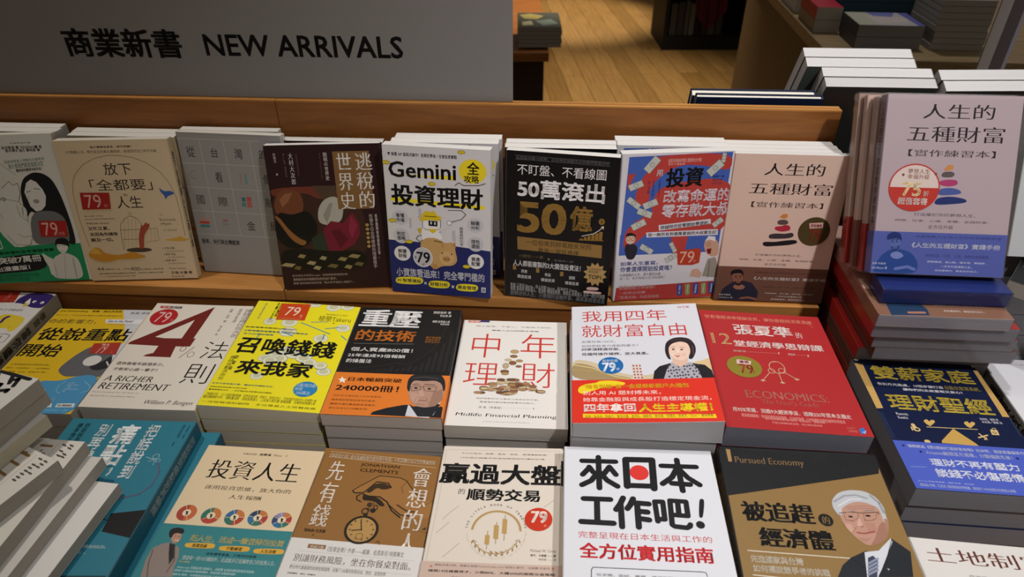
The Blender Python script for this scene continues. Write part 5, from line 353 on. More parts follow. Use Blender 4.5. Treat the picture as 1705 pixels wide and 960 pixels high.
 band=(142.9,'#d5301f',[('s',[(6.6,163.4),(7.5,154.8),(15.6,149.6),(27.8,148),(31.9,144.5),(48.1,144.2),(61.9,148.2),(59.6,152.5),(35.5,155.1),(27.4,159.3),(17.3,163.5),(13.3,166.3)],'#e8cc20'),('t','“隨書附贈”第一金證券新開戶大禮包',12.8,150.5,132.2,157.7,'#e8b820','b'),('t','別人用 AI 題材搏未來，',12.6,161,99.5,168,'#f0d8d0','r'),('t','她靠金融股與成長股打造穩定現金流，',12.4,171.6,153.5,178.5,'#f0d8d0','r'),('t','四年拿回',13,181.3,70.1,194.3,'#f2e6e0','h'),('t','人生主導權！',73,182.5,152.6,195.3,'#ecd020','h'),('p',[(11.6,197),(153.7,200),(154.5,205.7),(11.8,202.8)],'#ecc81c'),('t','好評／朱岳中／阿格力／慢活夫妻／孟恭弘／楊斯棓／麥克風／張國志／孫悟天／Chris⋯⋯聯合推薦',14.2,199,151.2,203.8,'#6a3410','r')])),
'B7':dict(w=0.1577,h=0.2130,base='#a92a2c',pose=(0.2327,0.5277,-0.5522,-0.0778,0,0.0026,0.035),
 ops=[('t','從看懂經濟學理解世界，讓你晉級經濟家思維',6.5,9.7,145.7,17.1,'#c98a70','r'),('l',[(135.6,10.6),(145.4,24.3)],0.4,'#c08a7a'),('t','張夏準',40.3,26.2,114.4,47.4,'#efe8e2','sb'),('t','的',118.1,36.2,125.6,48.2,'#efe8e2','s'),('t','12',8.7,48.2,32.4,69.4,'#c9a070','s'),('t','堂經濟學思辯課',35,60,145.5,72.2,'#efe8e2','sb'),('t','張夏準',31.4,79.7,47.5,83.3,'#d8b8a8','b'),('l',[(48.2,81.9),(84.8,81.1)],0.35,'#c88a80'),('t','著',86.6,78.8,88.3,82.7,'#e8d0c8','r'),('t','譯者林',98.5,79.5,107.4,83.2,'#e8d0c8','b'),('l',[(108.2,81.7),(119.9,81.7)],0.35,'#c88a80'),('t','譯',121.8,80.2,123.8,84,'#e8d0c8','r'),('e',79,107.8,9.5,11.3,'#c0a080',1,0,360),('l',[(74.8,98.6),(81,97.3)],1,'#c0a080'),('e',71,115,4.3,4.6,'#c0a080',0.8,0,360),('e',83.4,113.6,4.3,4.6,'#c0a080',0.8,0,360),('l',[(67.8,118.4),(56.7,133.2)],0.9,'#c0a080'),('e',56.7,133.2,1.7,1.9,'#c0a080'),('l',[(54.2,133.5),(59.5,133.5)],1.2,'#c0a080'),('l',[(78.4,117.3),(79.1,134.9)],0.9,'#c0a080'),('e',79.1,134.9,1.7,1.9,'#c0a080'),('l',[(76.6,135.2),(81.8,135.2)],1.2,'#c0a080'),('l',[(85.8,116.4),(97.6,127.5)],0.9,'#c0a080'),('e',97.6,127.5,1.7,1.9,'#c0a080'),('l',[(95.1,127.7),(100.4,127.8)],1.2,'#c0a080'),('t','ECONOMICS:',31.8,151.4,124.8,163.7,'#b87a68','s'),('t',"The User's Guide",47,164.8,111.4,172.4,'#b06a5c','s'),('t','用95%常識．洞悉9大經濟學派．通曉250年資本主義史',11.9,180.9,142.1,187.8,'#f0dcd4','b'),('t','經濟解讀觀點：有效市場假說與現象，行為經濟學，CPI與通膨金融危機與世界經濟',20.2,190.4,133,195.7,'#d89a90','r'),('t','解析從古典到奧地利學派、新自由派、金融危機、',45.6,194.2,111.1,197.7,'#d89a90','r'),('t','不是大師級的經濟學，是公民的經濟學',51.6,199.9,105.8,202.8,'#d89a90','r'),('t','財經傳訊',131.9,199.8,141.9,203.9,'#d86a60','b'),('t','大是文化',132.5,204.9,141.8,207.5,'#d88a80','r'),('p',[(144.5,202.6),(150.7,199.3),(150.8,206.3),(145.2,210.2)],'#2f6fb8'),('p',[(146.3,206.7),(152.1,203.6),(149.5,209)],'#7fb0e0')],
 st=[[('e',39.4,110.9,20.7,19.5,'#857a2c'),('p',[(32.6,98.2),(49.8,100.1),(47.4,106.8),(31.1,106.1)],'#d8b8b0'),('t','優惠',34.4,99.9,46.5,105,'#7a2a40','b'),('t','79',33.2,106.5,49.4,123,'#a04030','b'),('t','折',47.7,117.6,50.7,122.8,'#a04030','r')]],
 band=None),
'B8':dict(w=0.1502,h=0.2084,base='#101a3a',pose=(0.4173,0.4646,-0.5792,-0.0871,-0,-0.0065,0.0037),
 ops=[('p',[(-2,9.9),(10.1,10.8),(7.9,90),(-3.5,91.8)],'#c09a58'),('p',[(145.1,10.2),(153.2,10.9),(149.3,91.7),(141.6,91.5)],'#c09a58'),('l',[(-0.2,18),(3.7,29.5)],0.25,'#e0c890'),('l',[(0.2,26.5),(4.2,36.4)],0.25,'#e0c890'),('l',[(0.5,34.9),(4.7,43.2)],0.25,'#e0c890'),('l',[(0.8,43.1),(5.1,50)],0.25,'#e0c890'),('l',[(1.2,51.2),(5.6,56.7)],0.25,'#e0c890'),('l',[(1.5,59.2),(6,63.3)],0.25,'#e0c890'),('l',[(1.8,67.1),(6.5,69.7)],0.25,'#e0c890'),('l',[(2.1,74.9),(6.9,76.2)],0.25,'#e0c890'),('l',[(2.5,82.5),(7.3,82.5)],0.25,'#e0c890'),('l',[(2.8,90),(7.8,88.7)],0.25,'#e0c890'),('l',[(0.9,95.5),(1.3,138)],0.5,'#3a4a6a'),('l',[(3.5,96.1),(4.1,137.8)],0.5,'#3a4a6a'),('l',[(148.3,95),(146.7,122.4)],0.5,'#3a4a6a'),('e',4.5,3,2.9,2.1,'#d8c48a'),('e',148.3,2.2,1.9,2.2,'#e8dcae'),('t','雙薪家庭',16.4,12.2,137.7,37.2,'#b9a038','b'),('t','理財聖經',17.6,63.6,135.5,90.5,'#b9a038','b'),('t','告別月光焦慮．10個步驟打造',16,44.1,93.9,49,'#efeef0','b'),('t','自動化致富系統．',95.9,42.6,137.9,49.7,'#a89448','b'),('t','讓你們的未來富裕又安心！',43.6,51.6,113,56.2,'#efeef0','b'),('t','Ramit\nSethi',19.5,95.6,33.2,105.7,'#e0dfe4','b'),('t','拉米特．塞提 著',113.6,95.6,134,99.4,'#d8d6dc','b'),('t','吳宜蓁／謝慈 譯',113.7,100.4,136.2,104,'#d8d6dc','b'),('p',[(47,107.4),(49.4,104.5),(52.4,104.2),(53.4,107.3),(56.5,104.3),(59.7,104.5),(59.6,107.7),(54.6,112.2),(51.4,114.8),(48.4,111.9)],'#c9a45c'),('p',[(92,106.3),(94.5,103.4),(97.5,103.1),(98.4,106.2),(101.6,103.2),(104.7,103.4),(104.5,106.6),(99.4,111.1),(96,113.7),(93.2,110.8)],'#c9a45c'),('l',[(46.8,116.4),(102.9,115.1)],1,'#c9b070'),('p',[(75.9,116.3),(54.7,137.1),(54,140.2),(93,141.3),(91.4,137.7)],'#c09a50'),('e',32.5,114.9,2.3,2.6,'#d0b478'),('e',32.8,118.4,2.6,2.6,'#d0b478'),('e',33.9,121.4,4,3.4,'#d0b478'),('e',34.4,121.4,2,1.7,'#101a3a'),('l',[(29.1,118),(28.7,123.4)],1.4,'#d0b478'),('l',[(101.8,121.7),(106.7,130.4)],1.6,'#d0b478'),('l',[(98.4,128.1),(110.3,123.3)],1.8,'#d0b478'),('l',[(103.7,130.7),(107.3,127.3)],1.2,'#d0b478'),('p',[(117.2,114.2),(125,114.3),(123.8,122.1),(115.7,122.1)],'#d0b478'),('l',[(118.5,114.9),(121.1,111.6),(124,111.3),(123.6,114.5)],0.7,'#d0b478'),('e',120,118.6,2,1.8,'#101a3a',0.7,0,360),('e',38.6,139.3,3.3,2.5,'#d0b478')],
 st=[],
 band=(141.2,'#4a5cb8',[('t','暢銷經典《從0開始打造財富攻略》拉米特．塞提重量級新作',13.8,145.9,137.3,150.7,'#d0d4ec','b'),('t','Amazon編輯當月選書、分類暢銷名單！',30.1,153.2,120.8,159,'#c0c6e6','b'),('e',9.1,148.5,1.4,1.6,'#1a2250'),('e',24.9,155.9,1.4,1.6,'#1a2250'),('e',125.9,156.4,1.6,1.6,'#1a2250'),('t','理財不再有壓力',29.3,164.8,120.6,174.9,'#eef0f8','b'),('t','談錢不必傷感情',29.4,178.7,119.1,190.4,'#eef0f8','b'),('l',[(5.7,178.7),(22.5,177.9)],0.4,'#a8b0dc'),('t','Jet Lee 的投資隨筆、理財作家\u3000雷浩斯',6,196.8,62.4,198.4,'#c8cdea','r'),('t','郝旭烈 作家、孔先生 理財館長好評推薦、愛瑞克 TMBA社群共同創辦人推薦',6,200.8,101.3,204.6,'#c8cdea','b')])),
'B9':dict(w=0.1480,h=0.2100,base='#d6d5d9',pose=(0.5882,0.4733,-0.5899,-0.0936,0,0.0051,-0.0003),
 ops=[('t','人生，可以是上坡與下坡的風景',14.1,9,100.9,10.7,'#7a6068','r'),('t','慢慢',38.2,34.9,60,83.7,'#222','b')],
 st=[],
 band=None),
'C0':dict(w=0.1480,h=0.2100,base='#2b788c',pose=(-0.5271,0.3702,-0.5889,-0.0426,-0,-0.0042,-0.0036),
 ops=[('t','把\n話\n說\n到',95.5,6.4,110.1,84.8,'#e8ecec','b'),('t','痛\n點',60.4,7,87.3,67.9,'#e8ecec','h'),('t','，',82.2,70.8,85.5,82.6,'#e8ecec','b'),('t','別\n再\n繞',38.4,7.8,53.4,66,'#e8ecec','b'),('t','把\n話\n說\n清',19.6,7.2,25.8,36.5,'#163c48','b'),('t','讓\n事\n情\n不',11.2,7.5,17.4,36.8,'#163c48','b'),('t','全\n球\n最\n受\n管\n理\n者\n \n信\n賴\n溝\n通',141.4,5.5,143,26.1,'#14404c','b'),('t','讓\n語\n言\n成\n為\n武\n器\n溝\n通\n課',135.3,5.7,137.6,26.3,'#14404c','r'),('t','吳\n佳\n玲\n \n著',134.1,5.1,136.7,37.8,'#14404c','r'),('e',124.5,53.4,3.8,3.5,'#9fb8c0',0.6,0,360),('e',129.4,59.1,2.5,2.9,'#9fb8c0',0.6,0,360),('l',[(119.2,60.8),(126.9,57.1)],0.8,'#9fb8c0'),('l',[(114.2,54.8),(125.6,58.7)],0.8,'#9fb8c0'),('l',[(125.6,58.7),(126.9,65.9)],0.6,'#9fb8c0'),('l',[(117.7,39.8),(118.7,48.7)],0.7,'#4a6474'),('l',[(130.2,61.8),(138.4,74.6),(138.6,92.4),(130.5,104.9),(109.9,111.7),(90.6,113),(79.8,111.5)],1.8,'#5c5a74'),('l',[(80.4,94.4),(93.4,92),(100.2,96.2),(102.8,105.9)],1.8,'#5c5a74'),('l',[(83.2,68.7),(74.2,71.7),(71.5,80.1)],0.7,'#102c34'),('p',[(113.8,129.5),(147.3,123.7),(147,157.1),(115.2,150.9)],'#151516'),('l',[(78.1,119.2),(97.1,131.9),(114.5,138.1)],1,'#12282e'),('t','The Communication',62.3,132,93.1,136.2,'#9a4a58','s'),('t','No Bullshit',78,139,99.3,147.1,'#b8434c','b',0.1,0),('t','Guide to effective speaking',74.7,151.5,96.4,153.7,'#8a4a5a','r'),('t','in business & life talks',76.5,156.6,102.7,160,'#a8404c','r'),('t','心／不好意思，讓問題無限延期。',71.5,166.2,129,169.9,'#c4dde2','b'),('t','．勇敢選「有話直說」。',71.7,172.8,112.5,176.3,'#c4dde2','b'),('t','．重塑溝通界線的方法、',70.6,179.9,106.5,182.6,'#123844','b'),('t','練會好說話的勇氣、',69.8,185.3,94.4,188.7,'#123844','b'),('t','立足．讓交流精準有效。',68.6,190.8,103.7,194,'#123844','b'),('l',[(81.4,201.3),(144.9,199)],2,'#153f4a')],
 st=[],
 band=None),
'C1':dict(w=0.1387,h=0.2100,base='#dfc8a4',pose=(-0.3725,0.3465,-0.6088,-0.0815,0,0.0012,0.0065),
 ops=[('t','商業投資家',46.1,8.4,62.4,11.1,'#4a4030','r'),('t','趙豐富',65.2,7.8,79.2,11.1,'#2a2418','b'),('t','Wilson',81.8,8.2,91.8,11,'#5a5040','s'),('t','著',96.3,7.9,97.7,10.9,'#4a4030','r'),('t','投資人生',16.5,20.3,120.9,46.3,'#1a1612','s'),('t','運用投資思維，放大你的',22.9,55.8,119.2,61.5,'#3a3024','s'),('t','人生報酬',54.7,66.8,90.2,72.2,'#3a3024','s'),('e',18.7,93.1,10.4,10,'#c0653a',0,-90,90),('e',18.7,93.1,10.4,10,'#a53f30',0,-270,-90),('e',18.7,93.1,4.4,4.2,'#e4d2b2'),('s',[(18.7,97.9),(18.2,92.7),(16.7,92.5),(17.8,90.5),(19.1,91.9),(20,90.3),(20,93.7),(21.7,96.6),(19.7,94.5)],'#1a1a1a'),('l',[(16.8,89.2),(14.2,83.8)],0.5,'#dfc8a4'),('l',[(20.5,96.9),(23,102.1)],0.5,'#dfc8a4'),('e',45.9,94.6,10.4,9.8,'#c0743a',0,-30,90),('e',45.9,94.6,10.4,9.8,'#b04434',0,-150,-30),('e',45.9,94.6,10.4,9.8,'#2f6e5e',0,-270,-150),('e',45.9,94.6,4.4,4.2,'#e4d2b2'),('s',[(45.8,99.5),(45.4,94.3),(44,94),(45,92),(46.3,93.4),(47.2,91.8),(47.1,95.2),(48.7,98.1),(46.8,96)],'#1a1a1a'),('l',[(44.1,90.8),(41.7,85.4)],0.5,'#dfc8a4'),('l',[(50.5,96.2),(56.8,98.4)],0.5,'#dfc8a4'),('l',[(42.9,96.8),(39,99.8)],0.5,'#dfc8a4'),('e',71.3,94.8,10.4,9.7,'#c0743a',0,0,90),('e',71.3,94.8,10.4,9.7,'#a8402f',0,-90,0),('e',71.3,94.8,10.4,9.7,'#2f6e5e',0,-180,-90),('e',71.3,94.8,10.4,9.7,'#2f6594',0,-270,-180),('e',71.3,94.8,4.4,4.1,'#e4d2b2'),('s',[(71.1,99.6),(70.8,94.4),(69.4,94.2),(70.5,92.2),(71.8,93.6),(72.7,92),(72.5,95.4),(74.1,98.2),(72.2,96.2)],'#1a1a1a'),('l',[(69.7,90.9),(67.5,85.6)],0.5,'#dfc8a4'),('l',[(75.7,94.4),(81.6,93.9)],0.5,'#dfc8a4'),('l',[(72.9,98.5),(75.1,103.7)],0.5,'#dfc8a4'),('l',[(66.9,95.1),(61,95.6)],0.5,'#dfc8a4'),('e',96,93.8,10.4,9.6,'#c0743a',0,18,90),('e',96,93.8,10.4,9.6,'#a83c34',0,-54,18),('e',96,93.8,10.4,9.6,'#2f7060',0,-126,-54),('e',96,93.8,10.4,9.6,'#2f6f98',0,-198,-126),('e',96,93.8,10.4,9.6,'#283c5a',0,-270,-198),('e',96,93.8,4.4,4.1,'#e4d2b2'),('s',[(95.7,98.7),(95.6,93.5),(94.2,93.3),(95.3,91.3),(96.5,92.7),(97.5,91.1),(97.2,94.5),(98.7,97.3),(96.9,95.3)],'#1a1a1a'),('l',[(94.5,90),(92.5,84.7)],0.5,'#dfc8a4'),('l',[(99.7,92.3),(104.8,90.2)],0.5,'#dfc8a4'),('l',[(99.8,96.7),(104.9,100.6)],0.5,'#dfc8a4'),('l',[(94.7,97.1),(92.8,101.6)],0.5,'#dfc8a4'),('l',[(91.4,93),(85.1,91.9)],0.5,'#dfc8a4'),('e',122.2,94.5,10.3,9.5,'#c0743a',0,30,90),('e',122.2,94.5,10.3,9.5,'#a83c34',0,-30,30),('e',122.2,94.5,10.3,9.5,'#2f7060',0,-90,-30),('e',122.2,94.5,10.3,9.5,'#2a6a98',0,-150,-90),('e',122.2,94.5,10.3,9.5,'#30426a',0,-210,-150),('e',122.2,94.5,10.3,9.5,'#8a86b0',0,-270,-210),('e',122.2,94.5,4.4,4,'#e4d2b2'),('s',[(121.7,99.3),(121.8,94.1),(120.4,93.9),(121.6,91.9),(122.8,93.3),(123.8,91.8),(123.4,95.1),(124.8,98),(123.1,95.9)],'#1a1a1a'),('l',[(120.8,90.7),(118.9,85.4)],0.5,'#dfc8a4'),('l',[(125.3,92.3),(129.6,89.2)],0.5,'#dfc8a4'),('l',[(126.7,96.1),(132.7,98.2)],0.5,'#dfc8a4'),('l',[(123.6,98.2),(125.4,103.4)],0.5,'#dfc8a4'),('l',[(119.1,96.7),(115,99.7)],0.5,'#dfc8a4'),('l',[(117.7,92.9),(111.6,90.7)],0.5,'#dfc8a4')],
 st=[],
 band=(107.6,'#2f7f85',[('p',[(8.5,168.2),(4.3,150.6),(4.2,137.1),(11.4,131.4),(18.1,129.1),(23.9,131.2),(30.8,134.1),(35.2,144.8),(36.3,156.2),(39.5,165.6)],'#8d7f78'),('p',[(18.5,129.9),(25.6,131.6),(30.8,145.1),(29.6,153.5),(23.1,140.7)],'#211f22'),('l',[(25.9,133.6),(32.7,148.3),(31.4,161.5)],1,'#5c504c'),('l',[(5.8,138.7),(8.9,153.6),(14.9,167.6)],1,'#5c504c'),('s',[(16.2,122.2),(14.8,117.9),(19.3,115.7),(25.5,117.9),(27.8,123.9),(27,128.7),(23.7,130.4),(19,127.3)],'#b48a74'),('s',[(14.4,122.4),(11.5,117.2),(13.3,113.1),(18.9,111.6),(25.6,112.8),(27.5,116.6),(26,118.9),(21.2,117.9),(17.6,119.2),(17.8,123.8),(16.8,124.6)],'#1a1819'),('e',20.8,121.8,0.6,0.5,'#221a18'),('e',24.8,121.9,0.6,0.5,'#221a18'),('l',[(22.4,126.3),(26.2,126.3)],0.8,'#e0d0c8'),('t','把人生，活成一筆值得的投資',37,118.4,134.5,126.1,'#d8c06a','b'),('s',[(35.5,128),(63.8,126.7),(66.2,129.3),(65.7,133.1),(37.3,133.7),(34.8,131.2)],'#d8a83c'),('t','投資思維',42.7,128.5,58,132.7,'#3a2a10','b'),('s',[(71.6,128.9),(100.4,127.5),(102.6,130.1),(102,133.9),(73.2,134.6),(70.8,132)],'#d8a83c'),('t','行動練習',78.6,129.3,94.5,133.5,'#3a2a10','b'),('s',[(107.3,129.4),(135.9,128.1),(138,130.6),(137.2,134.4),(108.6,135.1),(106.4,132.5)],'#d8a83c'),('t','人生決策',114,129.9,130,134,'#3a2a10','b'),('t','沒有標準答案，只有你的答案',60.5,137,112.6,140.4,'#143c40','b'),('t','透過每一個10分鐘設計，完成親手打造屬於自己的投資人生。',39.1,142.1,133.7,147,'#d4e6e2','b'),('t','真心推薦',38.1,148.2,48.6,150,'#d8c06a','r'),('t','Ameen Lee 阿美投資力創辦人、孫政華 全球投資科技業資深副總、',39,153.4,117.2,156.5,'#bcd8d6','r'),('t','郝旭烈 企業知名財務顧問講師、安娜貝爾 百萬理財講師',38,157.4,99.6,159.9,'#bcd8d6','r'),('t','楊斯棓 醫師，年度暢銷投資作家之作者主講推薦',38.2,161.6,96.3,163.9,'#bcd8d6','r')])),
'C2':dict(w=0.1368,h=0.2100,base='#8f6432',pose=(-0.2332,0.3434,-0.611,-0.0737,-0,-0.0063,0.0238),
 ops=[('l',[(7.1,4.6),(131,8.1)],0.4,'#d8c4a8'),('l',[(7.3,12.4),(131.8,16.9)],0.4,'#d8c4a8'),('t','《富豪致計師》盛名數據財務作家的傳生智慧，41則財務自由人生的雙贏指南',7.9,7.2,130.1,13.3,'#d8c4a8','b'),('t','JONATHAN',46.6,17.9,91.1,23.1,'#4a2c14','b'),('t','CLEMENTS',47.4,25.4,91,30.2,'#4a2c14','b'),('t','強納森·克里蒙',9.9,108.7,32.6,112.7,'#2a1a0c','b'),('t','著',19.9,114.8,22.1,117.4,'#2a1a0c','r'),('s',[(46.4,57),(55.4,48.3),(71.4,34),(94.4,34.8),(102.4,38.1),(114.1,52.6),(125.5,63.1),(136.7,62.1),(135.8,86.3),(126.7,87.1),(117,84.4),(105.3,87.2),(92.8,79.2),(86.1,70.4),(75.1,63.8),(62.3,63),(58.2,59.5),(48.8,59.9)],'#9a6c38'),('l',[(46.4,57),(55.4,48.3),(71.4,34),(94.4,34.8),(102.4,38.1),(114.1,52.6),(125.5,63.1)],1,'#22180e'),('l',[(46.4,57),(49.5,59.9),(59.5,58.4),(70.2,42.6),(83.3,43.5),(87.7,49),(81.9,51.5),(74.7,48.2)],1.4,'#22180e'),('s',[(60.9,57.3),(69,44.7),(81.8,44),(87.9,50),(79,53),(72,50.4),(66,58.8)],'#3a2814'),('l',[(58.5,60.4),(65.4,62.7),(78,62.6),(87.2,68.4),(94.3,79),(105.2,86.9)],1.6,'#22180e'),('s',[(58.7,61.4),(65.5,63.1),(77.6,63.9),(87,74.1),(80.8,74.6),(74.9,69.5),(66.8,68.3),(60.6,68.9)],'#2a1c10'),('l',[(102.7,39.7),(98.8,48),(101.9,55.6)],0.6,'#5a3c1c'),('l',[(98.8,71.2),(109.5,77.7),(119,78.7)],2,'#5a3c1c'),('l',[(89.6,72),(104.5,83.6),(117,84.4)],1.2,'#22180e'),('l',[(56.9,60.6),(53,63.8),(54.2,68.5),(59.5,70.9)],1.2,'#22180e'),('e',69.7,73.7,3.1,3,'#3a2a1a'),('e',74.8,80.7,3.1,3,'#2a1c10'),('e',69.5,79.4,2.1,2.2,'#5a4024'),('e',72.8,72.5,2.2,1.9,'#6a4c2a'),('e',76.7,76.9,2.5,3.7,'#22180e',1,0,360),('e',66.8,82.4,4,4.1,'#22180e',1.2,0,360),('r',66.2,84.8,70.4,89.4,'#22180e'),('e',68.6,105.4,17.8,17.3,'#22180e'),('e',68.6,105.4,14.9,14.6,'#b08a50'),('e',68.6,105.4,12.8,12.5,'#a47e46',0.6,0,360),('l',[(79.6,104.4),(81.6,104.2)],0.9,'#22180e'),('l',[(79.4,109.8),(81.4,110.7)],0.9,'#22180e'),('l',[(76.4,114),(77.8,115.6)],0.9,'#22180e'),('l',[(71.3,115.8),(71.8,117.8)],0.9,'#22180e'),('l',[(65.5,114.9),(64.9,116.7)],0.9,'#22180e'),('l',[(60.5,111.5),(59,112.6)],0.9,'#22180e'),('l',[(57.7,106.3),(55.6,106.5)],0.9,'#22180e'),('l',[(57.7,100.9),(55.6,100)],0.9,'#22180e'),('l',[(60.7,96.6),(59.2,94.8)],0.9,'#22180e'),('l',[(65.9,94.6),(65.4,92.5)],0.9,'#22180e'),('l',[(71.8,95.6),(72.4,93.7)],0.9,'#22180e'),('l',[(76.8,99.2),(78.4,98)],0.9,'#22180e'),('l',[(68.6,105.4),(65.6,94.7)],1.1,'#22180e'),('l',[(68.6,105.4),(58.8,107.3)],1.1,'#22180e'),('e',68.7,105.7,0.9,0.9,'#22180e'),('e',68.3,113.4,3.8,3.8,'#5a4020',0.5,0,360),('l',[(86.6,118.6),(89.5,117),(91.1,121.6)],0.5,'#22180e'),('l',[(124.1,72.7),(136.7,62.1)],0.4,'#4a3018'),('l',[(126.3,101.4),(138.7,102.9)],0.4,'#4a3018'),('e',133,98,1.8,1.8,'#22180e'),('e',132.5,97.3,0.7,0.7,'#b08a50'),('t','先\n有\n錢',12.1,18,30.4,105.3,'#f0e8de','s'),('t','會\n想\n的\n人',107.9,19.5,129.4,130.3,'#f0e8de','s')],
 st=[],
 band=(120.9,'#d9d6d2',[('r',19.9,126.7,38.2,131.5,'#8a6234'),('t','權威力薦',22.4,127.9,36.2,131,'#efe6da','b'),('t','《投資金律》作者——威廉．伯恩斯坦 特撰專文',40.4,127.6,118.1,133.8,'#5a5048','r'),('t','別讓財務風險，坐在你餐桌對面。',10.2,138.5,127.7,147.3,'#6a5238','s'),('l',[(11.5,135.4),(129.9,136.3)],0.3,'#b8b2aa'),('l',[(9.1,149.9),(130,151.8)],0.3,'#b8b2aa'),('t','數位時代最重要的財務管理選擇，從賺了100萬到財務自由．熱忱．金錢哲學',9.6,151.1,104.6,155.5,'#6a6258','r'),('t','財經講師\u3000謝杰／推薦序',9.4,159.3,37.1,160.9,'#4a443c','b')])),
'C3':dict(w=0.1386,h=0.2100,base='#dbd0c2',pose=(-0.094,0.3438,-0.6089,-0.0683,-0,-0.0008,-0.0274),
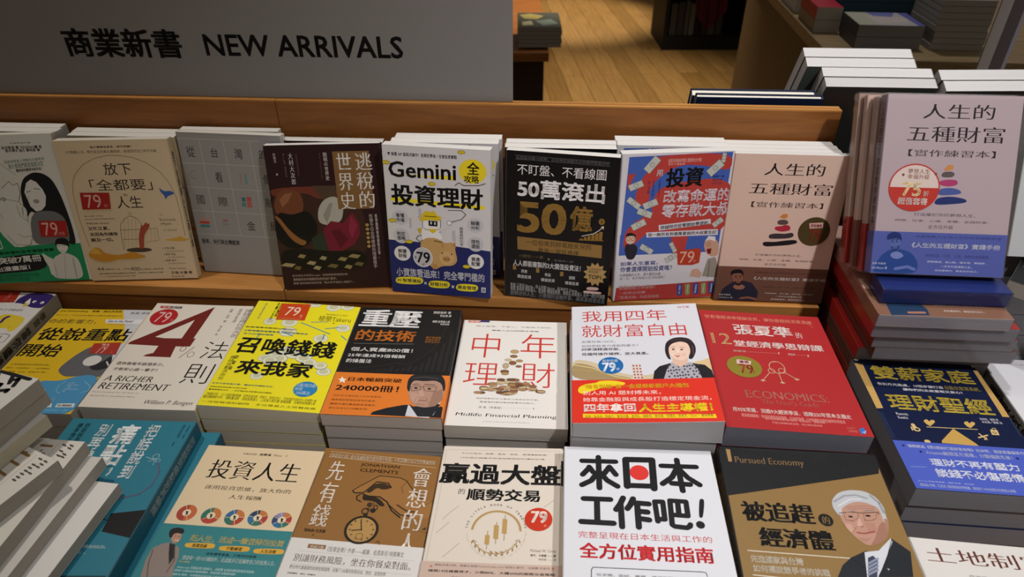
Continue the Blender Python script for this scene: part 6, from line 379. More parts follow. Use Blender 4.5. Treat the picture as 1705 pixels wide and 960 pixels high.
 ops=[('l',[(3.8,5.4),(134.4,4),(133.7,16.4)],0.3,'#a89a8a'),('l',[(3.8,5.4),(5.3,75.4),(3.9,149.9)],0.3,'#a89a8a'),('l',[(136.1,54.6),(135.4,147)],0.3,'#a89a8a'),('t','不分牛熊市．股票．基金．期貨．選擇權都能勝，',21.7,9.2,121.2,11.2,'#5a524a','r'),('t','14位頂尖操盤手締造超額報酬的獲利紀律',20.9,15.7,117.5,17.5,'#5a524a','r'),('t','贏過大盤',1.5,24.8,136.1,53.7,'#141414','h'),('t','順勢交易',34.6,59.6,114,75.3,'#141414','h'),('t','的',25.2,60.4,32.2,67.8,'#141414','r'),('e',70.4,113,26.2,25.8,'#b0905c',2.2,2,178),('e',70.4,113,23.9,23.7,'#c9b080',0.5,4,176),('e',70.4,113,25.4,26.6,'#b0905c',1.2,205,335),('p',[(47.9,123.7),(51.1,125.4),(52.4,126.8),(49.3,125.1)],'#8a6c40'),('p',[(47.9,123.7),(48.1,126.5),(46.4,128.7),(46.3,125.9)],'#8a6c40'),('p',[(51,128.7),(54.4,129.8),(55.9,130.8),(52.6,129.6)],'#8a6c40'),('p',[(51,128.7),(51.7,131.6),(50.7,133.9),(49.9,131)],'#8a6c40'),('p',[(55,132.9),(58.5,133.4),(60.2,133.8),(56.7,133.3)],'#8a6c40'),('p',[(55,132.9),(56.3,135.8),(55.8,138.1),(54.5,135.2)],'#8a6c40'),('p',[(59.8,136.1),(63.2,135.9),(64.9,135.8),(61.5,136)],'#8a6c40'),('p',[(59.8,136.1),(61.6,138.8),(61.7,141),(59.8,138.3)],'#8a6c40'),('p',[(65,138.2),(68.3,137.4),(69.9,136.8),(66.6,137.6)],'#8a6c40'),('p',[(65,138.2),(67.4,140.6),(67.9,142.6),(65.6,140.1)],'#8a6c40'),('p',[(70.5,139),(73.6,137.6),(74.9,136.5),(71.9,138)],'#8a6c40'),('p',[(70.5,139),(73.3,141.1),(74.3,142.7),(71.5,140.7)],'#8a6c40'),('p',[(76,138.6),(78.7,136.7),(79.7,135.2),(77,137.2)],'#8a6c40'),('p',[(76,138.6),(79.1,140.2),(80.4,141.4),(77.3,139.9)],'#8a6c40'),('p',[(94.5,121.6),(96.1,124.5),(95.8,126.8),(94.3,123.9)],'#8a6c40'),('p',[(94.5,121.6),(93.1,123),(90,124.2),(91.4,122.8)],'#8a6c40'),('p',[(92.3,126.8),(93.3,129.8),(92.5,132.1),(91.5,129.2)],'#8a6c40'),('p',[(92.3,126.8),(90.7,127.6),(87.3,128.3),(88.9,127.6)],'#8a6c40'),('p',[(89,131.4),(89.4,134.2),(88.1,136.4),(87.7,133.6)],'#8a6c40'),('p',[(89,131.4),(87.3,131.5),(83.9,131.7),(85.6,131.6)],'#8a6c40'),('p',[(84.9,135),(84.7,137.6),(82.8,139.6),(83,137.1)],'#8a6c40'),('p',[(84.9,135),(83.2,134.4),(79.8,134.1),(81.5,134.6)],'#8a6c40'),('p',[(80,137.5),(79.4,139.7),(77,141.6),(77.7,139.3)],'#8a6c40'),('p',[(80,137.5),(78.5,136.3),(75.2,135.5),(76.8,136.7)],'#8a6c40'),('p',[(74.7,138.8),(73.7,140.6),(70.9,142.1),(71.9,140.3)],'#8a6c40'),('p',[(74.7,138.8),(73.4,137.1),(70.4,135.9),(71.7,137.6)],'#8a6c40'),('p',[(69.2,139),(67.8,140.2),(64.7,141.2),(66.1,140)],'#8a6c40'),('p',[(69.2,139),(68.3,136.7),(65.6,135.1),(66.6,137.3)],'#8a6c40'),('l',[(61.8,112.6),(62.4,134.6)],0.6,'#8a6c40'),('p',[(59.6,117.4),(64.4,117.9),(64.5,129),(59.7,128.5)],'#b8965a'),('l',[(70.2,102.1),(70.9,127.7)],0.6,'#8a6c40'),('p',[(67.7,105.4),(72.8,105.8),(73.2,122.2),(68.1,121.8)],'#b8965a'),('l',[(78.4,93.2),(79.2,123.6)],0.6,'#8a6c40'),('p',[(76,97.6),(80.9,98.1),(81.3,115.8),(76.4,115.3)],'#b8965a'),('t','T',38.6,108,40.7,110.4,'#5a4c3c','b',0,82),('t','H',38.9,104.5,41,106.8,'#5a4c3c','b',0,75.4),('t','E',39.6,101,41.7,103.3,'#5a4c3c','b',0,68.8),('t','L',42.1,94.3,44.2,96.7,'#5a4c3c','b',0,55.6),('t','I',44,91.3,46.1,93.7,'#5a4c3c','b',0,49),('t','T',46.2,88.5,48.3,90.9,'#5a4c3c','b',0,42.4),('t','T',48.8,86,50.9,88.5,'#5a4c3c','b',0,35.8),('t','L',51.6,83.8,53.7,86.3,'#5a4c3c','b',0,29.2),('t','E',54.7,82,56.8,84.5,'#5a4c3c','b',0,22.6),('t','B',61.5,79.6,63.5,82.1,'#5a4c3c','b',0,9.4),('t','O',65,79.1,67.1,81.6,'#5a4c3c','b',0,2.8),('t','O',68.7,79,70.7,81.5,'#5a4c3c','b',0,-3.8),('t','K',72.3,79.3,74.4,81.8,'#5a4c3c','b',0,-10.4),('t','O',79.4,81.2,81.4,83.7,'#5a4c3c','b',0,-23.6),('t','F',82.8,82.8,84.8,85.3,'#5a4c3c','b',0,-30.2),('t','T',88.8,87,90.8,89.5,'#5a4c3c','b',0,-43.4),('t','R',91.4,89.7,93.4,92.1,'#5a4c3c','b',0,-50),('t','A',93.8,92.5,95.7,95,'#5a4c3c','b',0,-56.6),('t','D',95.7,95.7,97.6,98.1,'#5a4c3c','b',0,-63.2),('t','I',97.3,99,99.2,101.3,'#5a4c3c','b',0,-69.8),('t','N',98.5,102.4,100.4,104.7,'#5a4c3c','b',0,-76.4),('t','G',99.3,105.9,101.2,108.2,'#5a4c3c','b',0,-83),('t','T',39.7,115.8,41,117.5,'#a89a86','r',0,-86),('t','R',40.2,118.3,41.6,119.9,'#a89a86','r',0,-81.6),('t','E',40.9,120.7,42.3,122.3,'#a89a86','r',0,-77.2),('t','N',41.8,123,43.2,124.6,'#a89a86','r',0,-72.8),('t','D',42.9,125.3,44.2,126.9,'#a89a86','r',0,-68.4),('t','F',45.4,129.5,46.7,131.1,'#a89a86','r',0,-59.6),('t','O',46.9,131.5,48.2,133.1,'#a89a86','r',0,-55.2),('t','L',48.4,133.3,49.8,134.9,'#a89a86','r',0,-50.8),('t','L',50.2,135,51.5,136.6,'#a89a86','r',0,-46.4),('t','O',52,136.6,53.3,138.2,'#a89a86','r',0,-42),('t','W',53.9,138,55.2,139.6,'#a89a86','r',0,-37.6),('t','I',55.9,139.3,57.2,140.9,'#a89a86','r',0,-33.2),('t','N',57.9,140.4,59.2,142,'#a89a86','r',0,-28.8),('t','G',60.1,141.4,61.4,142.9,'#a89a86','r',0,-24.4),('t','S',64.5,142.8,65.8,144.3,'#a89a86','r',0,-15.6),('t','T',66.7,143.2,68,144.8,'#a89a86','r',0,-11.2),('t','R',69,143.5,70.2,145,'#a89a86','r',0,-6.8),('t','A',71.2,143.6,72.5,145.1,'#a89a86','r',0,-2.4),('t','T',73.5,143.5,74.7,145,'#a89a86','r',0,2),('t','E',75.7,143.2,77,144.7,'#a89a86','r',0,6.4),('t','G',77.9,142.7,79.2,144.3,'#a89a86','r',0,10.8),('t','Y',80,142.1,81.3,143.7,'#a89a86','r',0,15.2),('t','F',84.2,140.4,85.4,141.9,'#a89a86','r',0,24),('t','O',86.1,139.2,87.4,140.8,'#a89a86','r',0,28.4),('t','R',88,138,89.2,139.5,'#a89a86','r',0,32.8),('t','B',91.4,135,92.6,136.5,'#a89a86','r',0,41.6),('t','I',92.9,133.3,94.2,134.8,'#a89a86','r',0,46),('t','G',94.3,131.4,95.6,133,'#a89a86','r',0,50.4),('t','W',96.7,127.4,98,129,'#a89a86','r',0,59.2),('t','I',97.7,125.2,99,126.8,'#a89a86','r',0,63.6),('t','N',98.5,123,99.8,124.6,'#a89a86','r',0,68),('t','N',99.2,120.6,100.4,122.3,'#a89a86','r',0,72.4),('t','I',99.7,118.3,100.9,119.9,'#a89a86','r',0,76.8),('t','N',100,115.8,101.3,117.5,'#a89a86','r',0,81.2),('t','G',100.1,113.4,101.4,115,'#a89a86','r',0,85.6),('t','S',100.1,110.9,101.4,112.5,'#a89a86','r',0,90),('l',[(20.1,91.4),(28.2,82.8)],0.4,'#8a7c6a'),('l',[(8.9,117.5),(20.3,103.9)],0.4,'#8a7c6a'),('l',[(19.7,144.7),(34.1,128.2)],0.4,'#8a7c6a'),('l',[(118.4,81.7),(128.9,72.4)],0.4,'#8a7c6a'),('l',[(13.1,100.7),(20.1,91.4)],0.4,'#8a7c6a'),('t','Michael W. Covel',106.5,132.3,131.5,135.4,'#4a423a','r'),('t','麥可．卡威爾 —— 著',106.7,137.8,131.9,140.5,'#3a342e','b'),('t','李明珠 —— 譯',114.8,142.2,132,144.9,'#3a342e','r'),('r',136.1,18.4,139.8,53.5,'#222')],
 st=[[('e',113.2,97.1,14.5,14.2,'#c5371f'),('t','79',105.2,87,122.4,101.6,'#f0dfd4','h'),('t','折',119.1,103.5,122,106.1,'#e8b0a0','r')]],
 band=(149.9,'#c9b0a2',[('t','順勢交易大師，海龜交易員TurtleTrader.com*創辦人麥可．卡威爾 代表作',13.2,152.3,126.5,154.7,'#4a3a32','r'),('t','揭開14位操盤奇才，小賠80%、大賺20%的順勢交易策略',7.7,158.5,131.5,161.4,'#2c2420','b'),('p',[(9.7,153.4),(10.5,154.6),(11.6,154.9),(10.8,155.7),(11.1,156.9),(10.2,156.2),(9.3,156.9),(9.3,155.6),(8.4,154.9),(9.5,154.7)],'#c0704a'),('p',[(129,151.3),(129.6,152.5),(130.7,152.8),(129.8,153.6),(129.9,154.8),(129.1,154.1),(128.1,154.7),(128.4,153.5),(127.5,152.8),(128.6,152.6)],'#c0704a'),('t','獲得投資市場中持久不變的核心勝率',31.5,165.4,82,167.1,'#4a3a32','r')])),
'C4':dict(w=0.1589,h=0.2100,base='#d9dae0',pose=(0.0417,0.3159,-0.5795,-0.0734,-0,-0.001,-0.0202),
 ops=[('l',[(19.5,19.6),(55.5,19.2)],6.2,'#131314'),('l',[(37.2,13.7),(37.1,55.2)],6.2,'#131314'),('l',[(26.6,29.6),(20,38.3)],6.2,'#131314'),('l',[(27.1,27.8),(31,34.6)],6.2,'#131314'),('l',[(48.6,26.7),(42.8,36)],6.2,'#131314'),('l',[(49,27.5),(54.9,36.9)],6.2,'#131314'),('l',[(35.6,35),(29,45.9),(19.1,52)],6.2,'#131314'),('l',[(38.3,34.9),(45.5,45),(55.9,52.3)],6.2,'#131314'),('l',[(66.5,15.6),(66,51.4)],7.5,'#131314'),('l',[(66.5,15.6),(94.6,15.2)],7.5,'#131314'),('l',[(94.6,15.2),(93.3,53.3)],7.5,'#131314'),('l',[(66.1,50.5),(92.7,50.4)],6.5,'#131314'),('l',[(103.8,22.7),(140.3,22.8)],6.2,'#131314'),('l',[(121.1,13.8),(122.3,54.9)],6.2,'#131314'),('l',[(119.2,26.8),(113.4,37.7),(102.7,46.7)],6.2,'#131314'),('l',[(122.2,26.6),(129.8,37.8),(140.6,46.6)],6.2,'#131314'),('l',[(112.2,45.7),(130.8,46.6)],6.2,'#131314'),('l',[(20.4,69.4),(47.7,69.2)],6.2,'#131314'),('l',[(34,69.6),(33.7,97.3)],6.2,'#131314'),('l',[(17.8,97.3),(49.6,97.8)],6.2,'#131314'),('l',[(60.7,66.7),(57.3,74.5),(52.9,81.3)],6.2,'#131314'),('l',[(57.8,75.7),(57.7,101.3)],6.2,'#131314'),('l',[(70.8,67.2),(67.4,74.9),(64.2,79.6)],6.2,'#131314'),('l',[(69.9,72.1),(86,73)],6.2,'#131314'),('l',[(74.3,74.5),(74,101)],6.2,'#131314'),('l',[(75.4,82.3),(83.9,83)],6.2,'#131314'),('l',[(75.6,91),(84.8,92.2)],6.2,'#131314'),('l',[(92.3,69.7),(93.1,93.3)],5.5,'#131314'),('l',[(92.3,69.7),(100.3,69.6)],5.5,'#131314'),('l',[(100.3,69.6),(100.2,90.3)],5.5,'#131314'),('l',[(93.4,90.7),(100.4,90.7)],5.5,'#131314'),('l',[(107.7,67.8),(123.6,68.4)],5.5,'#131314'),('l',[(123.6,68.4),(123.3,85.7)],5.5,'#131314'),('l',[(107.3,84.9),(123.3,85.7)],5.5,'#131314'),('l',[(107.7,67.8),(106.7,96.7),(109,98.5),(120.7,99.6),(123.7,97.7),(124.4,95.7)],5.5,'#131314'),('l',[(115.2,68.8),(114.7,84.5)],5.5,'#131314'),('s',[(137.2,65.5),(139.9,63.9),(142.7,65.6),(138.1,86.3),(135.6,87.6),(133.9,86)],'#131314'),('e',134.1,95.5,4.3,4.4,'#131314'),('e',79.6,33.1,10,10,'#d6332c'),('t','完整呈現在日本生活與工作的',14.6,108.3,142.5,115.7,'#c03034','r'),('t','全方位實用指南',15.7,120.8,141.2,137.9,'#c4262a','h'),('l',[(26.3,159.8),(26.6,149.6),(28.2,146.9),(128,146.6),(131.3,147.4),(132,151)],0.8,'#1a1a1a'),('t','從求職、面試、簡歷、居留到職場文化',31,152.9,116.4,155.5,'#2a2a2a','r')],
 st=[],
 band=None),
'C5':dict(w=0.1613,h=0.2101,base='#957645',pose=(0.2029,0.3057,-0.575,-0.1005,0,0.0168,-0.025),
 ops=[('p',[(-0.9,-1.8),(166.9,-1),(158.9,24.1),(-0.2,62.8)],'#1d1e21'),('p',[(7.6,0.6),(12.1,1.1),(11.7,17.9),(8,18.1)],'#b08a5a'),('t','Pursued Economy',15.2,10.5,86,21.6,'#a8865a','s'),('t','被追趕',11.4,67.7,80.5,91.3,'#141414','sh'),('e',90.4,85,6.9,7.2,'#141414'),('t','的',87.3,80.6,94,89.3,'#b09058','s'),('t','經濟體',22.9,97.4,91.5,119,'#141414','sh'),('l',[(9.4,124.4),(101.3,125.7)],0.9,'#e8e0d0'),('l',[(9.9,149.4),(46.6,150.7)],0.9,'#e8e0d0'),('t','先進國家與台灣',10.7,128.8,57.8,136.5,'#e8e0d0','b'),('t','如何擺脫競爭者的挑戰',11.3,138.7,79.2,146,'#e8e0d0','b'),('p',[(84.8,146.2),(92.7,133.4),(102,125.3),(118.1,116.6),(125,119),(146,102.1),(151.8,107.8),(158.4,114.9),(151.7,140.9)],'#23272e'),('p',[(116.5,118.2),(111,144.1),(121.2,143.3),(145.6,105.2),(145.2,101.4),(129.9,115.6)],'#d8dae0'),('p',[(117.7,124.1),(123,121.4),(125.9,126.4),(119.9,143.4),(112.2,144)],'#3c4258'),('l',[(116.3,130.1),(126.4,124.3)],2,'#8f96ac'),('l',[(115.1,134),(125.2,128.2)],2,'#8f96ac'),('l',[(113.9,137.8),(124,132.1)],2,'#8f96ac'),('l',[(112.7,141.6),(122.8,135.9)],2,'#8f96ac'),('s',[(104.7,77.9),(106.4,69.4),(116.7,61.8),(137,58.5),(148.3,66.2),(149.2,79.5),(144.6,99.1),(135.1,107.6),(122.2,111.4),(116.9,107.5),(110.3,98.6),(106.1,87.7)],'#c09480'),('s',[(139.1,86.8),(149.4,79.5),(144.6,99.1),(135.1,107.6),(123.6,111.3),(131.7,101.7)],'#a67a66'),('s',[(100.9,68.1),(102.6,60.2),(111.4,50.8),(123.8,46.8),(137.5,47.6),(146.6,54.3),(150.4,66),(148.9,76.2),(149,82.8),(144.5,86.4),(145,76.5),(145,68.1),(135.9,62),(125.2,61.1),(115.8,65.3),(108.7,70.9),(108.2,77.7),(104.5,78.8),(102.2,74.8)],'#c2c4c8'),('l',[(104,62.7),(115.9,54.9),(127.5,53.1),(137.6,56.7)],2,'#9fa2a8'),('l',[(141.5,52.9),(147.2,61.2),(148.2,72.9)],2.4,'#9a9da4'),('l',[(106.8,67.7),(120.3,58.9),(131.6,58)],1.2,'#dfe0e4'),('p',[(146,79.7),(149.8,80.2),(146.5,92.6),(143.5,94.4)],'#b08470'),('l',[(105.2,76.2),(116,74.1),(126.7,74.6)],0.9,'#6a4a3c'),('l',[(126.7,74.6),(142.9,72.5),(142.8,75)],0.9,'#6a4a3c'),('l',[(109.8,76.7),(109.2,83.9),(115.8,84),(121.2,81.6),(123.4,75.7)],0.5,'#8a6a58'),('l',[(128.5,75.3),(127.2,82),(132.2,83.2),(138.4,80.3),(141.2,73.8)],0.5,'#8a6a58'),('e',115.1,79.6,2.2,1.1,'#2c2220'),('e',131.9,77.5,2.5,1.1,'#2c2220'),('l',[(112.4,74.8),(121.2,72.5)],1,'#8a8580'),('l',[(129.6,71.8),(139.5,70.6)],1,'#8a8580'),('l',[(121.9,81.6),(118.1,90),(124,90.4)],1,'#a07058'),('l',[(116,97.4),(122.4,98),(132.4,95.3)],1.6,'#a0544c'),('l',[(116.3,91.8),(112.8,96.8)],0.6,'#a07058'),('l',[(131.2,90.6),(133.9,96.8)],0.6,'#a07058'),('p',[(106.8,87.7),(113.1,88.8),(114,95.2),(109.9,97.9),(107.4,92.5)],'#cda48f'),('p',[(126.6,86.1),(135.5,85.4),(135,93.5),(127,95.7)],'#b98a75'),('p',[(121.2,81.6),(123.3,81.5),(123.5,89),(119.1,91.2),(117.8,89.4)],'#d3ac98'),('p',[(115.6,102.9),(123.5,103.1),(127.7,102),(122.2,107.1),(117.3,106.2)],'#b58873'),('l',[(114.9,68.4),(132.1,65.7),(142.7,66.6)],0.5,'#a8806c'),('l',[(115.6,70.7),(131.2,68.5),(140.6,69.1)],0.4,'#a8806c'),('l',[(110.6,83.4),(116.8,85.2)],0.5,'#9a715e'),('l',[(126.6,83.8),(136.5,82.1)],0.5,'#9a715e'),('p',[(131.4,133.9),(133.6,134.2),(132.2,136)],'#b8bcc8'),('l',[(146,102.1),(132.6,127.3),(121.4,142.6)],0.5,'#11141a'),('l',[(102,125.3),(111.3,134.8)],0.5,'#11141a')],
 st=[],
 band=None),
'C6':dict(w=0.1480,h=0.2100,base='#d6d2cc',pose=(0.3606,0.2074,-0.5905,-0.1234,0,0.0046,-0.0008),
 ops=[('t','土地制富',12.9,9.6,124.4,25.8,'#7a4a40','s'),('t','亞洲經濟奇蹟如何起飛',44.7,36.3,98.5,39.3,'#4a4038','r')],
 st=[],
 band=None),
'G1':dict(w=0.1480,h=0.2100,base='#d3d0ca',pose=(-0.7496,0.4356,-0.54,-0.2872,-0,-0.0246,-0.0151),
 ops=[('l',[(101.2,1.6),(139.8,3.1)],4.5,'#151515'),('l',[(117.1,0.2),(124.7,13.3)],4.5,'#151515'),('l',[(122.1,9.7),(129,6.1),(132.2,15.5)],4.5,'#151515'),('l',[(89.1,3.6),(102.6,10.9)],4.5,'#151515'),('l',[(104.6,18.9),(118.5,17.2),(120.3,25.1)],4.5,'#151515'),('l',[(102.9,6.4),(114.6,24.6)],4.5,'#151515'),('l',[(122.7,25.7),(131.9,21.5),(132.3,24.2)],4.5,'#151515'),('l',[(121.7,26.4),(126.1,31.8)],4.5,'#151515')],
 st=[],
 band=None),
'G2a':dict(w=0.1480,h=0.2100,base='#d8d4cc',pose=(-0.5528,0.3699,-0.575,1.1354,0,0.004,-0.0108),
 ops=[('l',[(139.8,163),(139.7,178.8)],3,'#8a6a40'),('l',[(141.4,172.5),(139.5,165.3)],3,'#8a6a40'),('l',[(128.3,163),(127.7,180.2)],3,'#8a6a40'),('l',[(115.5,163.2),(114.2,180.2)],3,'#8a6a40'),('l',[(102.6,165.2),(102.2,183)],3,'#8a6a40'),('l',[(139.8,161),(141.4,164.6)],1.2,'#8a6a40'),('l',[(140,175.4),(139,180.1)],1.2,'#8a6a40'),('l',[(127.5,162.1),(129.1,163.7)],1.2,'#8a6a40'),('l',[(126.9,178.5),(127.5,180.9)],1.2,'#8a6a40'),('l',[(114.8,162.4),(116.4,164.3)],1.2,'#8a6a40'),('l',[(113.5,177.8),(114,180.9)],1.2,'#8a6a40'),('l',[(143.4,185),(119.3,186.6),(103.3,187.1)],0.35,'#8a8078'),('l',[(144,180.4),(119.8,180.1)],0.3,'#a8a098'),('l',[(141.8,198),(141.5,202.9)],1.6,'#4a443e'),('l',[(140.7,200.7),(143,200.6)],0.8,'#4a443e'),('l',[(137.8,197.8),(137.5,202.7)],1.6,'#4a443e'),('l',[(136.7,200.5),(138.9,200.4)],0.8,'#4a443e'),('l',[(134,197.4),(133.8,202.2)],1.6,'#4a443e'),('l',[(132.9,200),(135.2,199.9)],0.8,'#4a443e'),('l',[(125.7,197.6),(125.5,202.4)],1.6,'#4a443e'),('l',[(124.6,200.2),(126.8,200.1)],0.8,'#4a443e'),('l',[(134.2,191.3),(134,196.2)],1.6,'#4a443e'),('l',[(133.2,194),(135.4,193.9)],0.8,'#4a443e'),('l',[(130.2,191.3),(129.9,196.2)],1.6,'#4a443e'),('l',[(129.1,194),(131.3,193.9)],0.8,'#4a443e'),('l',[(126,191.5),(125.8,196.3)],1.6,'#4a443e'),('l',[(124.9,194.1),(127.2,194)],0.8,'#4a443e'),('l',[(122,191.4),(121.8,196.3)],1.6,'#4a443e'),('l',[(120.9,194.1),(123.2,194)],0.8,'#4a443e'),('l',[(117.8,191.7),(117.6,196.6)],1.6,'#4a443e'),('l',[(116.8,194.4),(119,194.3)],0.8,'#4a443e'),('l',[(114,191.6),(113.8,196.4)],1.6,'#4a443e'),('l',[(112.9,194.2),(115.1,194.1)],0.8,'#4a443e'),('l',[(141.9,190.3),(141.6,195.2)],1.6,'#4a443e'),('l',[(140.7,193),(143,192.9)],0.8,'#4a443e')],
 st=[],
 band=None),
'G2b':dict(w=0.1480,h=0.2100,base='#d8d4cc',pose=(-0.5106,0.4071,-0.6,1.4671,0,0.0031,-0.0036),
 ops=[('p',[(134.9,154.3),(149.1,158.3),(148.5,170.6),(139.6,173.7),(128,168.7)],'#d8d4cc'),('l',[(138.2,168.1),(138,179.4)],3,'#8a6a40'),('l',[(130.5,172),(132.3,172.9)],2,'#8a6a40'),('l',[(141.6,184),(121.1,183.6)],0.35,'#8a8078'),('l',[(141.7,197.2),(139.6,202.1)],1.6,'#4a443e'),('l',[(139.5,199.5),(142,200.2)],0.8,'#4a443e'),('l',[(138,197.2),(136,202)],1.6,'#4a443e'),('l',[(135.9,199.4),(138.3,200.2)],0.8,'#4a443e'),('l',[(130,197),(128,201.8)],1.6,'#4a443e'),('l',[(127.9,199.3),(130.3,200)],0.8,'#4a443e'),('l',[(126.5,197.2),(124.5,202)],1.6,'#4a443e'),('l',[(124.4,199.5),(126.8,200.2)],0.8,'#4a443e'),('l',[(141.7,189.2),(139.7,194)],1.6,'#4a443e'),('l',[(139.6,191.5),(142.1,192.2)],0.8,'#4a443e'),('l',[(133.8,190.9),(131.8,195.7)],1.6,'#4a443e'),('l',[(131.7,193.1),(134.1,193.9)],0.8,'#4a443e'),('l',[(127.7,192.1),(125.8,196.9)],1.6,'#4a443e'),('l',[(125.7,194.4),(128,195.1)],0.8,'#4a443e'),('l',[(128.6,174.9),(126.7,179.7)],1.6,'#4a443e'),('l',[(126.6,177.2),(128.9,177.9)],0.8,'#4a443e')],
 st=[],
 band=None),
}

TH=-.0625                                     # the table runs a little askew to the camera
def tf(u,v): return (u*math.cos(TH)-v*math.sin(TH),u*math.sin(TH)+v*math.cos(TH)+.795)   # table frame: u along the ledge's front edge, v away
FLAT=lambda T:(lambda x,y:-T)
TABLE=-.662
# ---------------------------------------------------------------- the room
def structure(o): o['kind']='structure'; return o
def floor_mat():
    m=bpy.data.materials.new('oak_floor_planks'); m.use_nodes=True; nt=m.node_tree; b=nt.nodes['Principled BSDF']; L=nt.links.new
    tc=nt.nodes.new('ShaderNodeTexCoord'); mp=nt.nodes.new('ShaderNodeMapping'); mp.inputs['Rotation'].default_value=(0,0,math.radians(86)); L(tc.outputs['Object'],mp.inputs[0])
    br=nt.nodes.new('ShaderNodeTexBrick'); br.inputs['Scale'].default_value=1; br.inputs['Brick Width'].default_value=1.6; br.inputs['Row Height'].default_value=.14; br.inputs['Mortar Size'].default_value=.0018; br.offset=.37
    br.inputs['Color1'].default_value=lin('#80602f'); br.inputs['Color2'].default_value=lin('#9c7844'); br.inputs['Mortar'].default_value=lin('#553818'); L(mp.outputs[0],br.inputs['Vector'])
    m2=nt.nodes.new('ShaderNodeMapping'); m2.inputs['Scale'].default_value=(2,30,1); L(mp.outputs[0],m2.inputs[0]); n=nt.nodes.new('ShaderNodeTexNoise'); n.inputs['Scale'].default_value=2; n.inputs['Detail'].default_value=6; L(m2.outputs[0],n.inputs['Vector'])
    mx=nt.nodes.new('ShaderNodeMixRGB'); mx.blend_type='OVERLAY'; mx.inputs[0].default_value=.45; L(br.outputs['Color'],mx.inputs[1]); L(n.outputs['Fac'],mx.inputs[2]); L(mx.outputs[0],b.inputs['Base Color']); b.inputs['Roughness'].default_value=.4
    return m
b=MB(); b.box(-6,7,-3,10,-.05,0,floor_mat()); structure(b.build('floor'))
b=MB(); b.box(-6,7,10,10.1,0,2.9,ink('#6a6058',.9)); structure(b.build('wall_back'))
b=MB(); b.box(-6.1,-6,-3,10,0,2.9,ink('#6a6058',.9)); structure(b.build('wall_left'))
b=MB(); b.box(7,7.1,-3,10,0,2.9,ink('#6a6058',.9)); structure(b.build('wall_right'))
# ---------------------------------------------------------------- the two display table units
OAK=wood('teak_veneer','#78481f','#9c6330',(3.2,34,34)); OAKE=wood('teak_lipping','#a06a2e','#c48a4a',(3,30,30),.5); DARK=wood('dark_teak','#3a2415','#54351e',(3,30,30),.5)
def unit(u0,u1,ur,label,raised=False):
    M=Matrix.Translation((0,.795,EYE))@Matrix.Rotation(TH,4,'Z'); r=empty('display_table',M,label,'display table')
    LZ=-.5705
    b=MB(); b.box(u0,u1 if not raised else 1.1,-1.0,.002,TABLE-.03,TABLE,OAK); b.build('tabletop',r,.001)
    b=MB(); b.box(u0,ur,.004,.020,TABLE,LZ-.0185,OAK); b.build('ledge_riser',r)
    b=MB(); b.box(u0,ur,0,.104,LZ-.018,LZ,OAKE); b.build('ledge_board',r,.0012)
    b=MB(); b.box(u0,ur,.1045,.1115,LZ-.1,-.3285,OAK); b.box(u0,ur,.1115,.1135,LZ-.1,-.331,DARK); b.box(u0,ur,.1135,.1205,LZ-.1,-.3285,OAK)
    for v in (.1045,.1135): b.box(u0,ur,v,v+.007,-.3285,-.3265,OAKE)
    b.build('back_panel',r)
    b=MB(); b.box(u0,ur,.121,.33,LZ-.018,LZ,OAK); b.build('far_ledge_board',r,.0012)
    b=MB(); b.box(u0,ur,.300,.316,TABLE,LZ-.0185,OAK); b.build('far_ledge_riser',r)
    b=MB(); b.box(u0+.004,(u1 if not raised else 1.1)-.004,-.94,.35,-EYE+.06,TABLE-.031,DARK); b.build('base_cabinet',r)
    b=MB(); b.box(u0+.03,(u1 if not raised else 1.1)-.03,-.90,.31,-EYE,-EYE+.06,ink('#18130f')); b.build('plinth',r)
    if raised:
        b=MB(); b.box(.445,1.1,.165,.56,TABLE-.03,-.517,DARK); b.build('raised_shelf',r)
unit(-1.35,-.3315,-.3315,'wooden display table unit under the grey sign, left of the seam')
unit(-.3305,.4285,.4285,'wooden display table unit right of the seam, its back panel ending near the pink bundle',True)
# sign
sx,sy=tf(0,.1172); M=Matrix.Translation((0,.795,EYE))@Matrix.Rotation(TH,4,'Z')
r=empty('sign_board',M,'large grey sign board reading NEW ARRIVALS standing on the wooden back panel','sign')
b=MB(); u1=-.052+.046; b.box(-1.35,-.005,.1140,.1185,-.3263,-.02,ink('#85827f',.55)); b.build('panel',r,.0006)
lt=MB()
def sign_text(txt,u0,z0,u1,z1,wt):
    va,fa=glyphs(txt,wt); mx,Mx=min(v.x for v in va),max(v.x for v in va); my,My=min(v.y for v in va),max(v.y for v in va)
    lt.add([(u0+(v.x-mx)/(Mx-mx)*(u1-u0),.11385,z0+(v.y-my)/(My-my)*(z1-z0)) for v in va],fa,ink('#191718',.6))
sign_text('商業新書',-.608,-.2745,-.446,-.2365,'h'); lt.build('chinese_lettering',r); lt=MB(); sign_text('NEW ARRIVALS',-.415,-.2705,-.149,-.2420,'b'); lt.build('latin_lettering',r)
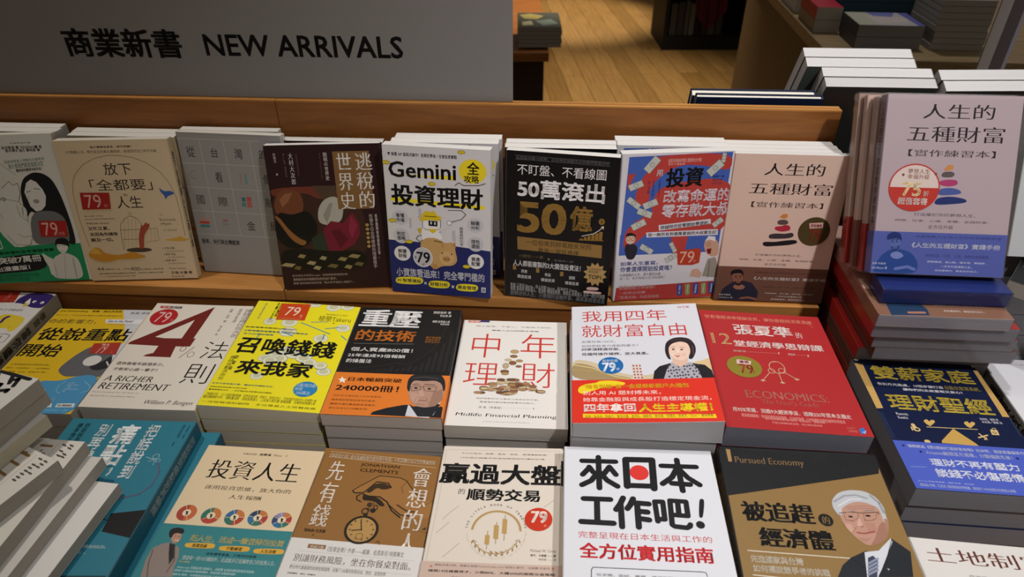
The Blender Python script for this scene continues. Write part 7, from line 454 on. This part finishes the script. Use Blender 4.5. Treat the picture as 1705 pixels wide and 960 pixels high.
# ---------------------------------------------------------------- leaning row on the ledge
LEAN={ # key: (thickness, how many behind, side, phrase, spine colour, shift of the ones behind, spine printing)
'A0':(.016,2,'L','white and green comic paperback with a long-haired woman','#cfcdc4',-.012,()),
'A1':(.015,2,'R','beige paperback with a birdcage and an arch outline','#c9b594',0,(('放下全都要人生正確心態',.3,.7,18,160,'#4a3d33'),)),
'A2':(.014,1,'L','grey paperback with a pale square grid','#8a8784',.0,()),
'A3':(.014,1,'R','dark brown paperback with a dark painted picture panel','#2b1416',.016,()),
'A4':(.016,2,'L','white and navy paperback with a robot and pig','#d9d6d8',.016,()),
'A5':(.015,2,'L','black paperback with large gold numerals','#0d0c0d',.004,()),
'A6':(.016,2,'L','blue and red paperback with flying banknotes','#c9c8cc',-.003,()),
'A7':(.0132,3,'L','pink paperback with a brown band and stacked stones','#cfa896',-.004,())}
BEH=['directly behind the front one','second behind the front one','third behind the front one']
for k,(T,n,side,ph,spc,shift,spo) in LEAN.items():
    c=COVER[k]; x,y,z,th,le,tx,ty=c['pose']; w,h=c['w'],c['h']
    if k=='A0': x-=.010
    if k=='A2': x,y=-0.4614,0.8639
    g='leaning copies of the '+ph
    z0=-.5700+T*math.cos(le)
    make_book(w,h,FLAT(T),c['base'],c['ops'],c['st'],c['band'],side,spine=spc,spine_ops=spo,M=pose(x,y,z0,th,le),label=ph[0].upper()+ph[1:]+', front one on the ledge',group=g,page='#d4cfc4' if k in('A0','A1','A2') else '#dcd9d4',film_on=False)
    ang=TH+.004; dx=math.cos(th)*w; yr=max(y,y+math.sin(th)*w+math.sin(-ang)*w)+h*math.cos(le)+T*math.sin(le)+.0015
    ww=w if k not in('A3','A2') else .140
    for i in range(n):
        xx=x+shift*(1 if i else .8)+rnd.uniform(-.001,.001); yy=yr-(xx-x)*math.sin(-ang)+i*(T+.0004)
        make_book(ww,h*math.sin(le)-T*math.cos(le)-.0002*i,FLAT(T-.0003),c['base'],c['ops'],c['st'] if k=='A4' else (),c['band'],side,spine=spc,M=pose(xx,yy,-.5700,ang,math.pi/2),curl=0,label=ph+' copy, '+BEH[i],group=g,page='#dcd9d4')
# ---------------------------------------------------------------- flat stacks
def flat_stack(k,Ttop,n,ph,side='L',spine=None,page='#cfc8bc',zbase=TABLE+.0009,spine_ops=(),film_on=False,curl=.0012,offs=None,lowbase=None,rows=None):
    c=COVER[k]; x,y,z,th,le,tx,ty=c['pose']; w,h=c['w'],c['h']; M=pose(x,y,z,th,0,tx,ty); Rm=M.to_3x3(); g='stack of the '+ph
    low=min((M@Vector(p)).z for p in ((0,0,0),(w,0,0),(0,h,0),(w,h,0)))-Ttop
    bot=lambda a,b:(low-M.translation.z-Rm[2][0]*a-Rm[2][1]*b)/Rm[2][2]
    make_book(w,h,bot,c['base'],c['ops'],c['st'],c['band'],side,spine=spine,spine_ops=spine_ops,M=M,label=ph[0].upper()+ph[1:]+', topmost of its stack',group=g,page=page,film_on=film_on,curl=curl)
    if n:
        T=(low-(zbase+EYE))/n; zt=low-EYE
        for i in range(n):
            j=rnd.uniform(-.004,.004); ox,oy=(offs[i] if offs else (rnd.uniform(-.002,.002),rnd.uniform(.0004,.003)))
            make_book(w-.003,h-.002,FLAT(T-.0006),c['base'],[],(),None,side,spine=spine,M=pose(x+ox+.001,y+oy,zt-.0006,th+j),label=ph+' copy, '+ORD[i+1]+' in its stack',group=g,page=page,curl=0,spine_ops=spine_ops)
            zt-=T
FS=[('B0',.020,2,'white paperback with a purple bird','R','#b9b29a',(('當你繼續前進',.2,.8,70,190,'#3a3428'),('學習',.25,.75,35,62,'#7a6a20'))),
('B1',.020,2,'yellow and blue paperback with a grey megaphone','L','#b8b0a0',()),
('B2',.019,2,'cream paperback with a huge dark red numeral four','R','#cfc6b6',()),
('B3',.017,3,'bright yellow paperback with falling coins','L','#d8cc30',()),
('B4',.017,3,'black and orange paperback with a man in glasses','R','#2a2828',()),
('B5',.016,3,'cream paperback with red characters over a heap of coins','L','#d8cfc2',()),
('B6',.020,3,'white and red paperback with a short-haired woman','L','#cfcfd4',()),
('B7',.024,2,'red paperback with a ring of keys','L','#9a2a2a',()),
('B8',.024,2,'navy paperback with gold characters and a blue band','R','#14203f',()),
('B9',.024,2,'white paperback cut off at the right side','L','#8a8580',(('慢慢致富之道',.25,.75,40,190,'#2a2624'),)),
('C0',.022,2,'teal paperback with a black shape and white characters','R','#235a6c',(('把話說到痛點別再繞圈',.25,.75,15,120,'#a8b8b8'),)),
('C1',.020,2,'cream and teal paperback with five colour wheels','L','#cdb794',()),
('C2',.020,2,'brown paperback with a hand holding a pocket watch','R','#7a5228',()),
('C3',.020,2,'cream paperback with gold candlesticks and a wreath','L','#d0c4b6',()),
('C4',.022,3,'white paperback with thick black characters and a red disc','L','#cfd0d6',()),
('C5',.022,3,'black and gold paperback with a grey-haired man','L','#2a2520',()),
('C6',.020,2,'white paperback with brown characters at the lower right','L','#cfcac2',())]
for k,T,n,ph,side,sp,so in FS:
    pg={'B3':'#cfc9b9','B2':'#c4c1b6','B4':'#c4bcb6','B7':'#72757f','B8':'#86868b','C5':'#7c7a7a','B6':'#b4b2b4','B5':'#b8b2aa'}.get(k,'#b8b4ac')
    flat_stack(k,T,n,ph,side,sp,pg,spine_ops=so,film_on=(k=='C5'),curl={'B3':-.0015,'B6':.002,'B2':.002,'B5':.001}.get(k,.0012),
        offs=[(.024,.006),(.014,0)] if k=='C0' else ([(-.009,.006),(-.006,.006),(-.008,.006)] if k=='C5' else None))
# ---------------------------------------------------------------- messy stacks at the lower left
def plain(x,y,z,th,T,label,base='#d3d0ca',page='#aba59a',w=.148,h=.21,ops=(),side='L',spine=None,group=None,curl=0,lean=0,film_on=False,name='paperback_book',band=None,hard=0,spine_ops=(),ty=0,back=None):
    return make_book(w,h,FLAT(T),base,ops,(),band,side,page=page,spine=spine,M=pose(x,y,z,th,lean,0,ty),label=label,group=group,curl=curl,film_on=film_on,name=name,hard=hard,spine_ops=spine_ops,back=back)
g='white books piled at the lower left'
x,y,th=-0.5093,0.3252,1.1354; plain(x,y,-.524,th,.0165,'white paperback with brown serif capitals, upper one of the fanned pile at lower left',ops=COVER['G2a']['ops'],base='#d8d4cc',group=g,side='R')
x,y,th=-0.4619,0.3526,1.4671; plain(x,y,-.541,th,.0165,'white paperback lying askew beneath the upper fanned one, brown capital at its corner',ops=COVER['G2b']['ops'],base='#d8d4cc',group=g,side='R')
plain(x+.012,y-.006,-.558,th-.02,.0145,'white paperback third down in the fanned pile beside the teal book',base='#cfccc6',group=g,side='R')
plain(x+.032,y-.028,-.573,th-.04,.0135,'white paperback lowest in the fanned pile, lying on the teal book',base='#dedcd8',group=g,side='R')
x,y,th=-0.6786,0.3585,-0.2872; g='white books with a bold black character at the left edge'
plain(x,y,-.470,th,.018,'white paperback with one bold brushed black character, topmost at the left edge',ops=COVER['G1']['ops'],group=g)
plain(x+.002,y-.002,-.4885,th+.03,.018,'white paperback second in the stack under the bold black character',group=g)
plain(x-.006,y-.004,-.507,th-.05,.0155,'white paperback with yellowed pages, lowest under the bold black character',group=g,page='#c2bca4')
plain(-.690,.352,-.602,-.03,.030,'white book lying flat between the teal book and the yellow stack',base='#d4d2d2'); plain(-.692,.350,-.6325,-.03,.029,'white book under the flat white book beside the teal stack',base='#c9c7c7')
# ---------------------------------------------------------------- pink bundle and its stack on the right
c=COVER['A8']; x,y,z,th,le,_,_=c['pose']; BOXTOP=-.4640; g='shrink-wrapped bundle of leaning pink and brown books'
make_book(c['w'],c['h'],FLAT(.016),c['base'],c['ops'],c['st'],c['band'],'L',spine='#8a7a80',spine_ops=(('人生的五種財富實作練習本',.25,.75,14,150,'#4a3c44'),),M=pose(x,y,BOXTOP+.0165*math.cos(le),th,le),label='large pink paperback with a round red sticker and blue band, wrapped in film',group=g,film_on=True,page='#d8d4d4')
off=.016
for i,(T,bs,bc,lb) in enumerate(((.013,'#b49a90','#9c2a24','beige hardcover with a red foot, just behind the pink front book'),(.010,'#c9aa9c','#7a4a40','pink paperback third in the leaning wrapped bundle'),(.013,'#a68a7c','#8a241e','brown hardcover with a red foot, rearmost of the leaning bundle'))):
    off+=.0032; plain(x-.001-.004*i,y+off*math.sin(le)+.004*i*math.cos(le),BOXTOP+.0165*math.cos(le)-off*math.cos(le)+.004*i*math.sin(le),th,T,lb,base=bs,spine=bs,group=g,w=.151,h=.208,lean=le,film_on=True,band=(150,bc,[]),page='#d8d4cc'); off+=T
bb=empty('book_slipcase',pose(.4375,.662,BOXTOP,-.07),'dark blue slipcase edge under the leaning pink bundle, on a flat pink book','slipcase')
b=MB(); b.box(0,.146,0,.036,-.0205,-.0003,ink('#22306e',.3)); b.build('case',bb,.001); b=MB(); e=.001; b.box(-e,.146+e,-e,.036+e,-.0208,0,film()); b.build('plastic_wrap',bb,.0008)
g='stack below the pink bundle'
br=[('t','《人生的五種財富》實踐手冊',62,163,140,169,'#e6dcd6','b'),('t','跨國權威、我心動、親手寫、實踐夢，',70,184,132,188,'#d9cfc8','r'),('t','成為最棒的、最富足的自己。',78,196,124,200,'#d9cfc8','r'),('p',[(14,210),(16,185),(26,174),(40,170),(54,178),(60,196),(58,208)],'#27405e'),('p',[(28,160),(44,158),(46,172),(38,178),(30,174)],'#9a6a58'),('l',[(36,204),(54,203)],4,'#b07a64')]
plain(.428,.640,-.4855,-.07,.0165,'pink paperback with a brown band lying flat under the blue slipcase',base='#dcb7a6',spine='#9a6a5c',w=.152,film_on=True,group=g,band=(157,'#8a6450',br),page='#a8a4a8')
cols=['#a52a26','#8c2a24','#7a4a40','#b42c28','#6e4438','#8c2a24','#7a3a32','#5a3c34']
zz=-.5025
for i in range(8):
    T=(.0195,.019,.0185,.0205,.0205,.0205,.0205,.0205)[i]; T=T if i<7 else zz-TABLE
    plain(.430+(.0 if i==0 else .008)+(.006 if i==2 else 0),.644+.004*(i>0)+.022*(i>2),zz,-.07,T-.0006,('red-covered book' if i==0 else 'book with a red-brown spine')+' '+ORD[i+1]+' in the stack below the pink bundle',base=cols[i],spine=cols[i],w=.166,h=.215,film_on=i<3,group=g,page='#8f8c92')
    zz-=T
# dark glossy books and pale leaning book at the right edge
g='books at the right edge beside the pink bundle'
plain(.612,.700,-.478,-.75,.020,'black and silver book lying askew at the right edge beside the pink bundle',base='#17181a',spine='#3a3c40',group=g,ops=[('t','Got',6,150,40,170,'#c8c8cc','b'),('t','Got',50,120,90,150,'#c8c8cc','b')],spine_ops=())
for i in range(5): plain(.616+.004*(i%2),.700,-.4985-.0325*i,-.07,.032,('grey-edged book '+ORD[i+1]+' in the stack at the right edge under the black one'),base='#3a3d46',page='#a9a9ae',group=g)
plain(.632,.742,-.4700,-.09,.018,'pale grey book leaning at the right edge behind the black one',base='#b9babb',lean=1.15,group=g)
# ---------------------------------------------------------------- white stacks behind the panel, upper right
def away(px,py,pz,th,le,T,label,**k):
    """a book on the far side of the table, facing away and leaning towards us; (px,py,pz) is its far upper left corner as seen from here"""
    w=k.get('w',.148); h=k.get('h',.21); a=math.pi+th; ux=(math.cos(a),math.sin(a)); vx=(-math.sin(a)*math.cos(le),math.cos(a)*math.cos(le),math.sin(le))
    return plain(px-ux[0]*w-vx[0]*h,py-ux[1]*w-vx[1]*h,pz-vx[2]*h,a,T,label,lean=le,**k)
g='wrapped books leaning on the far side, page tops showing'; le=math.radians(62); P=[.411,.988,-.2776]
for i in range(4):
    T=.0185; away(P[0]+(.0185 if i>1 else 0),P[1],P[2],-.06,le,T-.0014,'grey-green wrapped book behind the pink bundle, '+('farthest','second from the back','third from the back','nearest')[i]+', white page top showing',base='#6a706c',back='#4c5450',spine='#5c625e',page='#d9d6d4',group=g,film_on=i==3,h=.23)
    P[1]-=T*math.sin(le); P[2]-=T*math.cos(le)
g='beige books leaning on the far side at the upper right'; le=math.radians(58); P=[.588,.948,-.297]
for i in range(2):
    T=.019; away(P[0]+.002*i,P[1],P[2],.0,le,T-.0014,'beige book leaning at the upper right, '+('farther','nearer')[i]+' one, white page top showing',base='#b9a68c',back='#4a4644',spine='#8a7a68',page='#d9d6d4',group=g,w=.16)
    P[1]-=T*math.sin(le); P[2]-=T*math.cos(le)
# navy hardcovers standing behind the panel
g='navy hardcovers standing behind the wooden panel'; le=math.radians(72)
for i in range(2):
    T=(.017,.010)[i]; zt=-.5680+.017*math.cos(le); away(.252+.003*i,.953-.0625*.05-i*(.017+.0008)/math.sin(le),zt+.252*math.sin(le),TH,le,T,('navy hardcover leaning behind the wooden panel, the farther of two','navy hardcover leaning behind the wooden panel, the nearer of two')[i],base='#1c2742',spine='#1a2440',back='#1c2742',page='#efe8d8',w=.170,h=.252,side='L',hard=1,group=g,name='hardcover_book')
# ---------------------------------------------------------------- the shop behind
WALN=wood('dark_walnut','#2a1b10','#3c2817',(3,20,20),.5); PALE=wood('pale_oak','#7c6546','#a08a64',(3,24,24),.5)
def table(name,x0,x1,y0,y1,z,label,top,side,rot=0,ox=0,oy=0):
    r=empty(name,Matrix.Translation((ox,oy,0))@Matrix.Rotation(rot,4,'Z'),label,'display table')
    b=MB(); b.box(x0,x1,y0,y1,z+EYE-.04,z+EYE,top); b.build('tabletop',r,.003)
    b=MB(); b.box(x0+.02,x1-.02,y0+.02,y1-.02,.06,z+EYE-.0405,side); b.build('base_cabinet',r)
    b=MB(); b.box(x0+.06,x1-.06,y0+.06,y1-.06,0,.06,ink('#120e0b')); b.build('plinth',r); return r
table('display_table',-1.6,.165,3.05,4.3,-.875,'low dark wooden table behind the sign, carrying a stack of books',OAK,WALN)
g='books stacked on the low table behind the sign'
z=-.80+.016
for i in range(5):
    T=.0175; plain(.030+.003*(i%2),3.10,z+.004,0,T-.001,'book '+ORD[i]+' in the pile on the low table behind the sign',base='#4e5148' if i==0 else '#57544e',page='#9a9388',w=.19,h=.26,group=g,ops=[('p',[(10,40),(60,20),(120,60),(90,120),(30,110)],'#a89a5a'),('p',[(80,150),(150,120),(180,200),(110,230)],'#7c8a80'),('p',[(20,170),(60,150),(70,220),(20,230)],'#b8b48c')] if i==0 else ()); z-=T
z=-.845
for i in range(2): plain(-.19,3.09,z+.004,.04,.016,'grey book '+ORD[i]+' in the low pile half hidden by the sign',base='#6a6660',page='#8a857c',w=.19,h=.26,group=g); z-=.017
# right hand table
RT=-.105
table('display_table',0,1.3,0,1.5,-.64,'pale wooden table in the aisle at the upper right with book piles',PALE,wood('table_side','#4a3b26','#5e4b30',(3,20,20),.55),rot=RT,ox=1.0,oy=2.16)
def rt(u,v): c,s=math.cos(RT),math.sin(RT); return 1.0+u*c-v*s,2.16+u*s+v*c
g='book piles on the aisle table'
def pile(u,v,n,T,w,h,th,base,page,what,cols=None,ops=(),side='L'):
    z=-.64+n*T
    for i in range(n):
        x,y=rt(u+rnd.uniform(-.003,.003),v); plain(x,y,z,RT+th,T-.001,what+', '+ORD[i],base=(cols or [base])[i%len(cols or [base])],page=page,w=w,h=h,group=g,ops=ops if i==0 else (),side=side); z-=T
pile(.096,.115,2,.037,.20,.17,.0,'#4a464a','#8a8684','thick picture-covered book on the aisle table near its edge',ops=[('r',0,0,200,170,'#a8a4a6'),('p',[(0,0),(70,0),(55,170),(0,170)],'#a7a894'),('p',[(55,40),(180,60),(170,120),(65,150)],'#b8aca8'),('p',[(170,0),(200,0),(200,170),(180,170)],'#5a5c9a'),('p',[(70,0),(160,0),(135,60),(80,50)],'#6a6ca6')])
pile(.012,.30,2,.042,.085,.21,.0,'#8c2438','#b8b2a8','red-topped thick book beside the picture-covered pair',cols=['#a42438','#7a6a5c'])
pile(.015,.58,3,.045,.15,.22,.0,'#b5b2ac','#c9c4ba','white book in the pile at the far side of the aisle table')
pile(.108,.36,5,.030,.24,.17,.0,'#2a4656','#3a5262','dark blue book in the pile behind the picture-covered pair',cols=['#27323f','#2c4a58','#2c4a58','#35596a','#2c4a58'])
pile(.327,.12,8,.019,.16,.20,.0,'#8f8b86','#a39d94','grey-edged book in the tall pile on the aisle table')
pile(.43,.38,5,.020,.15,.20,.12,'#b9bcc8','#d8d8de','white wrapped book in the pile beyond the grey-edged pile')
# dark low stand on the aisle floor
r=empty('book_stand',Matrix.Translation((1.17,5.46,0)),'black open-fronted book stand on the floor in the aisle','stand')
K=ink('#14110f',.6); b=MB(); b.box(0,.72,0,.5,0,.10,K); b.build('base',r)
for nm,a in (('side_panel',(0,.03,0,.5,.1,1.1)),('side_panel',(.69,.72,0,.5,.1,1.1)),('back',(.03,.69,.47,.5,.1,1.1)),('shelf',(.03,.69,.02,.47,.42,.45)),('shelf',(.03,.69,.02,.47,.78,.81))):
    b=MB(); b.box(*a,K); b.build(nm,r)
g='books in the black stand'
xx=1.22
for i,(T,cl) in enumerate(((.05,'#4a463e'),(.05,'#3e3b36'),(.03,'#55524a'),(.04,'#6a675e'),(.04,'#2e2b2a'),(.05,'#3c3835'),(.05,'#5a5650'),(.05,'#46423c'))):
    m=Matrix.Translation((xx+T,5.50,.1015))@Matrix.Rotation(math.pi/2,4,'X')@Matrix.Rotation(math.pi/2,4,'Y')
    make_book(.17,.23+.01*(i%3),FLAT(T-.003),cl,M=m,label='book %s from the left on the lower shelf of the black stand'%('first','second','third','fourth','fifth','sixth','seventh','eighth')[i],group=g,page=cl,curl=0,side='R'); xx+=T+.006
# dark red cloth hanging over the stand
b=MB(); m=ink('#4a0f1c',.9); N=24; vs=[]; fs=[]
for j in range(13):
    for i in range(N+1):
        u=i/N; v=j/12; wv=.012*math.sin(u*19)+.008*math.sin(u*41+v*3); drop=.9-.74*v*(1-.35*abs(u-.45)); vs.append((1.47+.30*(u-.5)*(1-.25*v)+.03*v,5.445-.012-.02*v+wv,drop))
for j in range(12):
    for i in range(N): a=j*(N+1)+i; fs.append((a,a+1,a+N+2,a+N+1))
b.add(vs,fs,m); o=b.build('cloth'); md=o.modifiers.new('thickness','SOLIDIFY'); md.thickness=.004
o['label']='dark red cloth hanging down the front of the black stand'; o['category']='cloth'
# grey sign post and wooden shelf end at the upper right corner
a=math.atan2(.09,.02); r=empty('sign_board',Matrix.Translation((.82,1.15,EYE))@Matrix.Rotation(a,4,'Z'),'grey upright sign seen from the side with a white sheet, upper right corner','sign')
b=MB(); b.box(0,.095,-.003,.003,-.500,-.08,ink('#77737a',.6)); b.build('panel',r,.001); b=MB(); b.box(.045,.088,.0031,.0036,-.41,-.2,ink('#dcdade',.5)); b.build('paper_sheet',r); b=MB(); b.box(-.005,.1,-.02,.02,-.5168,-.4995,ink('#3a383a')); b.build('foot',r)
r=empty('wooden_divider',Matrix.Translation((.915,1.19,EYE))@Matrix.Rotation(.1,4,'Z'),'brown wooden divider cut off by the upper right corner of the picture','divider')
b=MB(); b.box(0,.13,0,.02,-.5168,-.12,OAK); b.build('panel',r,.001); b=MB(); b.box(-.006,-.0004,-.001,.021,-.5168,-.12,DARK); b.build('edge_strip',r)
bpy.data.objects.remove(FO)
